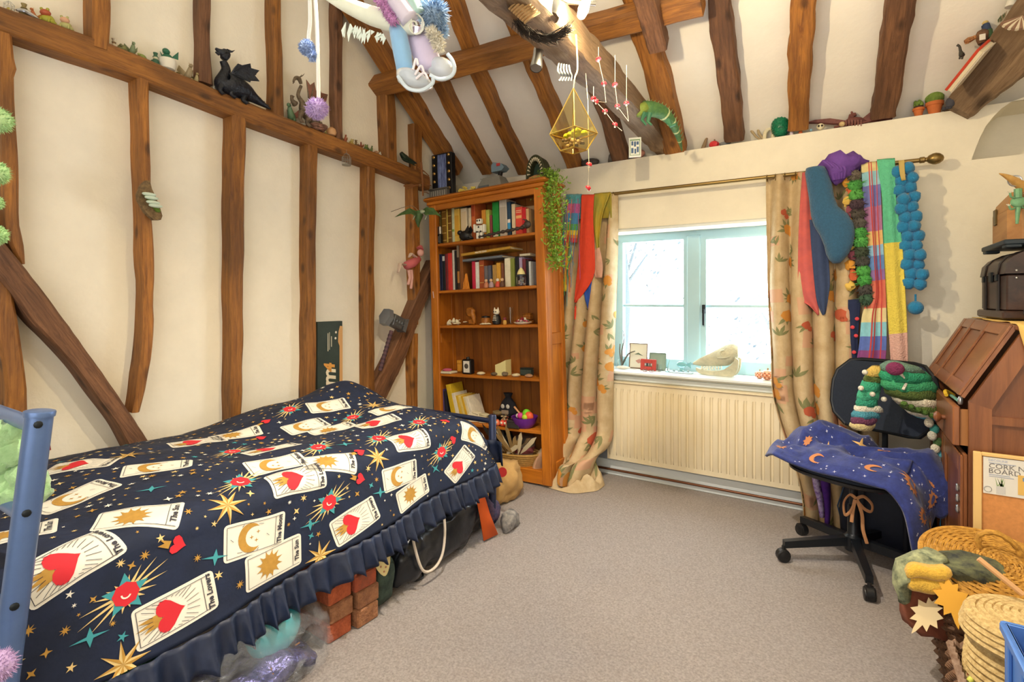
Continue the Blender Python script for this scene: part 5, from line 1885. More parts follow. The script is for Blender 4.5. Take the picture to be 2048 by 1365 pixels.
# plaid
PL=['#d8c890','#8fc0d0','#6f74b4','#a5729c','#d8b478','#8ab8d8','#5f86c0','#8a6aa4','#d0705c','#d9cc9a','#86c4d4','#5a70b8','#8a4a86']
PLM=[mat('plaid%d'%k,c,.92,var=.08,vscale=40)for k,c in enumerate(PL)]+[mat('plaid_red','#c04a4a',.92)]
PB_=[346,368,415,462,488,514,538,562,615,643,668,698,9999]
t=sthing('plaid_scarf','large pastel plaid blanket scarf hanging between fluffy and mint scarves','scarf',1745,740,YR-.07,'scarves on the curtain pole')
strip('cloth',PLM,t,[(1722,332),(1727,420),(1733,520),(1737,590),(1724,630),(1718,690),(1708,750)],[(1760,326),(1763,420),(1768,520),(1772,600),(1773,690),(1768,750)],YR-.07,1.6,.012,20,60,lambda s,v:13 if(abs(s-.38)<.03 or abs(s-.52)<.03 or abs(s-.80)<.03)else next(k for k,q in enumerate(PB_)if v<q))
t=sthing('waffle_scarf','mint and yellow waffle-knit scarf beside the blue pompom scarf','scarf',1795,720,YR-.075,'scarves on the curtain pole')
WF=[mat('waffle_mint','#63c29a',.95,var=.08,vscale=40,bump=.7,bscale=130),mat('waffle_yellow','#e4d05a',.95,var=.06,vscale=40,bump=.7,bscale=130),mat('waffle_pink','#dcb0a4',.95,bump=.7,bscale=130)]
strip('cloth',WF,t,[(1754,324),(1764,400),(1766,480),(1773,600),(1779,690),(1782,742)],[(1790,321),(1793,400),(1804,480),(1812,600),(1816,690),(1816,738)],YR-.078,1.3,.008,14,46,lambda s,v:0 if v<484 else(1 if v<664 else 2))
t=sthing('pompom_scarf','bright blue chunky pompom scarf with a dangling bobble at the pole end','scarf',1830,630,YR-.06,'scarves on the curtain pole')
TURQ=KN('turq','#1f7fb4')
rnd=random.Random(8)
pos=[]
for k in range(13):
 pos.append((1798+k*1.9+(3 if k%2 else-3),344+k*18.5,12.5))
 pos.append((1818+k*2.0+(4 if k%2 else-2),336+k*19.4,11.5))
for u,v,r_ in pos:
 q=ony(u,v,YR-.06-rnd.uniform(0,.02))
 b=MB(); rad=r_/FPX*2.72; b.ball(q,(rad*.95,rad,rad*1.05),12,8)
 for p in b.v:
  p+=V((mnoise.noise(p*70),mnoise.noise(p*70+V((9,0,0))),mnoise.noise(p*70+V((0,9,0)))))*.006
 b.build('pompom',TURQ,t,world=True,smooth=180)
q=ony(1831,616,YR-.06); b=MB(); b.ball(q,.035,14,9); b.build('bobble',TURQ,t,world=True,smooth=180)
b=MB(); b.tube([q+V((0,0,.03)),q+V((0,0,.07))],.005,6); b.build('cord',TURQ,t,world=True)
strip('gold_band',plain('#b9a15a',.6),t,[(1797,322),(1799,345),(1803,362)],[(1809,320),(1810,345),(1812,360)],YR-.10,.5,.003,6,8,wrap=False)
# ------------------------------------------------------------------ radiator and pipe
CREAMP=mat('radiator_paint','#dfd2b4',.4,var=.02,vscale=6)
rx0,rx1,rz0,rz1,ry=-1.372,.05,.135,.672,YW-.085
rad=thing('radiator','cream ribbed panel radiator under the window','radiator',((rx0+rx1)/2,ry,rz0))
nr=29
pitch=(rx1-rx0)/nr
b=MB()
prof=[]
for k in range(nr):
 x=rx0+k*pitch
 prof+=[(x,0),(x+pitch*.16,0),(x+pitch*.30,-.014),(x+pitch*.86,-.014),(x+pitch,0)]
def rowz(z,d):
 return[V((x,ry+(y if d else-.0),z))for x,y in prof]
b.loft([rowz(rz0,0),rowz(rz0+.03,0),rowz(rz0+.065,1),rowz(rz1-.07,1),rowz(rz1-.04,0),rowz(rz1,0)],False)
b.build('ribbed_panel',CREAMP,rad,world=True,smooth=30)
b=MB(); b.box(((rx0+rx1)/2,ry+.03,(rz0+rz1)/2),(rx1-rx0,.058,rz1-rz0),.004); b.build('body',CREAMP,rad,world=True)
b=MB(); b.box(((rx0+rx1)/2,ry+.026,rz1+.004),(rx1-rx0+.012,.075,.012),.004); b.build('top_grille',CREAMP,rad,world=True)
for x in(rx0-.002,rx1+.002):
 b=MB(); b.box((x,ry+.026,(rz0+rz1)/2),(.006,.07,rz1-rz0),.002); b.build('end_panel',CREAMP,rad,world=True)
b=MB(); b.tube([(-1.5,YW-.035,.045),(.5,YW-.035,.045)],.008,10)
tag(b.build('heating_pipe',mat('copper_pipe','#6e4630',.4,metal=.5)),'thin brown copper heating pipe along the skirting under the radiator','pipe')
# ------------------------------------------------------------------ things on the sill
ZS=WZ0+.0065
def sill(name,label,cat,u,y,rz=0,group=None):
 p=ony(u,740,y)
 return thing(name,label,cat,(p.x,y,ZS),rz,group)
def photo_frame(name,label,u0,u1,v0,y,fcol,pcol,fw_,pic=None):
 a,c=ony(u0,v0,y),ony(u1,v0,y)
 w_,h_=c.x-a.x,a.z-ZS
 t=thing(name,label,'picture frame',((a.x+c.x)/2,y,ZS),rot=(R(-6),0,0),group='frames on the window sill')
 b=MB()
 for(x,z,dx,dz)in((-w_/2+fw_/2,h_/2,fw_,h_),(w_/2-fw_/2,h_/2,fw_,h_),(0,fw_/2,w_-2*fw_,fw_),(0,h_-fw_/2,w_-2*fw_,fw_)):
  b.box((x,0,z),(dx,.012,dz),.002)
 b.build('frame',fcol,t)
 b=MB(); b.box((0,.003,h_/2),(w_-2*fw_+.002,.004,h_-2*fw_+.002)); b.build('print',pcol,t,smooth=0)
 b=MB(); b.slab([(-.01,.006,h_*.7),(.01,.006,h_*.7),(.012,.05,.006),(-.012,.05,.006)],(0,.003,0)); b.build('stand',fcol,t)
 return t,w_,h_
t,w_,h_=photo_frame('picture_frame','thin brown frame with a leaf sprig print on the sill',1258,1294,686,YW+.07,plain('#6b4a2c',.5),plain('#d8d8c8',.7),.005)
b=MB(); b.slab([(-.03,-.0005,h_*.55),(0,-.0005,h_*.62),(.035,-.0005,h_*.5),(0,-.0005,h_*.55)],(0,.001,0)); b.build('leaf_sprig',plain('#5a7060',.7),t,smooth=0)
b=MB(); b.slab([(-.02,-.0005,h_*.3),(.01,-.0005,h_*.38),(.03,-.0005,h_*.24),(0,-.0005,h_*.2)],(0,.001,0)); b.build('blossom',plain('#b98a80',.7),t,smooth=0)
t,w_,h_=photo_frame('picture_frame','wide red frame around a small photograph on the sill',1281,1312,718,YW+.00,plain('#b2413a',.6),plain('#c9c6c4',.7),.028)
for k,(x,z,dx,dz,c)in enumerate(((-.008,.05,.014,.035,'#3f4550'),(.010,.052,.013,.03,'#7a6a60'),(0,.04,.05,.012,'#6f7a66'))):
 b=MB(); b.box((x,.0,h_/2-.05+z),(dx,.003,dz)); b.build('photo_figure',plain(c,.7),t,smooth=0)
photo_frame('picture_frame','sage green card folder standing behind the red frame',1298,1332,705,YW+.055,plain('#7d9486',.6),plain('#8aa294',.7),.006)
SHELL=mat('shell','#e2dcd0',.5,var=.1,vscale=50)
t=sill('sea_shell','long white sea shell at the left end of the sill','shell',1246,YW-.02,.2)
b=MB(); b.at((0,0,.012),(0,PI/2,0)); b.lathe([(.001,-.05),(.010,-.03),(.013,0),(.010,.025),(.002,.05)],12); b.build('shell',SHELL,t)
t=sill('twig_jar','glass jar holding dry twigs in the window corner','jar',1244,YW+.05)
b=MB(); b.lathe([(.026,0),(.03,.004),(.03,.055),(.024,.066),(.022,.066),(.027,.055),(.027,.006)],16); b.build('glass',CLEAR,t)
TWIG=plain('#6a6a62',.8)
for k,(pts)in enumerate(([(0,0,.01),(.0,0,.12),(.012,.01,.20),(.008,.0,.27)],[(0,0,.01),(-.02,.01,.11),(-.018,.01,.17)],[(0,0,.02),(.05,-.01,.10),(.10,-.01,.125)])):
 b=MB(); b.tube(smooth_path(pts,4),[.007-.0004*i for i in range(4*(len(pts)-1)+1)],6); b.build('twig',TWIG,t)
t=sill('glass_tumbler','small clear shot glass right of the red frame','glass',1319,YW-.01)
b=MB(); b.lathe([(.011,0),(.013,.05),(.0115,.05),(.010,.004)],14); b.build('glass',CLEAR,t)
t=sill('glass_vial','tiny glass vial holding a green sprig on the sill','vial',1335,YW-.005)
b=MB(); b.lathe([(.012,0),(.016,.004),(.013,.026),(.006,.034),(.005,.034),(.011,.026)],12); b.build('glass',CLEAR,t)
b=MB(); b.tube([(0,0,.01),(.004,0,.05),(.016,0,.085)],[.003,.002,.001],5); b.build('sprig',plain('#7a9a86',.7),t)
for k,(u,lb)in enumerate(((1290,'small clear glass votive before the red frame, left one'),(1303,'small clear glass votive before the red frame, right one'))):
 t=sill('glass_votive',lb,'glass',u,YW-.055,group='votive glasses')
 b=MB(); b.lathe([(.014,0),(.015,.018),(.0135,.018),(.012,.003)],14); b.build('glass',CLEAR,t)
t=sill('glass_tray','flat clear glass tray on the sill beside the skull','tray',1362,YW+.0)
b=MB(); b.box((0,0,.004),(.15,.06,.006),.002); b.build('tray',mat('pale_glass','#b8ccd0',.2,var=.03),t)
for k in range(4):
 b=MB(); b.ball((-.045+k*.03,rnd.uniform(-.015,.015),.014),(.008,.008,.007),8,5); b.build('pebble',plain('#9fb0b4',.4),t)
TEALG=mat('teal_glass','#9ccfd0',.08,trans=.6,ior=1.4)
t=sill('glass_fish','pale teal glass fish paperweight on the sill','ornament',1367,YW+.05)
b=MB(); b.ball((-.012,0,.05),(.034,.018,.022),14,9); b.build('body',TEALG,t)
b=MB(); b.slab([(.016,-.004,.05),(.05,-.004,.072),(.046,-.004,.05),(.05,-.004,.028)],(0,.008,0)); b.build('tail',TEALG,t)
b=MB(); b.ball((-.014,0,.014),(.020,.016,.014),12,7); b.build('foot',TEALG,t)
# animal skull
SK=mat('skull_bone','#cfcbae',.7,h2='#aeb09a',vscale=14,bump=.4,bscale=50)
t=sill('animal_skull','large pale animal skull with open jaws on the window sill','skull',1432,YW+.01,R(-4))
px=lambda u,v:(lambda p:V((p.x-t.location.x,0,p.z-ZS+.020)))(ony(u,v,YW+.01))
topl=[px(u,v)for u,v in((1386,731),(1400,722),(1420,712),(1440,702),(1458,693),(1470,692),(1478,698))]
botl=[px(u,v)for u,v in((1386,736),(1402,739),(1422,739),(1440,739),(1458,738),(1470,732),(1478,722))]
b=MB()
rings=[]
A,B=smooth_path(topl,4),smooth_path(botl,4)
for i,(a,c)in enumerate(zip(A,B)):
 m,h2_=(a+c)/2,(a-c).length/2
 k=i/(len(A)-1)
 wd=.012+.042*sst(.2,.75,k)-.022*sst(.8,1,k)
 rings.append([m+V((0,math.cos(th)*wd,math.sin(th)*h2_))for th in[2*PI*q/14 for q in range(14)]])
b.loft(rings,True,True)
b.build('cranium',SK,t,smooth=180)
for sy in(-1,1):
 q=px(1450,712)
 b=MB(); b.ring((q.x,sy*.038,q.z),.017,.006,16,6,'Y'); b.build('eye_socket',SK,t)
 q0,q1,q2=px(1438,722),px(1458,720),px(1476,712)
 b=MB(); b.tube(smooth_path([q0+V((0,sy*.03,0)),q1+V((0,sy*.052,0)),q2+V((0,sy*.03,0))],5),.006,7); b.build('cheek_arch',SK,t)
jl=[px(u,v)for u,v in((1392,743),(1405,747),(1425,749),(1445,748),(1460,740),(1470,732),(1474,722))]
jh=[.006,.009,.013,.018,.02,.016,.010]
jb=[px(u,v)for u,v in((1392,746),(1404,755),(1422,762),(1444,764),(1466,760),(1478,746),(1481,724))]
for sy in(-1,1):
 b=MB(); rings=[]
 for i,(a,c)in enumerate(zip(smooth_path(jl,3),smooth_path(jb,3))):
  k=i/18
  yy=sy*(.006+.034*k)
  lo=V((c.x,0,max(.002,c.z-.004)))
  rings.append([V((a.x,yy-.007,a.z+.004)),V((a.x,yy+.007,a.z+.004)),V((lo.x,yy+.006,lo.z)),V((lo.x,yy-.006,lo.z))])
 b.loft(rings,True,True); b.build('jawbone',SK,t)
 for k in range(7):
  q=px(1404+k*6,744+(k%2))
  b=MB(); b.box((q.x,sy*(.014+.0025*k),q.z+.002),(.008,.008,.014),.002); b.build('tooth',plain('#e6e2cf',.4),t)
  q=px(1404+k*6,740)
  b=MB(); b.box((q.x,sy*(.012+.0025*k),q.z),(.008,.008,.010),.002); b.build('tooth',plain('#e6e2cf',.4),t)
def pumpkin(label,u,y,r_):
 t=sill('pumpkin_ornament',label,'ornament',u,y,group='pumpkin ornaments')
 b=MB()
 n=24
 rg=[]
 for i in range(9):
  ph=-PI/2+PI*i/8
  rg.append([((r_*math.cos(ph)*(1-.10*abs(math.sin(th*4))))*math.cos(th),(r_*math.cos(ph)*(1-.10*abs(math.sin(th*4))))*math.sin(th),r_*.85*(1+math.sin(ph)))for th in[2*PI*k/n for k in range(n)]])
 b.loft(rg,True,True); b.build('body',plain('#d8906c',.5),t)
 b=MB(); b.tube([(0,0,r_*1.6),(r_*.1,0,r_*2.0)],[r_*.16,r_*.1],7); b.build('stalk',plain('#8a7a4a',.6),t)
 for k in range(7):
  a=-PI/2+(k-3)*.36
  for j,zz in enumerate((.5,.95,1.3)):
   rr=r_*(.90 if j!=1 else 1.0)*.97
   b=MB(); b.ball((rr*math.cos(a),rr*math.sin(a),r_*zz*.92),r_*.09,6,5); b.build('dot',plain('#f0e2d0' if(k+j)%2 else '#5a3a34',.5),t)
pumpkin('larger orange dotted pumpkin ornament at the right end of the sill',1535,YW-.03,.037)
pumpkin('smaller dotted pumpkin ornament left of the larger one on the sill',1519,YW+.02,.028)
# ------------------------------------------------------------------ swivel chair
BLK=mat('black_tube','#1c2026',.35,metal=.3)
SEATF=mat('navy_seat_fabric','#232b3a',.95,var=.12,vscale=120,bump=.2,bscale=300)
CX,CY,CRZ=.056,2.92,R(-26)
chair=thing('swivel_chair','black swivel office chair with dark fabric seat, draped with blankets','chair',(CX,CY,0),CRZ)
for a in(-81,-9,63,135,207):
 a=R(a)-CRZ
 d=V((math.cos(a),math.sin(a),0))
 e=V((-d.y,d.x,0))*.018
 arm=MB()
 arm.loft([[d*.03+e+V((0,0,.095)),d*.03-e+V((0,0,.095)),d*.03-e+V((0,0,.135)),d*.03+e+V((0,0,.135))],[d*.315+e*.8+V((0,0,.068)),d*.315-e*.8+V((0,0,.068)),d*.315-e*.8+V((0,0,.100)),d*.315+e*.8+V((0,0,.100))]],True,True)
 ao=arm.build('base_arm',BLK,chair)
 c=MB()
 tang=V((-d.y,d.x,0))
 for sgn in(-1,1):
  ctr=d*.318+V((0,0,.027))+tang*(sgn*.012)
  c.mx(frame_mx(ctr-tang*.008,tang,(0,0,1)))
  c.lathe([(.004,0),(.026,0),(.027,.003),(.027,.013),(.026,.016),(.004,.016)],16)
 c.mx(Matrix.Identity(4))
 c.build('caster_wheel',BLACKP,ao)
 c=MB(); c.tube([d*.318+V((0,0,.03)),d*.315+V((0,0,.075))],.009,8); c.mx(frame_mx(d*.318+V((0,0,.03))-tang*.021,tang,(0,0,1))); c.lathe([(.002,0),(.02,.001),(.031,.008),(.031,.034),(.02,.041),(.002,.042)],14); c.build('caster_hood',BLACKP,ao)
b=MB(); b.lathe([(.036,.07),(.040,.08),(.040,.135),(.03,.145),(.026,.15),(.024,.28),(.018,.285),(.018,.40),(.05,.41),(.05,.425)],18); b.build('gas_column',BLK,chair)
b=MB(); b.box((0,0,.425),(.20,.22,.02),.005); b.build('seat_plate',BLK,chair)
def seat_ring(sx,sy,z,n=32):
 o=[]
 for k in range(n):
  th=2*PI*k/n
  c,s_=math.cos(th),math.sin(th)
  o.append((math.copysign(abs(c)**.72,c)*sx,math.copysign(abs(s_)**.72,s_)*sy,z+.012*(s_>0)*s_))
 return o
b=MB(); b.loft([seat_ring(.20,.19,.430),seat_ring(.235,.222,.436),seat_ring(.245,.23,.452),seat_ring(.235,.222,.470),seat_ring(.16,.15,.476)],True,True); b.build('seat',SEATF,chair,smooth=60)
b=MB(); b.loft([seat_ring(.238,.226,.428),seat_ring(.252,.237,.436),seat_ring(.253,.238,.446),seat_ring(.246,.231,.450)],True,False); b.build('seat_edging',BLACKP,chair)
bk=[]
for j in range(7):
 t=j/6
 z=.60+.33*t
 w_=.225*(1-.30*abs(2*t-1)**3.5)
 bk.append((z,w_))
b=MB()
n=13
def bpt(z,w_,s,dy):
 x=-w_+2*w_*s
 return V((x,.235+.06*((z-.6)/.33)-.05*(1-(x/.235)**2)*0+.045*(1-(x/.23)**2)+dy,z))
rings=[]
for z,w_ in bk:
 rings.append([bpt(z,w_,i/n,-.016*math.sin(PI*(i/n)))for i in range(n+1)]+[bpt(z,w_,1-i/n,.018)for i in range(n+1)])
b.loft(rings,True,True); b.build('backrest',SEATF,chair,smooth=60)
b=MB()
edge=[bpt(z,w_+.006,0,.008)for z,w_ in bk]+[bpt(bk[-1][0]+.008,bk[-1][1]*.98,i/8,.008)for i in range(1,8)]+[bpt(z,w_+.006,1,.008)for z,w_ in reversed(bk)]+[bpt(bk[0][0]-.008,bk[0][1]*.98,1-i/8,.008)for i in range(1,8)]
edge.append(edge[0])
b.tube(edge,.010,8,False); b.build('back_tube',BLK,chair)
b=MB(); b.tube(smooth_path([(0,.10,.415),(0,.24,.42),(0,.31,.48),(0,.305,.72)],5),.014,8,True,.6); b.build('back_stem',BLK,chair)
# blue celestial blanket on the seat
BB=mat('blue_fleece','#2f3c82',.95,h2='#222d64',vscale=30,sheen=.2,bump=.2,bscale=90)
Mc=Matrix.LocRotScale(V((CX,CY,0)),Matrix.Rotation(CRZ,3,'Z'),None)
def blk_fn(u,v):
 """u: from the viewer's left to right, v: from the front to the back of the seat"""
 s,t=u/.92,v/.50
 x=-.36+u
 y=-.235+.42*t+.05*mnoise.noise((s*3,t*3,1))-.02*math.sin(s*4)
 z=.487+.045*(mnoise.noise((s*4.2,t*2.6,3))+.4)+.05*math.exp(-((t-.75)/.25)**2)*(.5+.5*math.sin(s*9))+.03*sst(.4,.9,t)+.035*(1-abs(mnoise.noise((s*6+2,t*3.5,8)))*2.4)*sst(.05,.3,t)
 if x<-.24:
  z-=.35*(-.24-x)
  y+=.10*(-.24-x)/.12
 if x>.235:
  d=x-.235
  x=.235+.095*(1-math.exp(-d*9))+.02*math.sin(t*9)
  z-=d*.72
 if t<.10:
  z-=.02*(1-t/.10)
 return Mc@V((x,y,max(z,.25)))
BLKT=Cloth(blk_fn,.92,.50,70,40)
BLKT.sgn=1 if BLKT.n[20][30].z>0 else-1
bt=thing('celestial_blanket','blue fleece blanket with gold suns and moons folded over the chair seat','blanket',(CX,CY,.47))
BLKT.mb().build('fleece',BB,bt,world=True,smooth=180,solid=.012)
rnd=random.Random(14)
G1,G2,G3=plain('#c07f52',.9),plain('#d9b070',.9),plain('#c9cbe0',.9)
for k,(u,v,kind)in enumerate(((.10,.10,'s'),(.24,.30,'x'),(.30,.08,'m'),(.42,.17,'x'),(.52,.10,'m'),(.64,.13,'s'),(.16,.26,'o'),(.48,.36,'m'),(.78,.10,'s'),(.80,.28,'s'),(.36,.42,'x'),(.88,.20,'x'),(.70,.33,'o'))):
 if kind=='s':
  sh=[poly2(star2(13,.046,.028),(u,v))]
 elif kind=='x':
  sh=[poly2(star2(4,.04,.009),(u,v),.2)]
 elif kind=='o':
  sh=[poly2(star2(8,.022,.014),(u,v))]
 else:
  sh=[poly2([(.034*math.cos(R(a)),.034*math.sin(R(a)))for a in range(60,301,20)]+[(.012+.026*math.cos(R(a)),.026*math.sin(R(a)))for a in range(290,69,-20)],(u,v))]
 po=BLKT.prints(sh,.003).build({'s':'sun_print','x':'star_print','o':'planet_print','m':'moon_print'}[kind],G2 if kind=='x' else G1,bt,world=True,smooth=180)
 if kind=='s':
  BLKT.prints([poly2([(.016*math.cos(k*.5),.016*math.sin(k*.5))for k in range(12)],(u,v))],.005).build('sun_face',BB,po,world=True,smooth=180)
sh=[]
for _ in range(120):
 sh.append(poly2(star2(4,rnd.uniform(.004,.009),.002),(rnd.uniform(.01,.91),rnd.uniform(.01,.49)),rnd.random()))
o=BLKT.prints(sh,.002).build('small_star_print',G3,bt,world=True,smooth=180)
o['kind']='stuff'
def ring_d(rows,t,depth,n=16,lump=0.0,seed=0,tilt=0.0):
 """soft shape from pixel rows (v, uL, uR) at distance t along the view axis"""
 b=MB()
 rings=[]
 for i,(v,ul,ur)in enumerate(rows):
  tt=t+tilt*i/max(1,len(rows)-1)
  a,c=ond(ul,v,tt),ond(ur,v,tt)
  m=(a+c)/2
  ax_=(c-a)
  hw=ax_.length/2
  ax_=ax_.normalized()
  fw_=V((-ax_.y,ax_.x,0))
  d=min(depth,hw*1.2)
  rg=[]
  for k in range(n):
   th=2*PI*k/n
   q=m+ax_*(math.cos(th)*hw)+fw_*(math.sin(th)*d)
   if lump:
    q+=V((mnoise.noise(q*26+V((seed,0,0))),mnoise.noise(q*26+V((0,seed,9))),mnoise.noise(q*26+V((5,seed,0)))))*lump
   rg.append(q)
  rings.append(rg)
 b.loft(rings,True,True)
 return b
# crochet hooded scarf over the chair back
hood=thing('crochet_hood_scarf','chunky crochet hooded scarf in greens and cream over the chair back','scarf',ond(1780,800,2.45))
CRO=lambda h:mat('crochet'+h,h,.95,var=.2,vscale=120,bump=1.0,bscale=150)
bnds=[((733,1738,1776),(742,1734,1774),(752,1730,1770),'#d2b25c'),((750,1730,1770),(757,1726,1766),(765,1724,1764),'#5a6a34'),((763,1724,1764),(772,1720,1762),(782,1718,1762),'#3aa07c'),((780,1718,1762),(790,1716,1758),(800,1714,1756),'#4ab08a'),((798,1714,1756),(806,1712,1754),(813,1710,1754),'#2f8f74'),((811,1708,1760),(817,1707,1764),(824,1708,1766),'#dcd8c8'),((822,1706,1758),(830,1705,1757),(836,1704,1757),'#4a90a4'),((834,1702,1755),(842,1701,1754),(848,1700,1752),'#6a3a56'),((846,1700,1752),(853,1699,1750),(860,1706,1742),'#cdbd8a')]
for k,(r0,r1,r2,c)in enumerate(bnds):
 ring_d([(r0[0],r0[1]+2,r0[2]-2),r1,(r2[0],r2[1]+2,r2[2]-2)],2.40,.030,16,.008,k).build('crochet_band',CRO(c),hood,world=True,smooth=180)
for u,v in((1722,777),(1745,789),(1768,799),(1730,745)):
 b=MB(); b.ball(ond(u,v,2.365),.012,10,7); b.build('bobble',CRO('#dcd8c8'),hood,world=True,smooth=180)
hr=[((723,1772,1806),(732,1765,1832),(742,1764,1846),'#6a8a7a'),((740,1764,1845),(752,1763,1856),(762,1764,1862),'#2f9a70'),((760,1764,1862),(772,1766,1868),(780,1770,1870),'#3f9f6e'),((778,1770,1870),(788,1776,1873),(796,1784,1874),'#4c5f2c'),((794,1784,1874),(802,1792,1875),(810,1798,1875),'#dcd4bc'),((808,1798,1875),(816,1806,1875),(822,1812,1874),'#55682f'),((820,1812,1874),(828,1822,1872),(838,1842,1868),'#d8d2be'),((832,1830,1872),(838,1840,1870),(843,1850,1866),'#5aa8b8')]
for k,(r0,r1,r2,c)in enumerate(hr):
 ring_d([(r0[0],r0[1]+3,r0[2]-3),r1,(r2[0],r2[1]+3,r2[2]-3)],2.34,.075,22,.008,20+k).build('hood_band',CRO(c),hood,world=True,smooth=180)
b=MB(); b.ball(ond(1790,738,2.27),(.035,.02,.03),10,7); b.build('plum_flower',CRO('#7a2f56'),hood,world=True,smooth=180)
pts=[ond(u,v,2.28)for u,v in((1776,742),(1800,748),(1812,764),(1806,780))]
b=MB(); b.tube(smooth_path(pts,5),.006,7); b.build('white_cord',CRO('#dcd8c8'),hood,world=True)
for k in range(5):
 b=MB(); b.ball(ond(1808+k*14,808+k*6,2.265),(.014,.010,.012),9,6); b.build('leaf_bobble',CRO('#4a6a2c'),hood,world=True,smooth=180)
tailc=['#d8d2be','#3f8f86','#d8d2be','#4a6a3c','#d8d2be','#5aa8b8']
for k in range(9):
 v=846+k*13
 b=MB(); b.ball(ond(1862+k*3.2+(4 if k%2 else-4),v,2.30),(.018,.016,.022),10,7); b.build('braid_knot',CRO(tailc[k%6]),hood,world=True,smooth=180)
for k in range(8):
 p0=ond(1886+k*1.5,958,2.30); p1=ond(1882+k*3,985+rnd.uniform(-6,6),2.30)
 b=MB(); b.tube([p0,p1],.003,5); b.build('fringe',CRO(tailc[k%6]),hood,world=True)
for k in range(2):
 pts=[ond(1884+k*8,975,2.31),ond(1880+k*10,1010,2.31),ond(1890-k*8,1050,2.31),ond(1880+k*9,1085,2.31)]
 b=MB(); b.tube(smooth_path(pts,6),.005,6); b.build('blue_tie',CRO('#2f86c0'),hood,world=True)
# purple patterned scarf and ribbon under the seat
t=thing('purple_patterned_scarf','purple and white patterned scarf dangling below the chair seat','scarf',ond(1640,1040,2.70))
for k,(L,Rr)in enumerate((([(1622,940),(1626,970),(1634,1000),(1640,1035)],[(1638,940),(1640,970),(1646,1000),(1648,1035)]),([(1640,942),(1642,980),(1648,1020),(1650,1050)],[(1658,942),(1660,980),(1660,1020),(1658,1048)]))):
 A,B=px_interp(L,14),px_interp(Rr,14)
 b=MB(); vs=[]
 for a,c in zip(A,B):
  p,q=ond(a.x,a.y,2.66+.03*k),ond(c.x,c.y,2.66+.03*k)
  vs+=[p,p.lerp(q,.5)+V((0,-.01,0)),q]
 b.add(vs,[(3*j+i,3*j+i+1,3*j+i+4,3*j+i+3)for j in range(14)for i in range(2)])
 b.build('scarf_end',mat('purple_pattern%d'%k,'#5b2a8e',.85,h2='#c9b8dc' if k==0 else '#4a2280',vscale=45),t,world=True,smooth=180,solid=.004)
RIB=plain('#c08a5e',.7)
t=thing('ribbon_bow','tan ribbon tied in a bow round the chair column','ribbon',(CX-.02,CY-.03,.22))
c0=ond(1712,998,2.36)
for pts in([(1712,998),(1700,990),(1688,1005),(1690,1030),(1702,1022),(1711,1002)],[(1713,998),(1728,994),(1744,1010),(1742,1024),(1728,1018),(1714,1002)],[(1710,1000),(1706,1020),(1703,1045)],[(1714,1000),(1724,1030),(1726,1060),(1734,1088)]):
 P=smooth_path([ond(u,v,2.36)for u,v in pts],5)
 b=MB(); b.tube(P,.007,6,True,.3,up=(0,1,0)); b.build('loop' if len(pts)>4 else 'tail',RIB,t,world=True)
# dark bag under the desk
DK=mat('dark_navy_bag','#161f33',.6,var=.2,vscale=12)
t=thing('holdall_bag','dark navy bag standing on the carpet behind the swivel chair','bag',(.20,3.21,0),R(-10),scale=.86)
b=MB()
n=20
rg=[]
for z,sx,sy in((0,.20,.09),(.02,.225,.105),(.18,.235,.11),(.32,.22,.10),(.42,.18,.075),(.45,.12,.04)):
 rg.append([(sx*math.copysign(abs(math.cos(a))**.5,math.cos(a)),sy*math.copysign(abs(math.sin(a))**.6,math.sin(a)),z)for a in[2*PI*k/n for k in range(n)]])
b.loft(rg,True,True); b.build('body',DK,t,smooth=60)
for sx in(-.1,.1):
 b=MB(); b.tube([(sx,-.10,.40),(sx,-.125,.25),(sx,-.115,.03)],.012,6,True,.4); b.build('strap',mat('dark_strap','#0f1626',.5),t)
b=MB(); b.tube([(-.21,-.03,.05),(-.235,-.06,.2),(-.20,-.07,.33)],.004,6); b.build('piping',plain('#2c4a6a',.5),t)
t=thing('maroon_cloth','dark pink cloth tucked under the chair seat','cloth',ond(1740,965,2.55))
b=ring_d([(955,1720,1750),(962,1712,1762),(970,1722,1764),(985,1750,1764)],2.55,.03,12,.01,2); b.build('cloth',plain('#9a3358',.9),t,world=True,smooth=180)
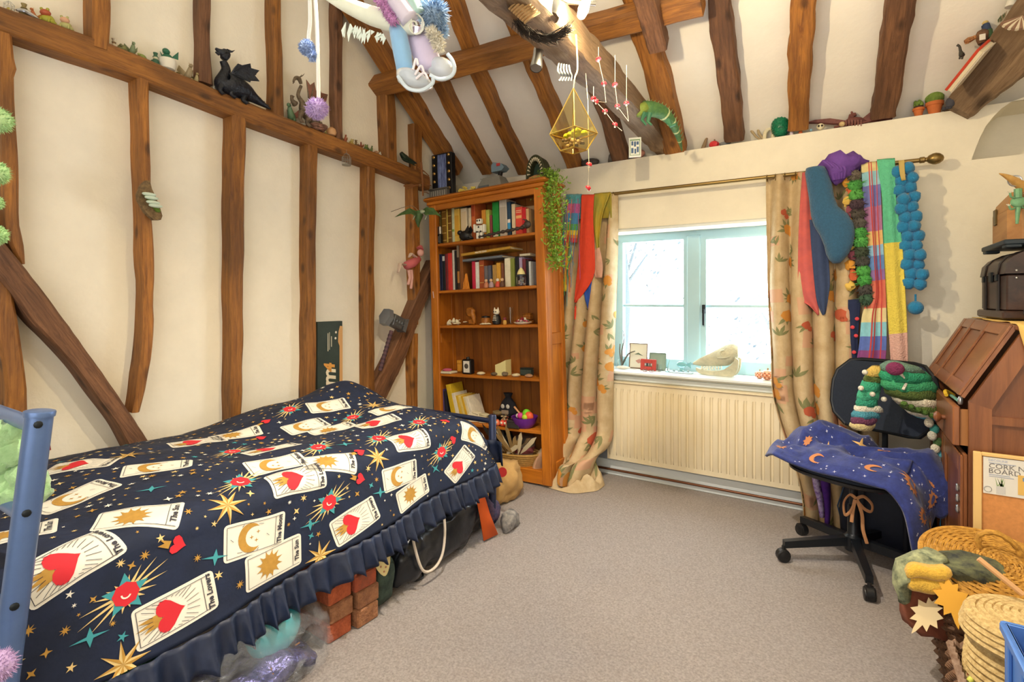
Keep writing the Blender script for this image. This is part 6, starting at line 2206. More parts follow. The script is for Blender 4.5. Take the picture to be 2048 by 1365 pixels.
# ------------------------------------------------------------------ bureau
OAK=wood('bureau_oak','#8f5a36','#6b3f26','#5a3420',rough=.35,scale=5,along=(9,9,.8),bump=.1,perobj=.04)
OAK_L=wood('bureau_lid_oak','#97623c','#7a4a2e','#6a4028',rough=.3,scale=5,along=(9,1,3),bump=.1,perobj=.04)
X0,X1,Y0,Y1=.402,.90,2.50,3.32
ZL,ZU,XT=.874,1.140,.545
bur=thing('bureau','dark oak slant-front bureau with panelled lid, partly open drawer and carved doors','bureau',((X0+X1)/2,(Y0+Y1)/2,0))
prof=[(X0,.05),(X0,ZL),(XT,ZU),(X1,ZU),(X1,.05)]
for nm,ya,yb in(('end',Y0,Y0+.006),('end',Y1-.02,Y1)):
 b=MB(); b.slab([(x,ya+.008,z)for x,z in prof],(0,yb-ya+.006,0)); eo=b.build('end_panel',OAK,bur,world=True,smooth=0)
 if ya==Y0:
  for poly in([(X0,.05),(X0,ZL),(X0+.062,ZL-.02),(X0+.062,.05)],[(X1-.05,.05),(X1-.05,ZU),(X1,ZU),(X1,.05)],[(X0,ZL),(XT,ZU),(XT+.06,ZU),(X0+.062,ZL-.02)],[(X0+.062,.80),(X0+.062,ZL-.045),(X1-.05,ZL-.045),(X1-.05,.80)],[(X0+.062,.05),(X0+.062,.14),(X1-.05,.14),(X1-.05,.05)],[(XT+.03,ZU-.05),(XT+.06,ZU),(X1-.05,ZU),(X1-.05,ZU-.05)]):
   b=MB(); b.slab([(x,Y0-.004,z)for x,z in poly],(0,.0125,0)); b.build('end_frame',OAK,eo,world=True,smooth=0)
b=MB(); b.box(((XT+X1)/2-.005,(Y0+Y1)/2,ZU+.010),(X1-XT+.03,Y1-Y0+.03,.02),.005); b.build('top',OAK,bur,world=True)
b=MB(); b.box(((X0+X1)/2+.02,(Y0+Y1)/2,.38),(X1-X0-.05,Y1-Y0-.04,.62)); b.build('carcase',plain('#3c2418',.8),bur,world=True,smooth=0)
b=MB(); b.box(((X0+X1)/2,(Y0+Y1)/2,.03),(X1-X0+.02,Y1-Y0+.02,.06),.006); b.build('plinth',OAK,bur,world=True)
# lid
dl=V((XT-X0,0,ZU-ZL))
LL=dl.length
ML=frame_mx((X0-.012,Y0+.005,ZL+.012),dl,V((-1,0,.5)))
sgx=1 if(ML.to_3x3()@V((1,0,0))).y>0 else-1
WL=Y1-Y0-.01
lid=MB().mx(ML); lid.box((sgx*WL/2,.006,LL/2),(WL,.012,LL)); lo_=lid.build('lid',OAK_L,bur,world=True,smooth=0)
cols=[0,.055,.30,.345,.565,.61,WL-.055,WL]
for i in(0,2,4,6):
 f=MB().mx(ML); f.box((sgx*(cols[i]+cols[i+1])/2,.016,LL/2),(cols[i+1]-cols[i],.010,LL),.003); f.build('lid_stile',OAK_L,lo_,world=True)
for z0,z1 in((0,.05),(LL-.045,LL)):
 for i in(1,3,5):
  f=MB().mx(ML); f.box((sgx*(cols[i]+cols[i+1])/2,.0155,(z0+z1)/2),(cols[i+1]-cols[i],.009,z1-z0),.003); f.build('lid_rail',OAK_L,lo_,world=True)
# drawer, pulled out a little, with things poking out
dw=bpy.data.objects.new('drawer',None); COL.objects.link(dw); dw.parent=bur
b=MB(); b.box((X0-.030,(Y0+Y1)/2,.775),(.022,Y1-Y0-.07,.150),.004); b.build('drawer_front',OAK,dw,world=True)
b=MB(); b.box((X0+.02,Y0+.05,.770),(.10,.012,.135)); b.build('drawer_side',plain('#a8703e',.5),dw,world=True,smooth=0)
for y in(Y0+.20,Y1-.20):
 b=MB().mx(frame_mx((X0-.041,y,.775),(-1,0,0),(0,0,1))); b.lathe([(.010,0),(.010,.012),(.020,.020),(.022,.028),(.014,.036),(.003,.038)],14); b.build('knob',OAK,dw,world=True)
for y0,y1 in((Y0+.02,(Y0+Y1)/2-.003),((Y0+Y1)/2+.003,Y1-.02)):
 d_=MB(); d_.box((X0-.006,(y0+y1)/2,.375),(.012,y1-y0,.60),.003); do=d_.build('door',OAK,bur,world=True)
 for(ya,yb,za,zb_)in((y0,y0+.05,.08,.67),(y1-.05,y1,.08,.67),(y0+.05,y1-.05,.08,.14),(y0+.05,y1-.05,.60,.67)):
  b=MB(); b.box((X0-.016,(ya+yb)/2,(za+zb_)/2),(.010,yb-ya,zb_-za),.003); b.build('door_frame',OAK,do,world=True)
 b=MB(); yc=y0+.03 if y0<2.6 else y0+.03
 for k,dz in enumerate((-.04,0,.04)):
  b.ring((X0-.026,yc,.50+dz),.012,.004,12,5,'X')
 b.build('pierced_handle',SILVER,do,world=True)
b=MB(); b.tube(smooth_path([(X0+.0,Y0+.30,.852),(X0-.03,Y0+.27,.872),(X0-.035,Y0+.22,.862)],5),.007,7)
tag(b.build('yellow_hook',plain('#d8b02c',.5)),'yellow plastic loop poking out of the bureau drawer','plastic loop')
b=MB(); b.tube(smooth_path([(X0-.015,Y0+.26,.856),(X0-.02,Y0+.16,.864),(X0-.012,Y0+.08,.858)],5),.006,6)
tag(b.build('green_ribbon',plain('#5a8a7a',.7)),'green ribbon lying along the open drawer edge','ribbon')
b=MB(); b.at((X0-.014,Y0+.07,.852)); b.lathe([(.006,0),(.008,.006),(.008,.022),(.005,.030)],10)
tag(b.build('silver_capsule',SILVER),'small silver capsule standing at the near end of the open drawer','capsule')
# yellow runner cloth over the bureau top
RUN=mat('ochre_cloth','#d6b264',.9,var=.08,vscale=14,bump=.2,bscale=60)
t=thing('runner_cloth','ochre cloth runner on the bureau top, hanging over the near end','cloth',((XT+X1)/2,Y0+.4,ZU+.02))
b=MB()
def run_fn(s,tt):
 y=Y1-.02-tt*(Y1-Y0+.18)
 x=XT-.004+s*.30+.012*math.sin(tt*14)*(1-s)
 z=ZU+.0225+.004*mnoise.noise((x*9,y*9,0))
 if y<Y0-.015:
  z-=(Y0-.015-y)*1.4*(.5+.7*s)+.0
  y=Y0-.016-.012*math.sin(s*9)**2
 return V((x,y,z))
b.grid(run_fn,24,40); b.build('cloth',RUN,t,world=True,smooth=180,solid=.003)
# trunk on the bureau
TRK=wood('trunk_wood','#4a332a','#2e211e','#241c1c',rough=.4,scale=5,along=(9,1,9),bump=.2,perobj=.03)
tx0,tx1,ty0,ty1,tz=.575,.86,2.86,3.29,ZU+.029
trk=thing('small_trunk','dark wooden dome-lidded trunk with leather straps on the bureau','trunk',((tx0+tx1)/2,(ty0+ty1)/2,tz))
b=MB(); b.box(((tx0+tx1)/2,(ty0+ty1)/2,tz+.11),(tx1-tx0,ty1-ty0,.15),.006); b.build('body',TRK,trk,world=True)
b=MB(); b.box(((tx0+tx1)/2,(ty0+ty1)/2,tz+.018),(tx1-tx0+.03,ty1-ty0+.03,.034),.006); b.build('plinth',TRK,trk,world=True)
def dome(yv,g=0.0):
 cx,hw=(tx0+tx1)/2,(tx1-tx0)/2+.006+g
 return[V((cx-hw*math.cos(PI*k/10),yv,tz+.188+(.105+g)*math.sin(PI*k/10)**.7))for k in range(11)]
b=MB(); b.loft([dome(ty0-.004),dome(ty1+.004)],False); vs0=len(b.v); b.add(dome(ty0-.004),[tuple(range(11))]); b.add(dome(ty1+.004),[tuple(range(11))]); b.build('lid',TRK,trk,world=True)
LEA=mat('dark_leather','#2b2422',.45,var=.2,vscale=60)
for y in(ty0+.10,ty1-.10):
 b=MB(); b.loft([dome(y-.014,.004),dome(y+.014,.004)],False); b.build('lid_strap',LEA,trk,world=True,solid=.004)
 b=MB(); b.box((tx0-.006,y,tz+.11),(.008,.028,.17),.002); so=b.build('front_strap',LEA,trk,world=True)
 b=MB(); b.box((tx0-.012,y,tz+.175),(.006,.036,.030),.002); b.build('buckle',IRON,so,world=True)
b=MB(); b.box((tx0-.007,(ty0+ty1)/2,tz+.18),(.010,.05,.045),.003); b.build('hasp',IRON,trk,world=True)
for(x,z)in((tx0+.03,.20),(tx0+.06,.20),(tx0+.03,.17),(tx0+.06,.17)):
 b=MB(); b.ball((x,ty0-.002,tz+z),.005,8,5); b.build('rivet',SILVER,trk,world=True)
# wooden box on the trunk
BXW=wood('box_wood','#b98a54','#99683a','#8a5c34',rough=.5,scale=4,along=(6,1,6),bump=.1,perobj=.03)
bz=tz+.296
wb=thing('wooden_box','pale wooden box with brass lock plate on dark feet, stacked on the trunk','box',(.72,3.07,bz))
b=MB(); b.box((.72,3.07,bz+.022),(.30,.40,.022),.004)
for(x,y)in((.60,2.90),(.60,3.24),(.84,2.90),(.84,3.24)):
 b.box((x,y,bz+.006),(.05,.06,.014),.003)
b.build('footed_base',plain('#24303a',.5),wb,world=True)
oct_=[(.595,2.95),(.63,2.90),(.83,2.90),(.83,3.24),(.63,3.24),(.595,3.19)]
b=MB(); b.slab([(x,y,bz+.033)for x,y in oct_],(0,0,.13)); b.build('body',BXW,wb,world=True,smooth=0)
b=MB(); lo2=[V((x,y,bz+.164))for x,y in oct_]; hi2=[V((x+(.012 if x<.7 else-.01),y,bz+.205+.035*(1-(y-2.9)/.34)))for x,y in oct_]; b.loft([lo2,hi2],True,True); b.build('lid',BXW,wb,world=True,smooth=0)
b=MB(); b.box((.592,3.13,bz+.155),(.006,.045,.07),.002); b.build('lock_plate',mat('dull_brass','#6e5f3c',.4,metal=.7),wb,world=True)
b=MB(); b.ring((.69,2.895,bz+.13),.030,.006,18,6,'Y'); b.box((.69,2.895,bz+.13),(.10,.006,.008)); b.build('ship_wheel_badge',plain('#2a3038',.4,.5),wb,world=True)
# horn and cactus charm
t=thing('drinking_horn','polished pale horn lying over the wooden box','horn',(.78,2.98,bz+.25))
pts=[ond(u,v,2.12)for u,v in((1998,347),(2015,354),(2035,366),(2060,386),(2090,420))]
b=MB(); b.tube(smooth_path(pts,5),lerp_list([.001,.010,.017,.023,.030],21),12); b.build('horn',mat('horn_polish','#d2a862',.25,h2='#b08246',vscale=20),t,world=True)
q=ond(2030,362,2.12); b=MB(); b.ring(q,.021,.003,16,5,'Y'); b.build('ring',SILVER,t,world=True)
t=thing('cactus_charm','green metal cactus-shaped charm hanging from the horn','charm',ond(2035,450,2.10))
GRM=mat('verdigris','#6fa07a',.5,metal=.2,var=.15,vscale=60)
b=MB(); b.tube([ond(2036,378,2.10),ond(2036,396,2.10)],.013,8); b.ball(ond(2036,404,2.10),(.024,.010,.024),12,8); b.tube([ond(2036,415,2.10),ond(2034,448,2.10)],[.009,.005],8); b.build('stem',GRM,t,world=True)
for pts in([(2030,396),(2022,394),(2020,386)],[(2030,416),(2022,419),(2018,412)],[(2042,396),(2050,398),(2053,390)],[(2042,414),(2050,416),(2054,408)]):
 b=MB(); b.tube(smooth_path([ond(u,v,2.10)for u,v in pts],4),.004,6); ao=b.build('arm',GRM,t,world=True)
 e=pts[-1]
 for k in(-1,0,1):
  b=MB(); b.tube([ond(e[0],e[1],2.10),ond(e[0]+k*4-1,e[1]-4+abs(k),2.10)],.0018,5); b.build('prong',plain('#dcd8c4',.5),ao,world=True)
# lens barrel and chess-like figure
t=thing('camera_lens','black ribbed camera lens lying on the bureau cloth','lens',(.66,2.60,ZU+.026))
b=MB(); b.at((.66,2.66,ZU+.062),(0,PI/2,R(-35))); b.lathe([(.030,-.07),(.034,-.06),(.034,.0),(.036,.004),(.036,.03),(.033,.034),(.033,.06),(.028,.066)],20); b.build('barrel',BLACKP,t,world=True)
for z in(-.045,-.03,-.015,.012,.022):
 b=MB(); b.at((.66,2.66,ZU+.062),(0,PI/2,R(-35))); b.ring((0,0,z),.0352,.002,20,5); b.build('grip_ring',plain('#34363a',.5),t,world=True)
t=thing('carved_figure','carved cream figure on a green foot behind the lens','figurine',(.69,2.76,ZU+.026))
b=MB(); b.lathe([(.028,.075),(.03,.085),(.018,.10),(.022,.13),(.026,.14),(.014,.15),(.016,.175),(.012,.195),(.002,.20)],14); b.build('figure',BONE,t)
b=MB(); b.lathe([(.03,0),(.034,.006),(.024,.03),(.03,.06),(.026,.076)],14); b.build('foot',plain('#7fa08a',.5),t)
# ------------------------------------------------------------------ cork board against the bureau
CORK=mat('cork','#c8884e',.95,var=.12,vscale=70,detail=8)
YK=2.455
kx0=ony(1947,905,YK).x
kz1=ony(1947,903,YK).z
cb=thing('cork_notice_board','cork notice board in a pale wood frame leaning on the bureau end','notice board',(kx0+.3,YK,.0))
kz0=kz1-.60
for(x0,x1,z0,z1)in((kx0,kx0+.022,kz0,kz1),(kx0+.60,kx0+.622,kz0,kz1),(kx0+.022,kx0+.60,kz1-.012,kz1),(kx0+.022,kx0+.60,kz0,kz0+.022)):
 b=MB(); b.box(((x0+x1)/2,YK+.003,(z0+z1)/2),(x1-x0,.018,z1-z0),.002); b.build('frame_bar',plain('#dcb878',.6),cb,world=True)
b=MB(); b.box((kx0+.311,YK+.006,(kz0+kz1)/2),(.58,.008,kz1-kz0-.03)); b.build('cork',CORK,cb,world=True,smooth=0)
lx0,lz1,lz0=kx0+.026,kz1-.014,ony(1962,985,YK).z
b=MB(); b.box((lx0+.20,YK-.001,(lz0+lz1)/2),(.40,.003,lz1-lz0)); pl_=b.build('paper_label',plain('#d6d4cc',.7),cb,world=True,smooth=0)
def lab(txt,x,z,size,col,width=None):
 vs,fs=text_mesh(txt,size,0,.0)
 w0=min(p[0]for p in vs)
 k=(width/(max(p[0]for p in vs)-w0))if width else 1
 b=MB(); b.add([(x+(p[0]-w0)*k,YK-.0032,z+p[1])for p in vs],fs); b.build('lettering',plain(col,.7),pl_,world=True,smooth=0)
lab('CORK NOTICE',lx0+.015,lz1-.030,.024,'#6c6a6c',.165)
lab('BOARD',lx0+.015,lz1-.048,.024,'#6c6a6c',.082)
lab('DECOLINE',lx0+.014,lz1-.010,.010,'#8f9fc4',.05)
for z,w_ in((.019,.07),(.060,.055),(.066,.065)):
 b=MB(); b.box((lx0+.015+w_/2,YK-.003,lz1-z),(w_,.001,.0022)); b.build('small_print',plain('#9aa4b8',.7),pl_,world=True,smooth=0)
b=MB()
rnd=random.Random(3)
for k in range(14):
 a=rnd.uniform(-.5,.5)
 p=V((lx0+.045+rnd.uniform(-.008,.008),YK-.003,lz0+.03)); d=V((math.sin(a),0,math.cos(a)))*rnd.uniform(.02,.038)
 b.add([p-V((.0014,0,0)),p+V((.0014,0,0)),p+d],[(0,1,2)])
g_=b.build('grass_picture',plain('#7a9a5a',.7),pl_,world=True,smooth=0); g_['kind']='stuff'
b=MB(); b.box((lx0+.046,YK-.003,lz0+.018),(.024,.001,.026)); b.build('pot_picture',plain('#c2c2c0',.7),pl_,world=True,smooth=0)
b=MB(); b.ring((lx0+.012,YK-.003,lz0+.016),.010,.0012,16,4,'Y'); b.build('clock_picture',plain('#9a9a98',.7),pl_,world=True,smooth=0)
b=MB(); b.box((lx0+.125,YK-.003,lz0+.045),(.07,.001,.068)); b.build('board_picture',plain('#d8b060',.7),pl_,world=True,smooth=0)
b=MB(); b.box((lx0+.115,YK-.0038,lz0+.066),(.026,.001,.012)); b.build('note_picture',plain('#6f86a0',.7),pl_,world=True,smooth=0)
# ------------------------------------------------------------------ baskets at the lower right
WICK=mat('wicker_gold','#c8963e',.75,h2='#8f6424',vscale=70)
WICKD=mat('wicker_brown','#7d5a40',.75,h2='#4e3626',vscale=60)
ROPE=mat('rope','#d6bd86',.85,h2='#a98c58',vscale=90,bump=.4,bscale=120)
def woven(b,prof,strands,r_,rnd=None):
 """rows of wicker over a profile (radius, z), each row weaving in and out"""
 for i,(R_,z)in enumerate(prof):
  pts=[]
  n=strands*4
  for k in range(n+1):
   a=2*PI*k/n
   w_=r_*.9*math.cos(k*PI/2+(PI if i%2 else 0))if k%2==0 else 0
   pts.append(V(((R_+w_)*math.cos(a),(R_+w_)*math.sin(a),z)))
  b.tube(pts,r_,5,False,up=(0,0,1))
t=thing('round_wicker_basket','brown round wicker basket stuffed with throws in front of the bureau','basket',(.40,2.17,0))
b=MB(); woven(b,[(.105+.07*(k/22),.012+k*.0145)for k in range(23)],16,.0085); o=b.build('weave',WICKD,t); o['kind']='stuff'
b=MB(); b.lathe([(.10,0),(.10,.012),(.02,.013)],20); b.build('bottom',WICKD,t)
for k in range(16):
 a=2*PI*k/16
 b=MB(); b.tube([(.105*math.cos(a),.105*math.sin(a),.005),(.176*math.cos(a),.176*math.sin(a),.34)],.005,5); b.build('stake',WICKD,t)
t=thing('woven_tray','golden woven wicker cover with a loop handle tilted on top of the throws','wicker cover',(.42,2.17,.405),rot=(R(14),R(6),0))
b=MB()
for k in range(24):
 R_=.010+k*.0078
 n=48
 pts=[]
 for j in range(n+1):
  a=2*PI*j/n
  pts.append(V((R_*math.cos(a),R_*math.sin(a),.03*(1-(R_/.19)**2)+.0035*math.cos(j*PI/2*1.0+(PI if k%2 else 0)))))
 b.tube(pts,.0048,5,False,up=(0,0,1))
o=b.build('weave',WICK,t); o['kind']='stuff'
for k in range(12):
 a=2*PI*k/12
 b=MB(); b.tube([(0,0,.03),(.09*math.cos(a),.09*math.sin(a),.024),(.188*math.cos(a),.188*math.sin(a),0)],.0045,5); b.build('spoke',WICK,t)
b=MB(); b.ring((0,0,0),.193,.009,40,6); b.build('rim',WICK,t)
hp=smooth_path([(-.045,.05,.028),(-.05,.052,.075),(-.01,.055,.095),(.04,.055,.065),(.055,.05,.028)],6)
b=MB(); b.tube(hp,[.009+.0016*math.sin(i*2.2)for i in range(len(hp))],8); b.build('handle',WICK,t)
def folded(name,label,cat,rows,t,depth,m,lump=.015,seed=0,n=20):
 o=ring_d(rows,t,depth,n,lump,seed).build(name,m,smooth=180)
 return tag(o,label,cat,'throws in the wicker basket')
folded('brown_throw','russet brown throw with leaf pattern hanging out of the basket','throw',[(1160,1830,1900),(1175,1815,1910),(1200,1812,1915),(1230,1810,1912),(1250,1812,1900),(1260,1830,1885)],1.66,.06,mat('russet','#7a4430',.95,var=.12,vscale=50),.02,1)
yt=thing('yellow_throw','folded mustard yellow knitted throw on the basket edge','throw',ond(1860,1190,1.60),group='throws in the wicker basket')
for k,(v,hh)in enumerate(((1140,.048),(1164,.056))):
 c0,c1=ond(1812+k*4,v+6,1.60),ond(1902+k*2,v+4,1.56)
 ax_=(c1-c0).normalized()
 bk_=V((-ax_.y,ax_.x,-.25)).normalized()
 up_=ax_.cross(bk_)
 if up_.z<0:
  up_=-up_
 rings=[]
 for i_ in range(15):
  f=i_/14
  p=c0.lerp(c1,f)+up_*(.006*math.sin(f*7+k)-.02*abs(f-.5)**2)
  e_=1-.5*(abs(2*f-1)**8)
  rings.append([p+bk_*(.055+.07*math.copysign(abs(math.cos(a))**.6,math.cos(a)))*e_+up_*(hh*.5*math.copysign(abs(math.sin(a))**.6,math.sin(a))*e_)for a in[2*PI*q/16 for q in range(16)]])
 b=MB(); b.loft(rings,True,True); b.build('fold',KN('mustard','#d0a63c'),yt,world=True,smooth=180)
folded('green_plaid_throw','green and cream plaid throw draped over the basket rim','throw',[(1105,1835,1880),(1115,1815,1900),(1130,1802,1850),(1150,1794,1826),(1175,1790,1816),(1195,1796,1812),(1202,1800,1808)],1.63,.04,mat('green_plaid','#a8ac84',.95,h2='#3f4a40',vscale=26),.02,3)
folded('dark_plaid_throw','dark checked throw tucked below the wicker lid','throw',[(1125,1870,1990),(1140,1880,2010),(1160,1890,2030),(1180,1900,2040),(1192,1930,2030)],1.60,.06,mat('dark_plaid','#6f7250',.95,h2='#2c3034',vscale=30),.02,4)
_lh=[(0,.062),(.010,.042),(.026,.046),(.020,.028),(.046,.024),(.034,.008),(.050,-.008),(.026,-.012),(.031,-.034),(.010,-.026),(.006,-.05)]
leafp=_lh+[(0,-.064)]+[(-x,y)for x,y in reversed(_lh[1:])]
for nm,lb,u,v,t_,c,a in(('cream_leaf','cream felt leaf applique on the brown throw',1851,1232,1.585,'#d8c49a',-.5),('gold_leaf','gold felt leaf applique beside the cream one',1905,1205,1.53,'#cf9a38',.2)):
 q=ond(u,v,t_)
 Mx=frame_mx(q,(EYE-q).normalized(),(0,0,1))@Matrix.Rotation(a,4,'Z')
 b=MB().mx(Mx); b.prism([(x*(.75 if 'cream' in nm else .9),y*1.1)for x,y in leafp],-.004,.004)
 tag(b.build(nm,plain(c,.95)),lb,'felt leaf','felt leaves')
b=MB(); b.tube([ond(1957,1118,1.42),ond(2046,1190,1.36)],.0075,8)
tag(b.build('wooden_stick',plain('#c79a6a',.7)),'thin wooden stick lying across the wicker lid','stick')
# wicker hamper
hx0,hx1,hy0,hy1,hz=.262,.66,1.25,1.88,.285
t=thing('wicker_hamper','open brown rectangular wicker hamper in the lower right corner','hamper',((hx0+hx1)/2,(hy0+hy1)/2,0))
b=MB()
for k in range(17):
 z=.012+k*.0162
 for(a,c)in(((hx0,hy1),(hx0,hy0)),((hx0,hy1),(hx1,hy1)),((hx1,hy1),(hx1,hy0)),((hx1,hy0),(hx0,hy0))):
  n=28
  pts=[]
  for j in range(n+1):
   s_=j/n
   d=V((c[0]-a[0],c[1]-a[1],0)).normalized()
   nn=V((-d.y,d.x,0))
   w_=.006*math.cos(j*PI/1+(PI if k%2 else 0))
   pts.append(V((a[0],a[1],z)).lerp(V((c[0],c[1],z)),s_)+nn*w_)
  b.tube(pts,.0075,5,False,up=(0,0,1))
o=b.build('weave',WICKD,t,world=True); o['kind']='stuff'
rim=[]
per=[(hx0,hy1),(hx1,hy1),(hx1,hy0),(hx0,hy0),(hx0,hy1)]
b=MB()
for a,c in zip(per,per[1:]):
 n=22
 for j in range(n):
  p,q=V((a[0],a[1],hz)).lerp(V((c[0],c[1],hz)),j/n),V((a[0],a[1],hz)).lerp(V((c[0],c[1],hz)),(j+1.25)/n)
  b.tube([p+V((0,0,-.006)),p.lerp(q,.5)+V((0,0,.006)),q+V((0,0,-.006))],[.007,.011,.007],6)
o=b.build('braided_rim',mat('wicker_rim','#6a4d3a',.55,h2='#9a8270',vscale=60),t,world=True); o['kind']='stuff'
b=MB(); b.box(((hx0+hx1)/2,(hy0+hy1)/2,.01),(hx1-hx0,hy1-hy0,.02)); b.build('bottom',WICKD,t,world=True,smooth=0)
b=MB(); b.box(((hx0+hx1)/2,(hy0+hy1)/2+.02,.12),(hx1-hx0-.04,hy1-hy0-.06,.19),.02)
tag(b.build('folded_blanket',plain('#8a6a4a',.95),smooth=60),'tan folded blanket filling the hamper under the toy snakes','blanket')
# straw box with a rope lid
sc_=V((.405,1.80,.219))
t=thing('rope_basket','pale coiled rope basket with a lid standing in the hamper','basket',sc_)
b=MB()
for k in range(9):
 b.ring((0,0,.012+k*.0165),.116+.004*math.sin(k*.5),.0095,36,6)
o=b.build('coiled_body',ROPE,t); o['kind']='stuff'
b=MB(); b.lathe([(.108,.14),(.112,.145),(.112,.165),(.104,.17)],28); b.build('dark_lining',plain('#2a303c',.8),t)
b=MB()
for k in range(4):
 b.ring((0,0,.168+k*.014),.127-.004*max(0,k-1),.0095,36,6)
for k in range(7):
 b.ring((0,0,.215+.003*k),.108-k*.0165,.0098,30,6)
o=b.build('coiled_lid',ROPE,t); o['kind']='stuff'
b=MB(); b.lathe([(.10,0),(.10,.15)],20); b.build('inner_wall',ROPE,t)
# toy snakes
SNK=mat('snake_green','#3fa04a',.45,h2='#6fc46a',vscale=60,bump=.4,bscale=160)
def snake(label,pts,r_,m,z0=.23):
 t=thing('toy_snake',label,'toy snake',onz(pts[0][0],pts[0][1],.30),group='toy snakes')
 P=smooth_path([onz(u,v,.262+.012*(i%2))for i,(u,v)in enumerate(pts)],8)
 n=len(P)
 b=MB(); b.tube(P,[r_*(1-.9*(i/n)**3)*(.55+.45*min(1,i/6))for i in range(n)],10); b.build('body',m,t,world=True)
 b=MB(); b.ball(P[0],(r_*1.25,r_*1.25,r_*.9),10,7); b.build('head',m,t,world=True)
 for k in range(3):
  i=n//4*(k+1)
  b=MB(); q=P[i]; d=(P[min(i+1,n-1)]-P[i-1]).normalized(); b.tube([q-d*.016,q+d*.016],r_*1.03*(1-.9*(i/n)**3),10); b.build('pale_band',plain('#d8e070' if k!=1 else '#c0563c',.5),t,world=True)
snake('bright green toy snake coiled uppermost in the hamper',[(1998,1322),(1975,1316),(1955,1325),(1945,1345),(1960,1362),(1990,1368),(2020,1372)],.013,SNK)
snake('green toy snake with a yellow band lying right in the hamper',[(2020,1335),(2000,1335),(1984,1348),(1980,1364),(1992,1380),(2020,1385)],.013,mat('snake_yellowgreen','#5fb04e',.45,h2='#37924a',vscale=50,bump=.4,bscale=160))
snake('pale green toy snake with pointed tail at the hamper rim',[(2015,1328),(1985,1330),(1962,1345),(1940,1362),(1925,1378)],.010,plain('#b8dca8',.5))
# blue crate
BLC=mat('blue_plastic','#4a78c4',.4,var=.04,vscale=10)
q0=ond(2009,1245,1.16)
t=thing('blue_crate','blue plastic crate at the right edge of the view','crate',(q0.x+.15,q0.y-.16,.27))
cx0,cy1,cz1=q0.x,q0.y,q0.z
for nm,c,d in(('end_wall',(cx0+.15,cy1-.003,(cz1+.27)/2),(.30,.006,cz1-.27)),('end_wall',(cx0+.15,cy1-.317,(cz1+.27)/2),(.30,.006,cz1-.27)),('side_wall',(cx0+.003,cy1-.16,(cz1+.27)/2),(.006,.31,cz1-.27)),('side_wall',(cx0+.297,cy1-.16,(cz1+.27)/2),(.006,.31,cz1-.27)),('floor_panel',(cx0+.15,cy1-.16,.275),(.29,.31,.008))):
 b=MB(); b.box(c,d,.002); b.build(nm,BLC,t,world=True)
b=MB()
for(c,d)in(((cx0+.15,cy1+.003,cz1-.01),(.312,.012,.02)),((cx0-.003,cy1-.16,cz1-.01),(.012,.32,.02))):
 b.box(c,d,.003)
b.build('rim',BLC,t,world=True)
for k in range(3):
 b=MB(); b.box((cx0-.004,cy1-.06-k*.1,(cz1+.27)/2),(.008,.012,cz1-.30),.002); b.build('rib',BLC,t,world=True)
b=MB(); b.box((cx0+.10,cy1-.08,cz1-.01),(.12,.09,.05),.006)
tag(b.build('red_tin',mat('red_tin','#c03040',.4)),'red tin poking out of the blue crate','tin')
b=MB(); b.box((cx0+.08,cy1-.20,cz1-.03),(.12,.10,.03),.003)
tag(b.build('white_pad',plain('#dcdce0',.7)),'white paper pad inside the blue crate','pad')
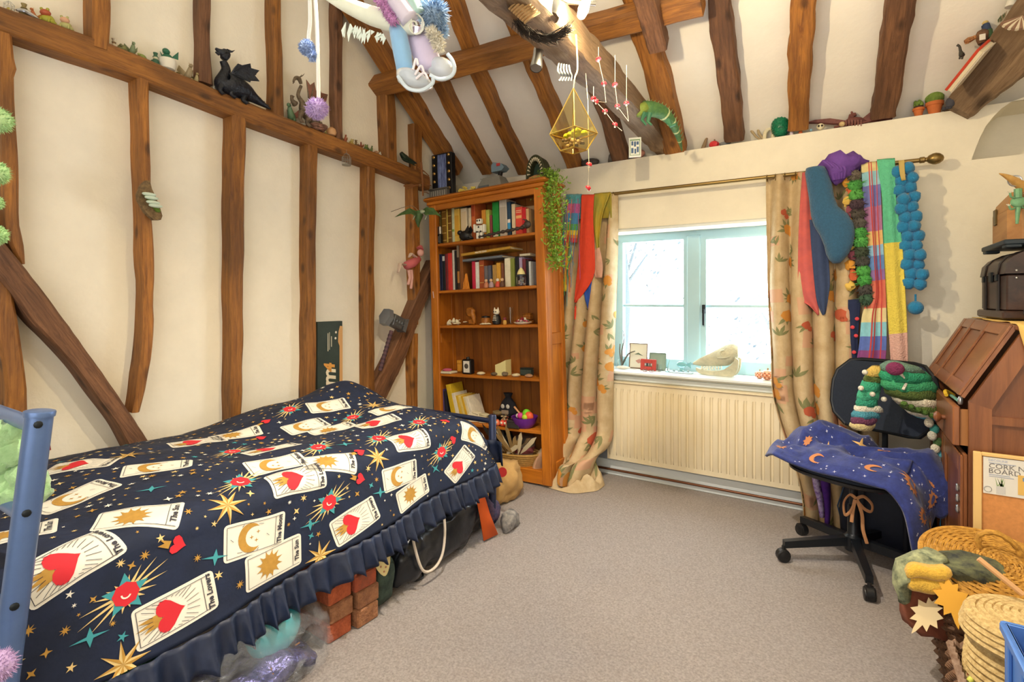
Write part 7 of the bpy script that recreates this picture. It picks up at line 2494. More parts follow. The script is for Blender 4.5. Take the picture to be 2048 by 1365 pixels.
# ------------------------------------------------------------------ creatures on the rail of the left wall
RT=[(-60,-12),(0,11),(130,53),(260,102),(400,164),(480,196),(551,226),(685,279),(785,318),(860,352)]
def rail_at(u,dx=.045):
 for(a,va),(c,vc)in zip(RT,RT[1:]):
  if a<=u<=c:
   v=va+(vc-va)*(u-a)/(c-a)
   break
 p=onx(u,v,XL+PW)
 q=onx(u,v,XL+dx)
 return V((XL+dx,q.y,p.z+.002))
def rail_thing(name,label,cat,u,rz=0,group=None,dx=.045,scale=1):
 return thing(name,label,cat,rail_at(u,dx),rz,group,scale=scale)
def critter(label,u,h_,c1,c2,kind,name='figurine',group='figurines on the wall rail',dx=.045,rz=R(70),place=None):
 """small seated ornament; faces local +x turned by rz"""
 t=thing(name,label,'figurine',place,rz,group)if place is not None else rail_thing(name,label,'figurine',u,rz,group,dx)
 m1,m2=plain(c1,.45),plain(c2,.45)
 s_=h_
 if kind=='frog':
  b=MB(); b.ball((0,0,.36*s_),(.42*s_,.36*s_,.36*s_),12,8); b.build('body',m1,t)
  b=MB(); b.ball((.28*s_,0,.70*s_),(.27*s_,.30*s_,.22*s_),10,7); b.build('head',m2,t)
  for sy in(-1,1):
   b=MB(); b.ball((.36*s_,sy*.17*s_,.90*s_),.10*s_,8,6); b.build('eye',m1,t)
   b=MB(); b.ball((.10*s_,sy*.36*s_,.16*s_),(.34*s_,.14*s_,.16*s_),9,6); b.build('leg',m1,t)
   b=MB(); b.tube([(.26*s_,sy*.22*s_,.40*s_),(.44*s_,sy*.26*s_,.04*s_)],[.08*s_,.05*s_],7); b.build('foreleg',m1,t)
 elif kind=='turtle':
  b=MB(); b.ball((0,0,.36*s_),(.75*s_,.55*s_,.50*s_),12,8); b.build('shell',m1,t)
  b=MB(); b.ball((.85*s_,0,.50*s_),(.24*s_,.18*s_,.18*s_),9,6); b.build('head',m2,t)
  for sx,sy in((-1,-1),(-1,1),(1,-1),(1,1)):
   b=MB(); b.ball((sx*.5*s_,sy*.45*s_,.12*s_),(.18*s_,.14*s_,.14*s_),7,5); b.build('foot',m2,t)
 elif kind=='dragonlet':
  b=MB(); b.tube(smooth_path([(-.75*s_,.1*s_,.06*s_),(-.4*s_,-.08*s_,.14*s_),(0,0,.30*s_),(.22*s_,0,.55*s_),(.34*s_,0,.78*s_)],4),lerp_list([.03*s_,.10*s_,.24*s_,.17*s_,.10*s_],17),9); b.build('body',m1,t)
  b=MB(); b.ball((.42*s_,0,.86*s_),(.19*s_,.12*s_,.12*s_),9,6); b.build('head',m1,t)
  for sy in(-1,1):
   b=MB(); b.slab([(-.02*s_,sy*.10*s_,.45*s_),(-.30*s_,sy*.42*s_,.92*s_),(-.52*s_,sy*.46*s_,.62*s_),(-.38*s_,sy*.30*s_,.42*s_),(-.26*s_,sy*.14*s_,.30*s_)],(.02*s_,sy*.02*s_,.02*s_)); b.build('wing',m2,t)
   b=MB(); b.ball((.05*s_,sy*.20*s_,.10*s_),(.16*s_,.09*s_,.11*s_),7,5); b.build('foot',m1,t)
   b=MB(); b.tube([(.38*s_,sy*.05*s_,.96*s_),(.28*s_,sy*.09*s_,1.08*s_)],[.03*s_,.005*s_],5); b.build('horn',m2,t)
 elif kind=='gnome':
  b=MB(); b.lathe([(.14*s_,0),(.26*s_,.04*s_),(.28*s_,.25*s_),(.16*s_,.52*s_)],10); b.build('body',m1,t)
  b=MB(); b.ball((0,0,.62*s_),.17*s_,9,7); b.build('head',m2,t)
  b=MB(); b.at((0,0,.68*s_)); b.lathe([(.20*s_,0),(.12*s_,.14*s_),(.01,.34*s_)],9); b.build('hat',m1,t)
  for sy in(-1,1):
   b=MB(); b.tube([(.02*s_,sy*.2*s_,.42*s_),(.2*s_,sy*.22*s_,.26*s_)],.06*s_,6); b.build('arm',m1,t)
 elif kind=='egg':
  b=MB(); b.lathe([(.05*s_,0),(.30*s_,.10*s_),(.36*s_,.36*s_),(.33*s_,.55*s_)]+[((.33-.05*(k%2))*s_,(.55+.08*(k%2))*s_)for k in range(1)],14); b.build('eggshell',m2,t)
  b=MB(); b.ball((.02*s_,0,.60*s_),(.24*s_,.22*s_,.20*s_),10,7); b.build('hatchling',m1,t)
  b=MB(); b.ball((.12*s_,0,.86*s_),(.19*s_,.15*s_,.14*s_),9,6); b.build('head',m1,t)
  for sy in(-1,1):
   b=MB(); b.slab([(-.05*s_,sy*.16*s_,.66*s_),(-.16*s_,sy*.40*s_,.98*s_),(-.26*s_,sy*.34*s_,.66*s_)],(.03*s_,0,0)); b.build('wing',m1,t)
 elif kind=='star':
  b=MB().mx(Matrix.Translation((0,0,.5*s_))@Matrix.Rotation(PI/2,4,'Y')); b.prism(star2(5,.5*s_,.22*s_),-.08*s_,.08*s_); b.build('star',m1,t)
  b=MB(); b.ball((.08*s_,0,.5*s_),.14*s_,8,6); b.build('centre',m2,t)
 return t
CR=[(48,.055,'#8a7a4a','#6a6040','gnome','brown green gnome figurine near the left end of the wall rail'),(70,.045,'#b5683a','#c98a4a','dragonlet','orange brown lizard figurine on the rail left of the frogs'),(96,.062,'#a8a83c','#b0583a','frog','yellow green frog with a red face on the rail'),(132,.056,'#b8b87a','#d8a888','frog','pale green frog with a peach head beside the thick stud'),(228,.045,'#d8d0bc','#8a7050','gnome','white and brown little figure right of the thick stud'),(244,.036,'#7f8250','#6a6a44','turtle','olive turtle figurine on the rail'),(264,.058,'#7d8c68','#98a078','dragonlet','grey green dragonlet behind the olive turtle'),(284,.032,'#86964e','#a0a860','turtle','small light green turtle figurine on the rail'),(311,.062,'#33604a','#cfc6a4','gnome','dark green capped figure with a cream face on the rail'),(335,.105,'#2f6a52','#e6e2d4','egg','green baby dragon hatching from a white egg on the rail'),(356,.022,'#7a6a3a','#8a7a4a','turtle','tiny bronze snail right of the hatching egg'),(376,.075,'#9a8a6a','#c2b08a','dragonlet','tan winged fairy figure beside the narrow stud'),(392,.050,'#a89a6c','#8a8458','dragonlet','small olive winged figure against the narrow stud'),(428,.028,'#e0dcd0','#c8c0b0','gnome','tiny white figure at the black dragon feet'),(472,.030,'#9ac06a','#7aa050','frog','tiny lime frog under the black dragon'),(492,.030,'#7a6a54','#a08a6a','turtle','tiny brown shell creature below the black dragon tail'),(583,.100,'#5c7a5c','#a06a5a','dragonlet','green fairy dragon left of the brown winged dragon'),(655,.050,'#a8a05a','#c8b86a','star','small olive star ornament behind the peach egg'),(690,.050,'#a05a3c','#c89a5a','dragonlet','rust red dragonlet first right of the dark stud'),(702,.040,'#a8924a','#b8a86a','frog','ochre frog second right of the dark stud'),(712,.046,'#6f5a3c','#8a744a','gnome','brown gnome third right of the dark stud'),(722,.044,'#8a4a34','#b87a5a','dragonlet','red brown dragonlet in the middle of the small row'),(732,.042,'#5a6a3c','#7a8a4a','frog','dark green frog in the middle of the small row'),(742,.046,'#6a7a4a','#8a9a5a','dragonlet','moss green dragonlet near the purlin stud'),(752,.032,'#a07a5a','#c0a07a','turtle','brown pink turtle near the purlin stud'),(760,.032,'#e0dccc','#c8c8c0','egg','tiny white egg figure by the yellow star'),(770,.045,'#d8b44a','#e0c878','star','small yellow star figure against the purlin stud')]
for u,h_,c1,c2,kd,lb in CR:
 critter(lb,u,h_,c1,c2,kd,rz=R(-55+(u*7)%60))
t=rail_thing('wire_cage','tiny white wire cage at the left end of the rail','cage',18)
b=MB()
for k in range(8):
 a=2*PI*k/8
 b.tube([(.016*math.cos(a),.016*math.sin(a),0),(.016*math.cos(a),.016*math.sin(a),.035),(0,0,.05)],.0012,4)
for z in(.001,.018,.035):
 b.ring((0,0,z),.016,.0013,14,4)
o=b.build('wires',plain('#d8d6cc',.5),t); o['kind']='stuff'
b=MB(); b.ball((0,0,.012),(.010,.008,.011),8,6); b.build('bird',plain('#c8b860',.6),t)
b=MB(); b.tube(smooth_path([(-.03,0,.006),(0,.01,.02),(.03,0,.008),(.05,.005,.004)],4),lerp_list([.004,.009,.007,.002],13),8)
o=b.build('silver_fish',SILVER,loc=rail_at(52,.075)); o.rotation_euler=(0,0,R(100)); tag(o,'curved silver fish lying on the rail before the gnome','ornament')
# ------------------------------------------------------------------ large black dragon
DRB=mat('dragon_black','#2a2f3a',.35,h2='#15181f',vscale=40,bump=.6,bscale=70,metal=.2)
def dragon(name,label,base,P,m_body,m_wing,neck,body,tail,head,rad,wing1,wing2,legs,horns=2):
 """dragon from pixel curves: P maps (u, v, side) to a point, side = metres towards the room"""
 t=thing(name,label,'dragon figurine',base)
 tp=smooth_path([P(*q)for q in tail+body+neck],5)
 b=MB(); b.tube(tp,lerp_list(rad,len(tp)),12); b.build('body',m_body,t,world=True,smooth=180)
 hp=smooth_path([P(*q)for q in head],4)
 b=MB(); b.tube(hp,lerp_list([rad[-1]*1.0,rad[-1]*1.5,rad[-1]*1.25,rad[-1]*.75,rad[-1]*.35],len(hp)),10); b.build('head',m_body,t,world=True,smooth=180)
 a,c=P(*head[-2]),P(*head[-1])
 dn=V((0,0,-1))
 b=MB(); b.tube([a+dn*rad[-1]*.9,c+dn*rad[-1]*1.1],[rad[-1]*.6,rad[-1]*.25],7); b.build('jaw',m_body,t,world=True)
 h1=P(*head[1])
 bk=(P(*head[0])-P(*head[-1])).normalized()
 for s_ in range(horns):
  sx=(-1,1,-.4,.4)[s_]
  o_=V((sx*rad[-1]*.7,0,rad[-1]*1.0))
  b=MB(); b.tube([h1+o_,h1+o_+bk*rad[-1]*2+V((sx*.004,0,rad[-1]*1.4)),h1+o_+bk*rad[-1]*3.2+V((sx*.006,0,rad[-1]*3.0))],[rad[-1]*.45,rad[-1]*.3,.0008],6); b.build('horn',m_body,t,world=True)
 for w_ in(wing1,wing2):
  if not w_:
   continue
  root,tips=w_
  r0=P(*root)
  tp_=[P(*q)for q in tips]
  poly=[r0]
  for i,q in enumerate(tp_):
   poly.append(q)
   if i<len(tp_)-1:
    poly.append(q.lerp(tp_[i+1],.5).lerp(r0,.16))
  b=MB(); b.slab(poly,(.004,0,.002)); wo=b.build('wing',m_wing,t,world=True,smooth=0)
  for q in tp_:
   b=MB(); b.tube([r0+V((.003,0,0)),r0.lerp(q,.5)+V((.006,0,.006)),q+V((.003,0,0))],[.006,.004,.0012],6); b.build('wing_bone',m_body,wo,world=True)
 for lg in legs:
  pts=[P(*q)for q in lg]
  b=MB(); b.tube(smooth_path(pts,4),lerp_list([.020,.013,.009,.011],4*(len(pts)-1)+1),8); lo_=b.build('leg',m_body,t,world=True,smooth=180)
  for k in(-1,0,1):
   e=pts[-1]
   b=MB(); b.tube([e,e+V((.012,.006*k+.004,-.004))],[.005,.0015],5); b.build('claw',m_body,lo_,world=True)
 for i in range(2,len(tp)-6,2):
  b=MB(); q=tp[i]; rr=lerp_list(rad,len(tp))[i]; up=V((0,0,1)); b.tube([q+up*rr*.8,q+up*(rr*1.0+.010)],[.005,.0008],5); b.build('spine_scale',m_body,t,world=True)
 return t
def PX(u,v,side=0.0):
 return onx(u,v,XL+.078+side)
dragon('dragon_statue','large black dragon statue with raised head on the wall rail',rail_at(475),PX,DRB,DRB,neck=[(445,160),(452,140),(446,122)],body=[(488,182),(465,172),(450,168)],tail=[(541,218),(525,208),(506,195)],head=[(447,118),(451,108),(445,106),(438,102),(431,97)],rad=[.004,.014,.026,.042,.056,.062,.052,.030,.022,.017],wing1=((462,150,.02),[(475,128,.05),(500,128,.07),(518,142,.06),(518,163,.05),(500,165,.04)]),wing2=((470,150,-.03),[(490,130,-.04),(512,150,-.04),(500,165,-.03)]),legs=[[(446,168,.02),(440,180,.03),(446,187,.03)],[(470,178,.02),(462,188,.035),(470,194,.03)],[(492,188,.01),(486,200,.03),(494,206,.03)]])
DRW=mat('dragon_brown','#7a6a54',.5,h2='#4a3d30',vscale=40,bump=.5,bscale=70)
DRM=mat('dragon_membrane','#8a5a4a',.55,h2='#6a4a3a',vscale=20)
dragon('dragon_statue','brown winged dragon statue partly behind the lilac pompom',rail_at(615),PX,DRW,DRM,neck=[(604,205),(596,190),(602,172)],body=[(622,238),(612,228),(606,218)],tail=[(646,250),(638,246),(630,243)],head=[(602,168),(598,158),(592,156),(588,160),(586,164)],rad=[.004,.010,.016,.026,.030,.028,.022,.014,.010,.009],wing1=((618,215,.02),[(612,160,.02),(628,165,.03),(640,190,.03),(652,215,.03)]),wing2=((622,215,-.02),[(636,172,-.03),(655,190,-.03),(656,225,-.03)]),legs=[[(604,225,.02),(600,236,.03),(604,244,.03)],[(618,236,.02),(614,246,.03),(620,252,.03)],[(590,208,.01),(584,200,.02),(584,192,.02)]])
t=rail_thing('twig_nest','pinkish twig nest at the brown dragon feet','nest',634,dx=.06)
b=MB()
for k in range(5):
 b.ring((0,0,.005+k*.006),.038+.005*k,.005,20,5)
for q in b.v:
 q+=V((mnoise.noise(q*80),mnoise.noise(q*80+V((9,0,0))),mnoise.noise(q*80+V((0,9,0)))))*.008
b.v=[V((q.x,q.y,max(0,q.z)))for q in b.v]
b.build('nest',mat('nest','#a87a6a',.9,h2='#6a5040',vscale=60),t)
b=MB(); b.lathe([(.003,0),(.026,.010),(.032,.028),(.026,.048),(.010,.060),(.002,.062)],14)
o=b.build('stone_egg',plain('#c99a6c',.6),loc=rail_at(663,.06)); tag(o,'smooth peach egg against the dark stud','egg')
BTL=mat('beetle_green','#2c4030',.35,h2='#16241c',vscale=40)
t=rail_thing('green_lizard','dark green scaly creature with spread wings at the right end of the rail','figurine',813,dx=.06)
b=MB(); b.tube(smooth_path([onx(u,v,XL+.06)-t.location for u,v in((802,306),(810,316),(820,322),(833,327))],4),lerp_list([.014,.026,.020,.004],13),10); b.build('body',BTL,t)
for k in range(4):
 q=onx(806+k*6,318+k*3,XL+.08)-t.location
 b=MB(); b.tube([q,q+V((.03,.006,-.02))],[.006,.003],6); b.build('leg',BTL,t)
# ------------------------------------------------------------------ things on the left wall
t=thing('bird_cage','miniature white wire birdcage hanging from the rail','birdcage',onx(693,330,XL+.105))
q0=onx(693,330,XL+.105)
b=MB()
r_=.028
for k in range(12):
 a=2*PI*k/12
 e=V((math.cos(a),math.sin(a),0))*r_
 b.tube([q0+e,q0+e+V((0,0,.045)),q0+e*.6+V((0,0,.066)),q0+V((0,0,.076))],.0012,4)
for z in(0,.022,.045):
 b.ring(q0+V((0,0,z)),r_,.0014,20,4)
o=b.build('wires',plain('#8d8a80',.4,.5),t,world=True); o['kind']='stuff'
b=MB(); b.at(q0); b.lathe([(r_,-.004),(r_,.0),(.004,.001)],18); b.build('tray',plain('#8d8a80',.4,.5),t,world=True)
b=MB(); b.tube([q0+V((0,0,.076)),q0+V((0,0,.10))],.001,4); b.build('hanger',plain('#8d8a80',.4,.5),t,world=True)
# bark slab with shells
q0=onx(300,400,XL+.155)
t=thing('bark_slab','bark slab carrying green moss and white shells fixed to a post','wall ornament',q0)
b=MB()
sh=[onx(u,v,XL+.14)-q0 for u,v in((293,361),(300,362),(304,378),(312,395),(320,415),(325,432),(322,440),(308,440),(292,425),(278,400),(277,388),(284,370))]
b.slab(sh,(-.03,.0,0)); b.build('bark',mat('bark','#8d7450',.95,h2='#5c4a34',vscale=60,bump=.7,bscale=90),t)
b=MB()
for k in range(14):
 c=onx(291+k*1.9,388+k*2.6,XL+.145)-q0
 b.ball(c,(.010,.012,.008),7,5)
o=b.build('moss',plain('#5f7a2c',.95),t); o['kind']='stuff'
for k,(u,v)in enumerate(((298,389),(303,396),(306,405),(311,412))):
 c=onx(u,v,XL+.165)-q0
 b=MB(); b.ball(c,(.012,.030,.009),9,6); b.build('shell',plain('#c6d8c8',.4),t)
# twig cross above the bookcase corner
TW=plain('#8a5a34',.85)
t=thing('twig_star','brown twigs tied into a star at the end of the rail','twig ornament',onx(845,385,XL+.13))
for(a,c,r_)in(((842,325),(846,392),.009),((808,372),(862,371),.006),((812,378),(850,366),.005),((836,335),(858,352),.005),((846,384),(858,388),.003)):
 b=MB(); p,q=onx(a[0],a[1],XL+.13),onx(c[0],c[1],XL+.13); b.tube([p,p.lerp(q,.5)+V((.004,0,.003)),q],[r_,r_*.9,r_*.7],7); b.build('twig',TW,t,world=True)
b=MB(); b.ball(onx(840,371,XL+.135),(.014,.016,.012),8,6); b.build('binding',plain('#7a5a3a',.9),t,world=True)
# hanging green winged lizard
WG=mat('toy_green','#4a6a34',.5,h2='#2f4a2c',vscale=30)
t=thing('flying_lizard','green toy flying reptile with spread wings hung beside the bookcase','toy',ond(838,430,3.55))
TT=3.55
b=MB(); b.tube(smooth_path([ond(u,v,TT)for u,v in((837,422),(838,430),(836,442),(837,455))],4),lerp_list([.016,.030,.020,.003],13),9); b.build('body',WG,t,world=True)
b=MB(); b.ball(ond(845,424,TT-.02),(.022,.018,.014),9,6); b.build('head',mat('toy_pale','#9aa890',.5),t,world=True)
for w_ in([(834,424),(818,417),(800,427),(789,435),(805,430),(822,428),(830,432)],[(842,422),(852,415),(866,417),(882,434),(872,430),(862,430),(850,430)]):
 b=MB(); b.slab([ond(u,v,TT-.01*i)for i,(u,v)in enumerate(w_)],(0,.004,.003)); b.build('wing',WG,t,world=True,smooth=0)
_lp=ond(838,424,TT)
b=MB(); b.tube(smooth_path([_lp,_lp+V((-.08,0,.05)),V((XL+.07,_lp.y+.02,_lp.z+.03))],4),.002,5); b.build('wire_hook',plain('#8a8070',.5,.5),t,world=True)
for u in(826,850):
 b=MB(); b.tube([ond(u+4,430,TT-.02),ond(u,440,TT-.04)],[.007,.002],6); b.build('claw',mat('toy_pale','#9aa890',.5),t,world=True)
# pink fabric fairy
PK=plain('#c4656a',.9); PKL=plain('#d8a8a0',.9)
t=thing('cloth_fairy','pink cloth fairy doll hanging on the post beside the bookcase','doll',onx(825,575,XL+.13))
XP=XL+.13
b=MB(); b.tube([onx(812,532,XP),onx(826,526,XP),onx(838,518,XP)],[.030,.034,.022],10); b.build('bodice',PK,t,world=True,smooth=180)
b=MB(); b.ball(onx(841,506,XP),(.024,.028,.028),10,7); b.build('head',PKL,t,world=True)
b=MB(); b.tube([onx(840,498,XP),onx(842,492,XP)],[.03,.012],8); b.build('cap',PK,t,world=True)
for pts in([(822,540),(824,555),(822,578)],[(818,540),(820,556),(816,570)]):
 b=MB(); b.tube([onx(u,v,XP)for u,v in pts],[.014,.011,.010],8); b.build('leg',PKL,t,world=True)
for pts in([(810,530),(800,528),(796,545)],[(832,515),(822,508),(818,515)]):
 b=MB(); b.tube([onx(u,v,XP)for u,v in pts],[.018,.020,.012],8,True,.4); b.build('wing',plain('#cbb4a4',.9),t,world=True)
# toy war hammer on the brace
PEW=mat('pewter','#70757a',.4,metal=.6,var=.2,vscale=50)
t=thing('war_hammer','toy war hammer with ornate grey head and wrapped handle on the diagonal brace','toy hammer',onx(762,748,XL+.14))
XH=XL+.15
hc=onx(793,645,XH)
h0,h1=onx(760,742,XH),onx(783,662,XH)
b=MB(); b.tube([h0,h1],.014,10); b.build('handle',plain('#5a4048',.7),t,world=True)
for k in range(9):
 q=h0.lerp(h1,.08+k*.10); d=(h1-h0).normalized()
 b=MB(); b.tube([q-d*.006,q+d*.006],.0162,10); b.build('grip_wrap',plain('#43303a',.7),t,world=True)
Mh=frame_mx(hc,(onx(815,655,XH)-onx(770,632,XH)),V((1,0,0)))
b=MB().mx(Mh); b.loft([[(.055*math.cos(a),.045*math.sin(a),z)for a in[PI/4+PI/2*k for k in range(4)]]for z in(-.075,-.062)],True,True); b.box((0,0,-.01),(.085,.07,.105),.008); b.build('head_block',PEW,t,world=True)
b=MB().mx(Mh); b.loft([[(s_*math.cos(a),s_*.85*math.sin(a),z)for a in[PI/6+PI/3*k for k in range(6)]]for z,s_ in((-.125,.062),(-.085,.066),(-.07,.045))],True,True); b.build('striking_face',mat('pewter_blue','#8a949e',.35,metal=.6),t,world=True)
b=MB().mx(Mh); b.loft([[(s_*math.cos(a),s_*.8*math.sin(a),z)for a in[PI/4+PI/2*k for k in range(4)]]for z,s_ in((.045,.06),(.075,.07),(.085,.05))],True,True); b.build('rear_spike',PEW,t,world=True)
for k in range(4):
 b=MB().mx(Mh); b.ring((0,.036,-.045+k*.026),.014,.004,12,5,'Y'); b.build('scroll',PEW,t,world=True)
# guitar box
q0,q1=onx(634,646,XL+.03),onx(684,646,XL+.03)
zt=q0.z
t=thing('guitar_box','black printed guitar carton lettered M4 standing behind the bed','carton',(XL+.025,(q0.y+q1.y)/2,.35))
b=MB(); b.box((XL+.018,(q0.y+q1.y)/2,(zt+.3)/2+.02),(.034,q1.y-q0.y,zt-.33),.002); b.build('carton',mat('carton_black','#26332f',.6,h2='#39463f',vscale=5),t,world=True,smooth=0)
XS=XL+.0365
neck=[onx(u,v,XS)for u,v in((680,652),(685,653),(685,790),(679,790),(679,692),(676,684),(677,664))]
b=MB(); b.slab(neck,(.0008,0,0)); b.build('neck_print',plain('#cfa068',.7),t,world=True,smooth=0)
for u,v in((672,665),(671,677)):
 b=MB(); b.ball(onx(u,v,XS),(.001,.008,.008),8,5); b.build('peg_print',plain('#dcd8cc',.6),t,world=True)
def wall_text(nm,txt,u,v,size,col,par,ang=PI/2,shear=.2,bold=.004):
 c=onx(u,v,XS+.001)
 vs,fs=text_mesh(txt,size,shear,bold)
 b=MB()
 ca,sa=math.cos(ang),math.sin(ang)
 b.add([c+V((0,x*ca-y*sa,x*sa+y*ca))for x,y in vs],fs)
 return b.build(nm,plain(col,.6),par,world=True,smooth=0)
wall_text('lettering','m',659,757,.15,'#e8dcc0',t)
wall_text('lettering','4',660,737,.11,'#d89a48',t)
for u,v0_,v1_,c in((656,667,703,'#c9c4b0'),(659,665,700,'#a8a492'),(663,673,694,'#c9c4b0')):
 p,q=onx(u,v0_,XS),onx(u,v1_,XS)
 b=MB(); b.box((XS,(p.y+q.y)/2,(p.z+q.z)/2),(.001,.006,p.z-q.z)); b.build('fine_print',plain(c,.6),t,world=True,smooth=0)
# ------------------------------------------------------------------ along the top of the window wall
YL=YW+.045
def ledge(u,dy=0.0):
 p=onz(u,300,ZT)
 r_=ray(u,300)
 k=(YL+dy)/r_.y
 return V((r_.x*k,YL+dy,ZT+.001))
def lthing(name,label,cat,u,rz=0,group=None,dy=0.0):
 return thing(name,label,cat,ledge(u,dy),rz,group)
def lpx(u,v,dy=0.0):
 return ony(u,v,YL+dy)
DG=mat('dark_grey_wood','#4a4440',.7,var=.2,vscale=30)
t=lthing('black_swan','dark carved swan lying at the left of the wall top','carving',1180)
b=MB(); b.ball((0,0,.03),(.075,.03,.032),12,8); b.build('body',DG,t)
b=MB(); b.tube(smooth_path([(-.05,0,.04),(-.075,0,.07),(-.06,0,.10),(-.04,0,.105)],4),.009,7); b.build('neck',DG,t)
t=lthing('leather_slipper','grey leather slipper on the wall top beside the cruck','slipper',1243)
b=MB(); b.loft([[(x,w_*math.cos(a),h_*.5+h_*.5*math.sin(a))for a in[2*PI*k/12 for k in range(12)]]for x,w_,h_ in((-.10,.01,.04),(-.085,.035,.07),(-.03,.035,.05),(.04,.035,.035),(.10,.03,.03),(.12,.008,.02))],True,True); b.build('upper',mat('grey_leather','#6b6660',.5,var=.15,vscale=20),t)
b=MB(); b.box((.01,0,.003),(.21,.06,.006),.002); b.build('sole',DG,t)
t=thing('printed_card','small white card with a blue block design hanging on the cruck foot','card',ony(1270,316,3.12),rot=(0,0,R(18)))
b=MB(); b.box((0,0,.065),(.075,.006,.125),.002); b.build('card',plain('#dfe3df',.6),t)
b=MB(); b.box((0,-.0035,.065),(.062,.001,.10)); b.build('green_border',plain('#7a9a7a',.6),t,smooth=0)
b=MB(); b.box((0,-.0042,.062),(.054,.001,.088)); b.build('white_panel',plain('#dfe3df',.6),t,smooth=0)
for(x,z,dx,dz)in((-.016,.09,.012,.026),(.0,.085,.012,.032),(.016,.09,.014,.02),(-.016,.045,.014,.032),(.002,.04,.010,.03),(.017,.05,.012,.034)):
 b=MB(); b.box((x,-.0048,z),(dx,.001,dz)); b.build('blue_block',plain('#44618a',.6),t,smooth=0)
t=lthing('cloth_pouch','dusky pink pouch under the printed card','pouch',1275,dy=-.03)
b=MB(); b.ball((0,0,.032),(.055,.03,.032),12,8); b.build('bag',plain('#a8786c',.9),t)
b=MB(); b.ring((0,0,.058),.018,.004,14,5); b.build('drawstring',plain('#6a4a44',.9),t)
# green iguana
IG=mat('iguana','#5f8a4a',.6,h2='#3a6a44',vscale=40,bump=.4,bscale=80)
t=thing('toy_iguana','green toy iguana arching from the cruck down to the wall top','toy lizard',ony(1345,300,3.35))
ip=[ony(u,v,y)for u,v,y in((1283,214,2.94),(1300,218,2.96),(1322,224,3.02),(1340,240,3.1),(1352,262,3.2),(1360,285,3.32),(1364,302,3.42))]
sp=smooth_path(ip,6)
b=MB(); b.tube(sp,lerp_list([.034,.045,.040,.030,.020,.012,.003],len(sp)),12); b.build('body',IG,t,world=True,smooth=180)
b=MB(); b.tube([ony(1292,214,2.93),ony(1280,220,2.91),ony(1276,232,2.90)],[.032,.034,.016],10); b.build('head',mat('iguana_head','#8aa04a',.6,var=.2,vscale=30),t,world=True,smooth=180)
for pts in([(1290,225),(1284,240),(1292,250)],[(1300,226),(1296,244),(1303,250)],[(1335,240),(1342,252),(1352,248)]):
 b=MB(); b.tube([ony(u,v,2.91)for u,v in pts],[.016,.010,.006],7); b.build('leg',plain('#3f7a5a',.6),t,world=True)
for i in range(3,len(sp)-4,2):
 b=MB(); b.tube([sp[i]+V((.01,0,.025)),sp[i]+V((.022,0,.05))],[.006,.001],5); b.build('crest_spike',plain('#8aa06a',.6),t,world=True)
for i in range(14,32,5):
 b=MB(); d=(sp[i+1]-sp[i]).normalized(); rr=lerp_list([.034,.045,.040,.030,.020,.012,.003],len(sp))[i]; b.tube([sp[i]-d*.006,sp[i]+d*.006],rr*1.04,12); b.build('tail_band',plain('#c6cf9a',.6),t,world=True)
# bones, pumpkin, egg, mushrooms, skull, skeleton, cacti
BN2=plain('#8a765c',.7)
t=lthing('antler_piece','brown curved antler piece left of the red pumpkin','antler',1408)
b=MB(); b.tube(smooth_path([lpx(u,v)-t.location for u,v in((1403,303),(1408,292),(1412,280),(1417,271))],4),lerp_list([.012,.014,.009,.003],13),8); b.build('antler',BN2,t)
t=lthing('red_pumpkin','small glossy red pumpkin on the wall top','ornament',1428)
b=MB()
rg=[]
for i in range(9):
 ph=-PI/2+PI*i/8
 rg.append([(.032*math.cos(ph)*(1-.12*abs(math.sin(th*4)))*math.cos(th),.032*math.cos(ph)*(1-.12*abs(math.sin(th*4)))*math.sin(th),.024*(1+math.sin(ph)))for th in[2*PI*k/24 for k in range(24)]])
b.loft(rg,True,True); b.build('body',plain('#d23a40',.4),t)
b=MB(); b.tube([(0,0,.045),(.004,0,.058)],.004,6); b.build('stalk',BN2,t)
t=lthing('stone_dish','small grey stone dish right of the red pumpkin','dish',1450)
b=MB(); b.lathe([(.02,0),(.032,.012),(.036,.022),(.032,.021),(.02,.008)],16); b.build('dish',plain('#7d8288',.6),t)
t=lthing('antler_pair','forked bone antlers beside the green scaled egg','antler',1510)
for pts in([(1500,246),(1503,262),(1512,274),(1522,282)],[(1515,256),(1518,268),(1526,278)],[(1502,254),(1498,244)]):
 b=MB(); P=[lpx(u,v)-t.location for u,v in pts]; P=[V((q.x,q.y,max(q.z,.008)))for q in P]; b.tube(P,[.006+.003*(i==1)for i in range(len(P))],8); b.build('tine',plain('#a89676',.7),t)
t=lthing('bone_fragment','cream and brown bone fragment touching the green egg','bone',1538)
b=MB(); b.tube(smooth_path([(-.025,0,.008),(-.02,0,.05),(.005,0,.068),(.025,0,.05),(.022,0,.008)],4),lerp_list([.012,.012,.010,.013,.012],17),8); b.build('bone',BONE,t)
EGG=mat('scaled_egg','#1f8a62',.25,h2='#0f5a44',vscale=40)
t=lthing('scaled_egg','emerald green scaled dragon egg on the wall top','egg',1561,dy=-.02)
eb=lambda z,R_=.050,H=.142:R_*math.sqrt(max(0,1-((z-H*.45)/(H*(.55 if z>H*.45 else .45)))**2))
b=MB(); b.lathe([(max(.002,eb(z)),z)for z in[.142*k/14 for k in range(15)]],24); b.build('shell',EGG,t)
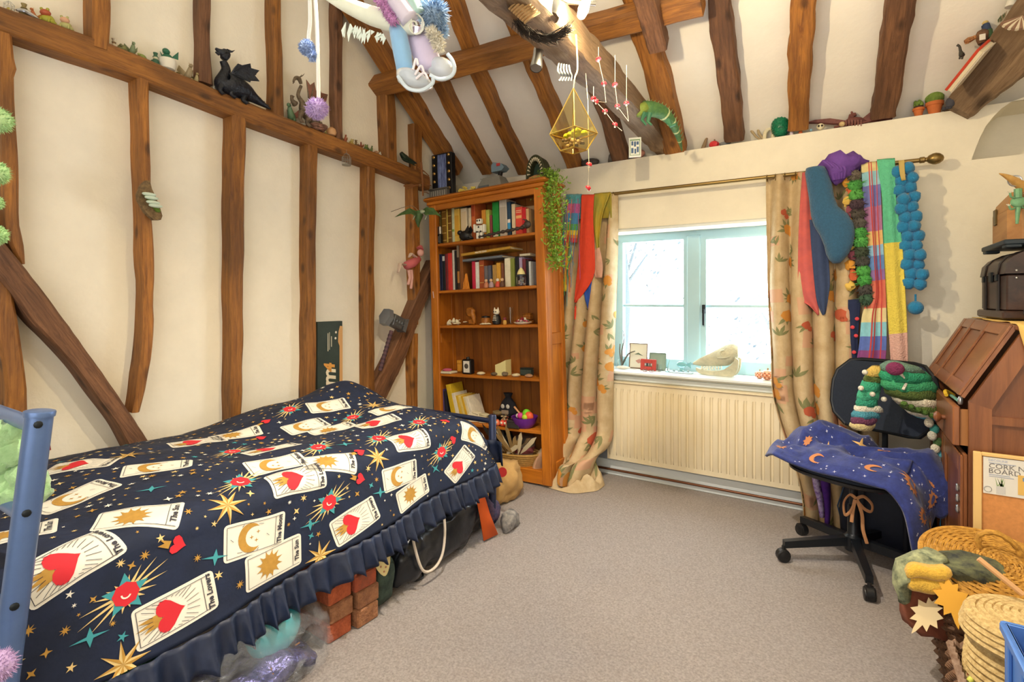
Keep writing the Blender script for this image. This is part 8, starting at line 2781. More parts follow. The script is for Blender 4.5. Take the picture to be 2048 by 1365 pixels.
for row in range(11):
 z=.008+row*.0120
 r_=eb(z)
 n=14
 for k in range(n):
  a=2*PI*(k+.5*(row%2))/n
  if math.sin(a-PI*.1)>.55:
   continue
  q=V((r_*math.cos(a),r_*math.sin(a),z)); o_=V((math.cos(a),math.sin(a),.25)); tg=V((-math.sin(a),math.cos(a),0))*(r_*.21)
  b=MB(); b.add([q+o_*.001-tg,q+o_*.004+V((0,0,-.006)),q+o_*.001+tg,q+o_*.0015+V((0,0,.010))],[(0,1,3),(1,2,3)]); b.build('scale',EGG,t,smooth=0)
for u,c1,c2,lb in((1583,'#8a74a8','#d8ccd8','lilac spotted mushroom figurine right of the green egg'),(1601,'#d8a03c','#c8683c','yellow orange fox figurine right of the lilac mushroom')):
 if 'mushroom' in lb:
  t=lthing('mushroom_figurine',lb,'figurine',u,dy=-.03)
  b=MB(); b.lathe([(.012,0),(.009,.02),(.010,.028)],12); b.build('stem',plain(c2,.6),t)
  b=MB(); b.lathe([(.026,.026),(.025,.034),(.016,.046),(.003,.050)],14); b.build('cap',plain(c1,.6),t)
  for k in range(5):
   a=2*PI*k/5-1
   b=MB(); b.ball((.017*math.cos(a),.017*math.sin(a),.043),.0035,6,5); b.build('spot',plain('#e8e0e8',.6),t)
 else:
  critter(lb,u,.055,c1,c2,'frog',place=ledge(u,-.03),rz=R(-100),group='figurines on the wall top',name='fox_figurine')
t=lthing('tiny_skull','tiny cream skull right of the small figurines','skull',1641,dy=-.04)
b=MB(); b.ball((0,0,.022),(.021,.022,.019),12,8); b.box((0,-.012,.007),(.020,.016,.012),.004); b.build('cranium',BONE,t)
for sx in(-1,1):
 b=MB(); b.ball((sx*.008,-.020,.022),.006,8,6); b.build('eye_socket',BLACKP,t)
t=lthing('blue_bead','tiny blue glass bead on the wall top before the tiny skull','bead',1622,dy=-.05)
b=MB(); b.ball((0,0,.008),.008,8,6); b.build('bead',plain('#7fa8c0',.3),t)
DSK=mat('skeleton_red','#7d4a44',.6,h2='#5a3230',vscale=40)
t=lthing('winged_skeleton','sprawling reddish winged dragon skeleton on the wall top','model',1705)
LP=lambda u,v,dy=-.02:(lambda q:V((q.x,q.y,max(q.z,.006))))(lpx(u,v,dy)-t.location)
b=MB(); b.tube(smooth_path([LP(1668,258),LP(1685,252),(LP(1702,244)),LP(1720,242),LP(1735,252)],4),lerp_list([.008,.016,.026,.020,.006],17),9); b.build('ribcage',DSK,t)
b=MB(); b.tube([LP(1698,246),LP(1704,232),LP(1712,228)],[.012,.018,.010],9); b.build('skull',DSK,t)
b=MB(); b.tube([LP(1706,232),LP(1702,220),LP(1699,209)],[.007,.005,.001],6); b.build('horn',DSK,t)
for pts in([(1690,244),(1660,240),(1630,243),(1613,248),(1640,248),(1665,250),(1690,250)],[(1725,240),(1740,228),(1765,230),(1786,236),(1784,244),(1760,246),(1735,246)]):
 b=MB(); b.slab([LP(u,v)for u,v in pts],(0,-.012,.006)); b.build('wing',DSK,t,smooth=0)
for k,(a,c)in enumerate((((1690,255),(1668,262)),((1705,258),(1698,266)),((1718,256),(1735,264)),((1694,250),(1678,248)),((1728,250),(1742,258)))):
 b=MB(); b.tube([LP(*a,-.04),LP((a[0]+c[0])/2,(a[1]+c[1])/2-4,-.05),LP(*c,-.06)],[.007,.005,.002],6); b.build('limb',DSK,t)
for k in range(6):
 b=MB(); q=LP(1692+k*6,246,-.045); b.ring(q,.016,.0025,12,4,'X'); b.build('rib',plain('#9a6a60',.6),t)
b=MB(); b.ball((0,0,.014),(.016,.016,.014),10,7); tag(b.build('ochre_ball',plain('#c9b080',.6),loc=ledge(1684,-.055)),'small ochre ball beside the winged skeleton','ball')
CAC=mat('cactus_green','#7f9a44',.85,h2='#5f7a34',vscale=60,bump=.5,bscale=120)
for u,h_,big,lb in((1837,.05,False,'small terracotta pot with a leafy knitted cactus'),(1869,.062,True,'larger terracotta pot with a round felt cactus')):
 t=lthing('cactus_pot',lb,'potted cactus',u,dy=-.02 if big else-.03,group='cactus pots')
 s_=1.5 if big else 1.0
 b=MB(); b.lathe([(.016*s_,0),(.023*s_,.03*s_),(.026*s_,.03*s_),(.027*s_,.042*s_),(.022*s_,.042*s_),(.01,.038*s_)],18); b.build('pot',TERRA,t)
 if big:
  b=MB(); b.lathe([(.030,.062),(.040,.075),(.042,.09),(.034,.112),(.016,.124),(.002,.127)],18); b.build('cactus',CAC,t)
 else:
  b=MB(); b.lathe([(.021,.042),(.022,.052),(.012,.056)],14); b.build('soil',plain('#4a3828',.95),t)
  for k in range(9):
   a=2*PI*k/9
   b=MB(); b.ball((.014*math.cos(a),.014*math.sin(a),.062+.010*(k%2)),(.009,.009,.013),8,6); b.build('leaf',CAC,t)
# on the right-hand brace
BRP=lambda u,v,y=3.22:ony(u,v,y)
b=MB(); Mb=frame_mx(BRP(1934,132,3.20),BRP(1958,104,3.14)-BRP(1908,166,3.27),V((0,-1,0)))
b.mx(Mb); b.box((0,0,0),(.012,.10,.22),.001); p1=b
t=thing('red_book','red book leaning against the ceiling on the right brace','book',BRP(1910,168,3.27))
b.build('cover',plain('#c8442c',.5),t,world=True,smooth=0)
b=MB().mx(Mb); b.box((-.014,.0,0),(.016,.095,.212)); b.build('pages',PAGES,t,world=True,smooth=0)
b=MB().mx(Mb); b.box((-.026,0,0),(.006,.10,.22),.001); b.build('back_cover',plain('#cfc4b4',.6),t,world=True,smooth=0)
DNO=plain('#3c3a34',.6)
t=thing('long_neck_dinosaur','small dark long-necked dinosaur on top of the red book','figurine',BRP(1924,112))
b=MB(); b.tube(smooth_path([BRP(u,v)for u,v in((1914,90),(1919,93),(1921,102),(1924,110),(1929,108))],4),lerp_list([.006,.005,.006,.013,.004],17),8); b.build('body',DNO,t,world=True)
for u in(1921,1926):
 b=MB(); b.tube([BRP(u,111),BRP(u-2,118)],.004,6); b.build('leg',DNO,t,world=True)
t=thing('leopard_figurine','rust spotted leopard figurine above the dinosaur','figurine',BRP(1938,88))
b=MB(); b.tube([BRP(1929,84),BRP(1938,80),BRP(1947,76)],[.008,.014,.010],8); b.build('body',mat('leopard','#b07a4a',.7,h2='#6a3f28',vscale=120),t,world=True)
for u,v in((1932,88),(1936,87),(1944,82)):
 b=MB(); b.tube([BRP(u,v-5),BRP(u,v)],.004,5); b.build('leg',plain('#b07a4a',.7),t,world=True)
b=MB(); b.ball(BRP(1949,75),.010,8,6); b.build('head',plain('#b07a4a',.7),t,world=True)
t=thing('brown_basket','small brown basket with a white tag on the right brace','basket',BRP(1962,84))
b=ring_tube([(62,1955,1974),(66,1952,1980),(78,1953,1978),(88,1956,1972)],3.22,.03,14,.004,1); b.build('basket',WICKD,t,world=True)
q=BRP(1965,74,3.18); b=MB(); b.box((q.x,q.y,q.z),(.022,.003,.028),.001); b.build('white_tag',plain('#ded8cc',.7),t,world=True)
t=thing('blue_torso_figure','small figure in a blue top and green trousers on the right brace','figurine',BRP(1972,66))
b=MB(); b.ball(BRP(1970,43),.016,9,7); b.build('head',plain('#c8b070',.6),t,world=True)
b=MB(); b.tube([BRP(1972,48),BRP(1973,62)],[.013,.020],9); b.build('torso',plain('#2f3f5f',.7),t,world=True)
b=MB(); b.tube([BRP(1974,62),BRP(1979,76)],[.020,.016],9); b.build('trousers',plain('#3f5f3f',.7),t,world=True)
b=MB(); b.tube([BRP(1970,52),BRP(1963,54)],[.007,.005],6); b.build('arm',plain('#2f3f5f',.7),t,world=True)
t=thing('purple_bundle','dark purple velvet bundle on the right brace','cloth',BRP(1964,100))
b=ring_tube([(84,1966,1976),(90,1960,1974),(97,1958,1970),(103,1961,1966)],3.22,.02,12,.006,4); b.build('bundle',plain('#352a4e',.9),t,world=True,smooth=180)
t=thing('dark_paw','dark grey plush paw at the foot of the right brace','plush',BRP(1896,214,3.42))
b=ring_tube([(196,1896,1912),(202,1892,1914),(212,1888,1908),(219,1886,1900)],3.44,.035,14,.01,6); b.build('paw',plain('#4a4a54',.9),t,world=True,smooth=180)
for k in range(3):
 b=MB(); b.ball(BRP(1888+k*6,217-k,3.40),(.010,.010,.008),7,5); b.build('toe',plain('#3c3c46',.9),t,world=True)
t=thing('shell_fan','cream fringed shell fan on the upper right brace','shell',BRP(2035,45,3.02))
c=BRP(2042,34,3.02)
for k in range(11):
 a=R(200+k*11)
 e=c+V((math.cos(a)*.07,-.02,math.sin(a)*.06))
 b=MB(); b.tube([c,e],[.006,.008],6); b.build('rib',plain('#d8ccb4',.7)if k%2 else plain('#8a6a58',.7),t,world=True)
t=thing('monochrome_figure','small black and white figure at the top right corner','figurine',BRP(2024,18,3.05))
b=MB(); b.tube([BRP(2026,-4,3.05),BRP(2022,14,3.05)],[.018,.022],9); b.build('body',plain('#d0ccc4',.7),t,world=True)
b=MB(); b.ball(BRP(2030,-10,3.05),.017,9,7); b.build('head',plain('#2a2a30',.7),t,world=True)
t=thing('feather_tuft','grey brown feather tuft on the upper right brace','feather',BRP(1998,40,3.14))
for k in range(4):
 b=MB(); p=BRP(1996+k*2,46,3.14); q=BRP(2002+k*4,30-k*3,3.12); b.slab([p,p.lerp(q,.5)+V((.006,0,.002)),q,p.lerp(q,.5)-V((.006,0,.002))],(0,.001,0)); b.build('feather',plain('#9a8a70' if k%2 else '#5a6a4a',.8),t,world=True,smooth=0)
# ------------------------------------------------------------------ spotlights on the cruck
CHROME=mat('chrome','#c4c8cc',.18,metal=1)
GLOWB=mat('bulb_glow','#fff2cc',.3,emit=14)
t=thing('spotlight_bar','chrome spotlight bar with a lit bulb fixed to the cruck','spotlight',ond(1120,10,1.97))
b=MB(); b.tube([ond(1062,-30,1.92),ond(1135,2,1.97),ond(1190,6,2.0)],.012,10); b.build('bar',CHROME,t,world=True)
a,c=ond(1102,36,1.93),ond(1108,-6,1.95)
b=MB(); b.tube([a,a.lerp(c,.15),a.lerp(c,.6),c],[.030,.033,.030,.018],16); b.build('lamp_cup',CHROME,t,world=True)
a,c=ond(1172,2,1.99),ond(1180,-28,2.02)
b=MB(); b.tube([a,a.lerp(c,.5),c],[.026,.028,.018],16); b.build('lamp_cup',CHROME,t,world=True)
b=MB(); b.tube([ond(1062,-30,1.92),V((-.90,1.3,2.56)),V((-.80,.98,2.70))],.012,10); b.build('bar',CHROME,t,world=True)  # unseen bar extension, added to carry the extra spot
b=MB(); b.tube([V((-.78,.98,2.60)),V((-.785,.98,2.65)),V((-.79,.98,2.70))],[.034,.034,.018],16,False); b.build('lamp_cup',CHROME,t,world=True)  # unseen cup, made up to house the added carpet spot
a,c=ond(1161,36,1.96),ond(1172,3,1.985)
b=MB(); b.tube([a,a.lerp(c,.12),a.lerp(c,.5),c],[.008,.016,.021,.018],14); b.build('bulb',GLOWB,t,world=True)
a,c=ond(1072,137,2.10),ond(1078,94,2.14)
t=thing('spotlight','brushed steel spotlight cup hanging under the purlin','spotlight',a)
b=MB(); b.tube([a,a.lerp(c,.12),a.lerp(c,.35),a.lerp(c,.6),a.lerp(c,.85),c],[.024,.0255,.022,.020,.021,.018],18,False); b.tube([a+(c-a)*.02,a+(c-a)*.06],[.0225,.0225],18); b.build('cup',mat('brushed_steel','#b4b8bc',.3,metal=1),t,world=True)
b=MB(); b.tube([c,c+V((.01,.03,.05))],.007,8); b.build('arm',CHROME,t,world=True)
# ------------------------------------------------------------------ black fur and rope on the cruck
FUR=mat('black_fur','#2a2420',.7,var=.3,vscale=40)
rnd=random.Random(41)
t=thing('fur_tassel','long black horsehair tassel draped along the cruck','tassel',ond(1085,70,1.93))
b=MB()
path=smooth_path([ond(u,v,1.90)for u,v in((1028,28),(1044,52),(1062,66),(1090,74),(1120,68),(1142,46))],8)
for k in range(420):
 i=rnd.randrange(len(path)-4)
 p=path[i]+V((rnd.gauss(0,.006),rnd.gauss(0,.010),rnd.gauss(0,.007)))
 q=path[min(len(path)-1,i+rnd.randrange(3,12))]+V((rnd.gauss(0,.012),rnd.gauss(0,.012),rnd.gauss(-.010,.012)))
 b.tube([p,p.lerp(q,.5)+V((0,0,rnd.uniform(-.008,.003))),q],[.0016,.0014,.0004],3,False)
o=b.build('hair',FUR,t,world=True); o['kind']='stuff'
t=thing('fur_tuft','short black fur tuft at the top edge beside the cruck','tassel',ond(988,2,1.85))
b=MB()
for k in range(120):
 p=ond(1000+rnd.gauss(0,4),-6+rnd.gauss(0,3),1.86); q=ond(980+rnd.gauss(0,5),4+rnd.gauss(0,5),1.85)
 b.tube([p,q],[.0016,.0004],3,False)
o=b.build('hair',FUR,t,world=True); o['kind']='stuff'
t=thing('cord_wrap','tan cord wound round the upper cruck','cord',ond(1035,20,1.86))
b=MB()
for k in range(9):
 c=ond(1022+k*4.2,-8+k*4.6,1.84)
 b.tube(smooth_path([ond(1014+k*4.4,14+k*4.0,1.80),ond(1026+k*4.4,2+k*4.2,1.78),ond(1042+k*4.6,-10+k*4.4,1.80)],4),.0045,6)
o=b.build('coil',mat('jute','#a8895e',.9,var=.2,vscale=80),t,world=True); o['kind']='stuff'
# ------------------------------------------------------------------ hanging glass terrarium
TG=1.92
tc_=ond(1147,268,TG)
ter=thing('glass_terrarium','hanging geometric brass and glass terrarium with moss and pebbles','terrarium',tc_+V((0,0,-.06)))
rA=.088
ry_=R(28)
sq=[tc_+V((rA*math.cos(ry_+k*PI/2),rA*math.sin(ry_+k*PI/2),0))for k in range(4)]
bt_=[tc_+V((.048*math.cos(ry_+k*PI/2),.048*math.sin(ry_+k*PI/2),-.062))for k in range(4)]
ap=tc_+V((0,0,.170))
PANE=pane_mat('terrarium_glass',.10,(.97,.92,.74,1))
for k in range(4):
 n_=(k+1)%4
 b=MB(); nn=((sq[k]+sq[n_])/2-tc_).normalized()*.0015; b.slab([sq[k],sq[n_],ap],nn); b.build('pane',PANE,ter,world=True,smooth=0)
 b=MB(); b.slab([sq[k],sq[n_],bt_[n_],bt_[k]],nn); b.build('pane',PANE,ter,world=True,smooth=0)
b=MB(); b.slab(bt_,(0,0,.0015)); b.build('base_pane',PANE,ter,world=True,smooth=0)
for k in range(4):
 n_=(k+1)%4
 for p,q in((sq[k],sq[n_]),(sq[k],ap),(sq[k],bt_[k]),(bt_[k],bt_[n_])):
  b=MB(); b.tube([p,q],.0024,6); b.build('brass_edge',mat('brass_edge','#b59a4a',.3,metal=.8),ter,world=True)
rnd=random.Random(6)
for k in range(34):
 a=rnd.random()*6.28; r_=rnd.uniform(0,.042)
 z=rnd.uniform(-.052,-.020)
 f=1+(z+.06)*9
 b=MB(); rr=rnd.uniform(.006,.011); b.ball(tc_+V((r_*f*.8*math.cos(a),r_*f*.8*math.sin(a),z)),(rr,rr,rr*.8),7,5); b.build('pebble',plain(rnd.choice(('#7a6a5a','#b09a7a','#5a4e48','#c8b890')),.8),ter,world=True)
b=MB()
for k in range(10):
 b.ball(tc_+V((rnd.uniform(-.03,.04),rnd.uniform(-.03,.03),-.006+rnd.uniform(0,.01))),(.014,.014,.010),7,5)
o=b.build('moss',plain('#b8c030',.9),ter,world=True); o['kind']='stuff'
b=MB(); b.tube(smooth_path([ap,ap+V((.006,0,.04)),ond(1155,135,TG+.05),ond(1152,70,TG+.10)],5),.0028,6); b.build('cord',plain('#e0d2a0',.8),ter,world=True)
# ------------------------------------------------------------------ garlands of red mushrooms
MR=plain('#c02434',.35); MW=plain('#ece2d2',.6)
strands=[[(1197,119),(1208,168),(1212,205),(1192,203)],[(1230,170),(1235,213),(1257,243)],[(1253,190),(1253,207),(1257,243)],[(1187,198),(1210,223),(1230,250),(1244,262)],[(1176,205),(1177,300),(1178,330),(1176,377)]]
heads=[[0,1,3],[0,1],[1],[0,1,2],[2,3]]
glab=['mushroom garland strand highest on the cruck side','mushroom garland strand second from the window, over the cruck','mushroom garland strand nearest the toy iguana','mushroom garland strand low along the pale cruck edge','long mushroom garland strand dangling below the terrarium']
for gi,(st,hd)in enumerate(zip(strands,heads)):
 tt=2.25 if gi<4 else 2.05
 t=thing('mushroom_garland',glab[gi],'garland',ond(st[-1][0],st[-1][1],tt),group='mushroom garlands')
 P=[ond(st[0][0],st[0][1]-(60 if gi in(1,2)else 25 if gi<4 else 85),tt)]+[ond(u,v,tt)for u,v in st]
 if gi==4:
  P[0]=ond(1170,128,2.46)
 b=MB(); b.tube(P,.0012,4); b.build('string',plain('#cfc8b4',.8),t,world=True)
 for h in hd:
  c=ond(st[h][0],st[h][1],tt)
  b=MB().mx(Matrix.Translation(c)@Matrix.Rotation(R(25*(h-1)),4,'Y')); b.lathe([(.0125,-.002),(.0125,.002),(.009,.008),(.002,.011)],14); ho=b.build('mushroom_cap',MR,t,world=True)
  b=MB().mx(Matrix.Translation(c)); b.lathe([(.004,-.012),(.005,-.002)],8); b.build('mushroom_stem',MW,ho,world=True)
  for k in range(6):
   a=2*PI*k/6+.3
   b=MB(); b.ball(c+V((.0085*math.cos(a),.0085*math.sin(a),.006)),.0018,6,4); b.build('white_spot',MW,ho,world=True)
t=thing('silver_ribbon','pale silver ribbon curls hanging behind the terrarium cord','ribbon',ond(1128,160,2.2))
for k in range(5):
 P=smooth_path([ond(1118+k*5,126+k,2.2),ond(1116+k*6,142,2.18),ond(1124+k*5,152,2.2),ond(1118+k*6,162,2.2)],4)
 b=MB(); b.tube(P,.004,5,True,.25); b.build('ribbon',plain('#7f8a94',.5),t,world=True)
# ------------------------------------------------------------------ pastel hanging boots mobile near the viewer
TM=1.22
pm_=thing('pastel_boot_mobile','pastel fabric hanging with plush boots, feathers and rolled cloth near the viewer','hanging ornament',ond(800,120,TM))
PAS=lambda c,**k:mat('pastel'+c,c,.9,var=.05,vscale=20,sheen=.4,**k)
P=smooth_path([ond(u,v,TM)for u,v in((636,-22),(690,8),(745,32),(800,48),(828,50))],5)
b=MB(); b.tube(P,lerp_list([.010,.017,.022,.022,.023],len(P)),14,False); b.build('rolled_cloth',PAS('#dfe4d4'),pm_,world=True,smooth=180)
e=ond(826,50,TM)
Mr=frame_mx(e,(ond(840,56,TM-.06)-e),(0,0,1))
b=MB().mx(Mr)
sp=[V(((.006+.0015*k)*math.cos(k*.55),(.006+.0015*k)*math.sin(k*.55),0))for k in range(16)]
b.loft([[q+V((0,0,z))for q in sp]for z in(-.01,.022)],False); b.build('roll_spiral',PAS('#e4e6da'),pm_,world=True,smooth=180,solid=.003)
for pts,r_,c in(([(752,-20),(770,10),(788,42)],.010,'#c79ac8'),([(782,-20),(800,10),(822,40)],.024,'#d6cfe0'),([(812,-24),(824,4),(836,30)],.018,'#a8c8c4')):
 b=MB(); P=smooth_path([ond(u,v,TM-.02)for u,v in pts],5); b.tube(P,r_,12); b.build('fabric_tube',PAS(c),pm_,world=True,smooth=180)
b=MB();
for k in range(6):
 b.ball(ond(756+k*6,-4+k*9,TM-.03),.008,8,6); fluff(b,ond(756+k*6,-4+k*9,TM-.03),.008,160,.007,rnd,.001)
o=b.build('pink_trim',PAS('#c48ac0'),pm_,world=True); o['kind']='stuff'
b=MB(); c=ond(866,26,TM); b.ball(c,.028,10,8); fluff(b,c,.030,900,.012,rnd,.0014); c=ond(880,62,TM+.01); b.ball(c,.014,8,6); fluff(b,c,.016,400,.010,rnd,.0014)
o=b.build('blue_fur',mat('blue_white_fur','#b4cbe0',.95,h2='#6f8fb4',vscale=40),pm_,world=True); o['kind']='stuff'
# two boots
for rows,c,t_,nm in(([(58,778,812),(80,782,816),(105,786,822),(130,791,826),(152,795,832)],'#8ab8e0',TM,'a'),([(62,814,858),(85,818,868),(108,824,878),(128,832,884),(142,842,886)],'#cfc2dc',TM+.03,'b')):
 ring_d(rows,t_,.022,18,.002,3).build('boot_leg',PAS(c),pm_,world=True,smooth=180)
FILM=mat('holo_film','#dce4ec',.1,trans=.35,ior=1.2,coat=.6)
for rows,t_ in(([(146,793,838),(154,793,852),(164,796,864),(174,808,866),(180,824,852),(182,832,846)],TM-.005),([(124,862,900),(132,858,908),(144,856,909),(153,862,902),(159,874,892)],TM+.03)):
 ring_d(rows,t_,.030,18).build('boot_toe',FILM,pm_,world=True,smooth=180)
for pts in([(796,152),(815,176),(842,181),(864,168),(866,156)],[(860,150),(878,158),(900,154),(909,140),(905,122),(895,108)]):
 b=MB(); b.tube(smooth_path([ond(u,v,TM-.035)for u,v in pts],6),.0045,8); b.build('sole',mat('sole_film','#c8d8e4',.15,coat=.5),pm_,world=True)
for pts in([(826,140),(832,118),(836,130)],[(830,150),(842,132),(848,146)],[(832,158),(848,146),(856,158)]):
 b=MB(); b.tube(smooth_path([ond(u,v,TM-.04)for u,v in pts],5),.0028,6); b.build('lace',PAS('#ece6ee'),pm_,world=True)
b=MB()
for u,v,n in((872,76,60),(878,90,50),(864,64,40)):
 b.ball(ond(u,v,TM-.01),.010,8,6); fluff(b,ond(u,v,TM-.01),.011,n*6,.009,rnd,.0012)
o=b.build('cream_fur',PAS('#e2dccb'),pm_,world=True); o['kind']='stuff'
for k in range(26):
 u0=rnd.choice((rnd.uniform(690,712),rnd.uniform(715,745),rnd.uniform(752,768)))
 p=ond(u0,44+(u0-690)*.3,TM); q=ond(u0+rnd.uniform(-12,4),66+rnd.uniform(0,24),TM)
 b=MB(); m_=p.lerp(q,.5)+V((rnd.uniform(-.006,.006),0,0)); e_=V((.004,.002,0)); b.slab([p,m_+e_,q,m_-e_],(0,.0008,0)); b.build('feather',PAS('#d6e2da'),pm_,world=True,smooth=0)
b=MB(); b.tube([ond(820,-20,TM),ond(820,-120,TM)],.002,5); b.build('hanging_cord',PAS('#ece6ee'),pm_,world=True)
# pompom strings
for lb,path,c,pc,r_ in(('long white cord with a lilac pompom hanging near the viewer',[(628,-40),(634,60),(636,130),(637,200)],'#e4e6e2',('#b9a2d0',(634,217)),.022),('white cord with a blue feather tuft hanging near the viewer',[(618,-40),(620,40),(617,76),(622,84)],'#e0e4e4',('#9ab0d8',(614,95)),.016)):
 t=thing('hanging_pompom',lb,'pompom',ond(pc[1][0],pc[1][1]+22,TM-.02),group='pompom cords')
 b=MB(); b.tube(smooth_path([ond(u,v,TM-.02)for u,v in path],5),.0045,7); b.build('cord',PAS(c),t,world=True)
 cc=ond(pc[1][0],pc[1][1],TM-.02)
 b=MB(); b.ball(cc,r_,12,8)
 fluff(b,cc,r_*1.0,1100,r_*.28,rnd,.0011)
 if r_<.02:
  b.ball(ond(626,112,TM-.02),r_*.6,9,7); fluff(b,ond(626,112,TM-.02),r_*.6,500,r_*.35,rnd,.0011)
 o=b.build('pompom',mat('pom'+pc[0],pc[0],1,var=.12,vscale=60),t,world=True); o['kind']='stuff'
# ------------------------------------------------------------------ mint plush by the headboard, garland at the left edge
MINT=mat('mint_plush','#a9cf96',1,h2='#8fb880',vscale=40,bump=.9,bscale=40,sheen=.5)
t=thing('mint_plush','mint green ruffled plush toy tucked behind the headboard post','plush toy',ond(20,1010,1.2))
for u,v,r_ in((10,880,.046),(28,868,.030),(5,920,.050),(30,905,.042),(48,950,.036),(10,970,.052),(36,985,.044),(62,968,.034),(75,985,.026),(50,1000,.030)):
 b=MB(); c=ond(u,v,1.21); b.ball(c,(r_,r_,r_*.95),18,12)
 for q in b.v:
  d=(q-c)
  q+=d.normalized()*(.010*mnoise.noise(q*60)+.006*mnoise.noise(q*130))
 b.build('ruffle_lobe',MINT,t,world=True,smooth=180)
t=thing('lilac_plush','lilac fluffy plush at the lower left corner beside the headboard','plush toy',ond(-8,1365,1.0))
b=MB(); c=ond(-6,1335,1.0); b.ball(c,.028,10,8); fluff(b,c,.028,900,.007,rnd,.0011); b.build('fur',mat('lilac_fur','#b49ac4',1,var=.15,vscale=60),t,world=True)
t=thing('green_pompom_garland','pale green woolly pompom garland hanging at the left edge','garland',ond(0,480,1.05))
GP=mat('green_wool','#9cc48a',1,h2='#b4d49e',vscale=60)
for u,v,r_ in((-6,240,.024),(-10,345,.022),(-8,470,.018),(-12,405,.014)):
 b=MB(); c=ond(u,v,1.05); b.ball(c,r_,10,8); fluff(b,c,r_,800,r_*.25,rnd,.001); o=b.build('pompom',GP,t,world=True); o['kind']='stuff'
b=MB(); b.tube([ond(-8,120,1.05),ond(-8,480,1.05)],.002,5); b.build('cord',GP,t,world=True)
b=MB(); c=onx(94,886,-2.62); b.at(c); b.lathe([(.003,.03),(.010,.016),(.008,.006),(.012,-.03),(.004,-.032)],10)
tag(b.build('red_tassel',plain('#9a2a30',.8)),'small dark red tassel on the wall side of the bed','tassel')
# ------------------------------------------------------------------ under the bed
BAGB=mat('black_nylon','#14171d',.28,h2='#1e232c',vscale=8,bump=.4,bscale=9)
def soft_bag(rows,n=22,jag=.012,seed=0):
 """lumpy closed bag: rows of (y, x0, x1, height)"""
 b=MB(); rings=[]
 fine=[]
 for r0,r1 in zip(rows,rows[1:]):
  fine+=[tuple(p+(q-p)*k/4 for p,q in zip(r0,r1))for k in range(4)]
 fine.append(rows[-1])
 n=n*2
 for y,x0,x1,h_ in fine:
  rg=[]
  for k in range(n):
   a=2*PI*k/n
   x=(x0+x1)/2+(x1-x0)/2*math.copysign(abs(math.cos(a))**.7,math.cos(a))
   z=h_/2+h_/2*math.copysign(abs(math.sin(a))**.7,math.sin(a))
   q=V((x,y,z))
   q+=V((mnoise.noise(q*9+V((seed,0,0))),mnoise.noise(q*9+V((0,seed,0)))*.6,mnoise.noise(q*9+V((0,0,seed)))))*jag
   q+=V((1-2.4*abs(mnoise.noise(q*22+V((seed,3,0)))),0,1-2.4*abs(mnoise.noise(q*22+V((3,0,seed))))))*(jag*.35)
   q.z=max(.003,q.z)
   rg.append(q)
  rings.append(rg)
 b.loft(rings,True,True)
 return b
t=thing('black_holdall','shiny black holdall with cord handle and orange strap under the bed','bag',(-1.72,1.95,0))
soft_bag([(1.54,-1.76,-1.66,.10),(1.58,-1.84,-1.56,.19),(1.68,-1.88,-1.54,.24),(1.82,-1.88,-1.56,.22),(1.98,-1.90,-1.56,.23),(2.14,-1.90,-1.57,.25),(2.24,-1.88,-1.60,.22),(2.28,-1.80,-1.66,.12)],26,.030,3).build('body',BAGB,t,world=True,smooth=180)
b=MB(); hp=smooth_path([V((-1.535,1.62,.30)),V((-1.525,1.63,.20)),V((-1.515,1.67,.085)),V((-1.515,1.74,.06)),V((-1.515,1.80,.10)),V((-1.525,1.83,.20)),V((-1.54,1.83,.32))],6); b.tube(hp,.006,8); b.build('cord_handle',plain('#c9beb0',.8),t,world=True)
b=MB(); b.loft([[V((-1.575,y,z)),V((-1.545,y+.02,z))]for y,z in((2.10,.30),)]+[[V((-1.572,2.12,.27)),V((-1.548,2.16,.27))],[V((-1.555,2.14,.14)),V((-1.535,2.20,.14))],[V((-1.545,2.16,.012)),V((-1.525,2.26,.012))]],False); b.build('orange_strap',plain('#e0601e',.6),t,world=True,solid=.005)
b=MB(); b.tube(smooth_path([V((-1.60,1.60,.21)),V((-1.60,1.8,.235)),V((-1.61,2.0,.24)),V((-1.62,2.2,.23))],5),.005,6); b.build('zip',plain('#3a3f48',.4),t,world=True)
# drawstring pouch with a felt teardrop
t=thing('camouflage_pouch','dark green mottled pouch with a cream felt teardrop under the bed','pouch',(-1.62,1.50,0))
soft_bag([(1.43,-1.66,-1.58,.12),(1.45,-1.70,-1.555,.20),(1.50,-1.71,-1.55,.23),(1.545,-1.69,-1.56,.19),(1.56,-1.65,-1.59,.12)],20,.014,7).build('bag',mat('camo','#3f4f44',.9,h2='#22302c',vscale=30),t,world=True,smooth=180)
tp=[(math.sin(a)*.032*(1-.35*math.cos(a)),-.055*math.cos(a))for a in[2*PI*k/18 for k in range(18)]]
q=onx(765,1125,-1.535); Mt=frame_mx(q,V((1,-.35,.1)),(0,0,1))@Matrix.Rotation(R(8),4,'Z')
b=MB().mx(Mt); b.prism(tp,-.004,.005); to=b.build('felt_teardrop',plain('#d8c890',.9),t,world=True)
b=MB().mx(Mt); b.prism([(.018*math.cos(k*.42),.026+.016*math.sin(k*.42))for k in range(15)],.005,.008); b.build('red_patch',plain('#a8443c',.8),to,world=True)
for k,(x,y)in enumerate(((-.012,-.012),(.008,-.022),(-.002,-.036))):
 b=MB().mx(Mt); b.prism([(x+.004*math.cos(j),y+.004*math.sin(j))for j in range(6)],.005,.007); b.build('pink_dot',plain('#b07a60',.8),to,world=True)
b=MB(); b.tube([q+V((.0,.01,.07)),q+V((-.01,.02,.085))],.007,7); b.build('green_bobble',plain('#3f9a4a',.7),t,world=True)
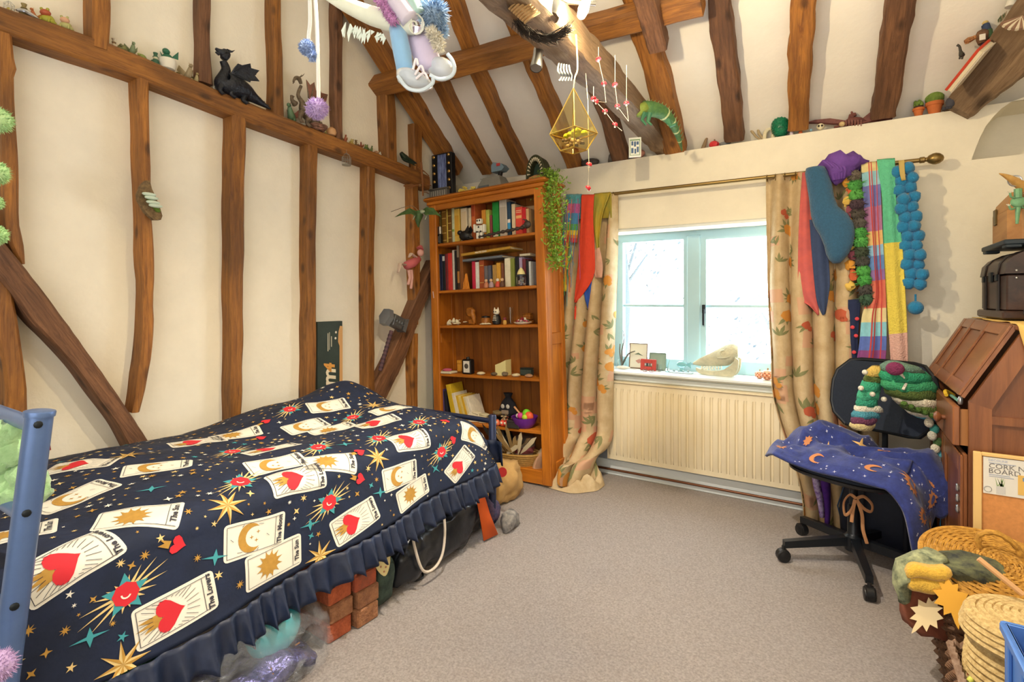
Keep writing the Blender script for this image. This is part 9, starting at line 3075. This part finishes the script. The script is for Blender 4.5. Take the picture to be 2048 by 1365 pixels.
# cable
b=MB(); b.tube(smooth_path([onz(u,v,.006)for u,v in((800,1150),(812,1125),(806,1108),(818,1130),(826,1142),(843,1146),(845,1156),(828,1163),(808,1158),(795,1155))],6),.0042,7)
tag(b.build('black_cable',BLACKP),'looped black cable on the carpet beside the pouch','cable')
# clear zip bag with teal balloon and green cloth
t=thing('clear_zip_bag','clear plastic zip bag of iridescent things near the front of the bed','bag',(-1.68,.95,0))
FILM2=mat('pvc_film','#e6ecf4',.06,alpha=.10,bump=1.4,bscale=16,spec=1.0,coat=.6)
soft_bag([(.56,-1.78,-1.60,.16),(.60,-1.86,-1.55,.22),(.68,-1.88,-1.47,.24),(.75,-1.90,-1.44,.22),(.84,-1.90,-1.43,.25),(.92,-1.90,-1.42,.23),(1.0,-1.89,-1.43,.24),(1.06,-1.88,-1.44,.21),(1.15,-1.84,-1.47,.18),(1.19,-1.78,-1.52,.10)],40,.05,11).build('film',FILM2,t,world=True,smooth=180)
b=MB(); b.tube(smooth_path([onz(u,v,.025)for u,v in((615,1272),(585,1300),(540,1335),(500,1362),(470,1385))],5),.016,8,True,.6); b.build('zip_edge',plain('#1c2334',.4),t,world=True)
IRI=mat('iridescent','#2a2e66',.22,metal=.6,h2='#6a68a0',vscale=26,bump=1.6,bscale=22)
soft_bag([(.60,-1.80,-1.56,.08),(.70,-1.86,-1.48,.10),(.80,-1.86,-1.46,.13),(.90,-1.86,-1.46,.10),(1.0,-1.85,-1.46,.12),(1.08,-1.84,-1.48,.09),(1.15,-1.78,-1.53,.05)],22,.034,17).build('iridescent_filling',IRI,t,world=True,smooth=180)
for k in range(40):
 q=V((-1.49+rnd.uniform(-.03,.03),rnd.uniform(.62,1.12),rnd.uniform(.05,.11)))
 b=MB(); b.tube([q,q+V((rnd.uniform(-.01,.01),rnd.uniform(-.02,.02),rnd.uniform(-.006,.012)))],.0022,5); b.build('copper_glint',plain('#d89a5a',.25,.8),t,world=True)
b=MB(); c=onx(548,1262,-1.57); b.ball(c,(.062,.092,.078),18,12)
tag(b.build('teal_balloon',mat('teal_balloon','#2f9aa6',.2,coat=.5),smooth=180),'glossy teal balloon inside the clear zip bag','balloon')
soft_bag([(.52,-1.72,-1.60,.12),(.60,-1.76,-1.56,.24),(.70,-1.74,-1.57,.22),(.78,-1.70,-1.60,.12)],20,.05,23).build('green_cloth',mat('green_satin','#1f7a5e',.35,h2='#14563f',vscale=8),smooth=180)
tag(bpy.data.objects['green_cloth'],'dark green satin cloth under the near bed edge','cloth')
# clutter at the foot of the bed
t=thing('canvas_bag','beige canvas bag with a red round emblem at the bookcase foot','bag',(-1.86,2.70,0))
soft_bag([(2.52,-1.94,-1.78,.10),(2.56,-2.0,-1.70,.18),(2.68,-2.02,-1.68,.24),(2.80,-2.0,-1.70,.22),(2.88,-1.92,-1.78,.10)],22,.03,31).build('body',mat('beige_canvas','#b8935c',.95,var=.1,vscale=20),t,world=True,smooth=180)
q=ony(1005,945,2.545); b=MB().mx(frame_mx(q,(.25,-1,.3),(0,0,1))); b.prism([(.028*math.cos(k*.4),.028*math.sin(k*.4))for k in range(16)],0,.004); b.build('red_emblem',plain('#a82424',.8),t,world=True)
folk=[('plaid_shirt','blue and red plaid shirt bundled at the foot of the bed',(-1.70,-1.60),(2.28,2.44),.16,mat('plaid_shirt','#6f5a78',.95,h2='#3a3f5f',vscale=40)),('grey_trainer','grey and white trainer beside the bed foot',(-1.56,-1.48),(2.30,2.48),.09,mat('trainer','#9a948c',.8,h2='#4a4a50',vscale=24)),('dark_clothes','heap of dark clothes behind the holdall under the bed',(-2.3,-1.95),(1.6,2.2),.22,plain('#1d1f28',.9))]
for i,(nm,lb,xs,ys,h_,m)in enumerate(folk):
 y0,y1=ys
 soft_bag([(y0,xs[0]+.03,xs[1]-.03,h_*.5),(y0+(y1-y0)*.2,xs[0],xs[1],h_),(y0+(y1-y0)*.6,xs[0],xs[1],h_*.9),(y1,xs[0]+.03,xs[1]-.03,h_*.45)],18,.02,40+i).build(nm,m,smooth=180)
 tag(bpy.data.objects[nm],lb,{'plaid_shirt':'shirt','grey_trainer':'shoe','dark_clothes':'clothes'}[nm])
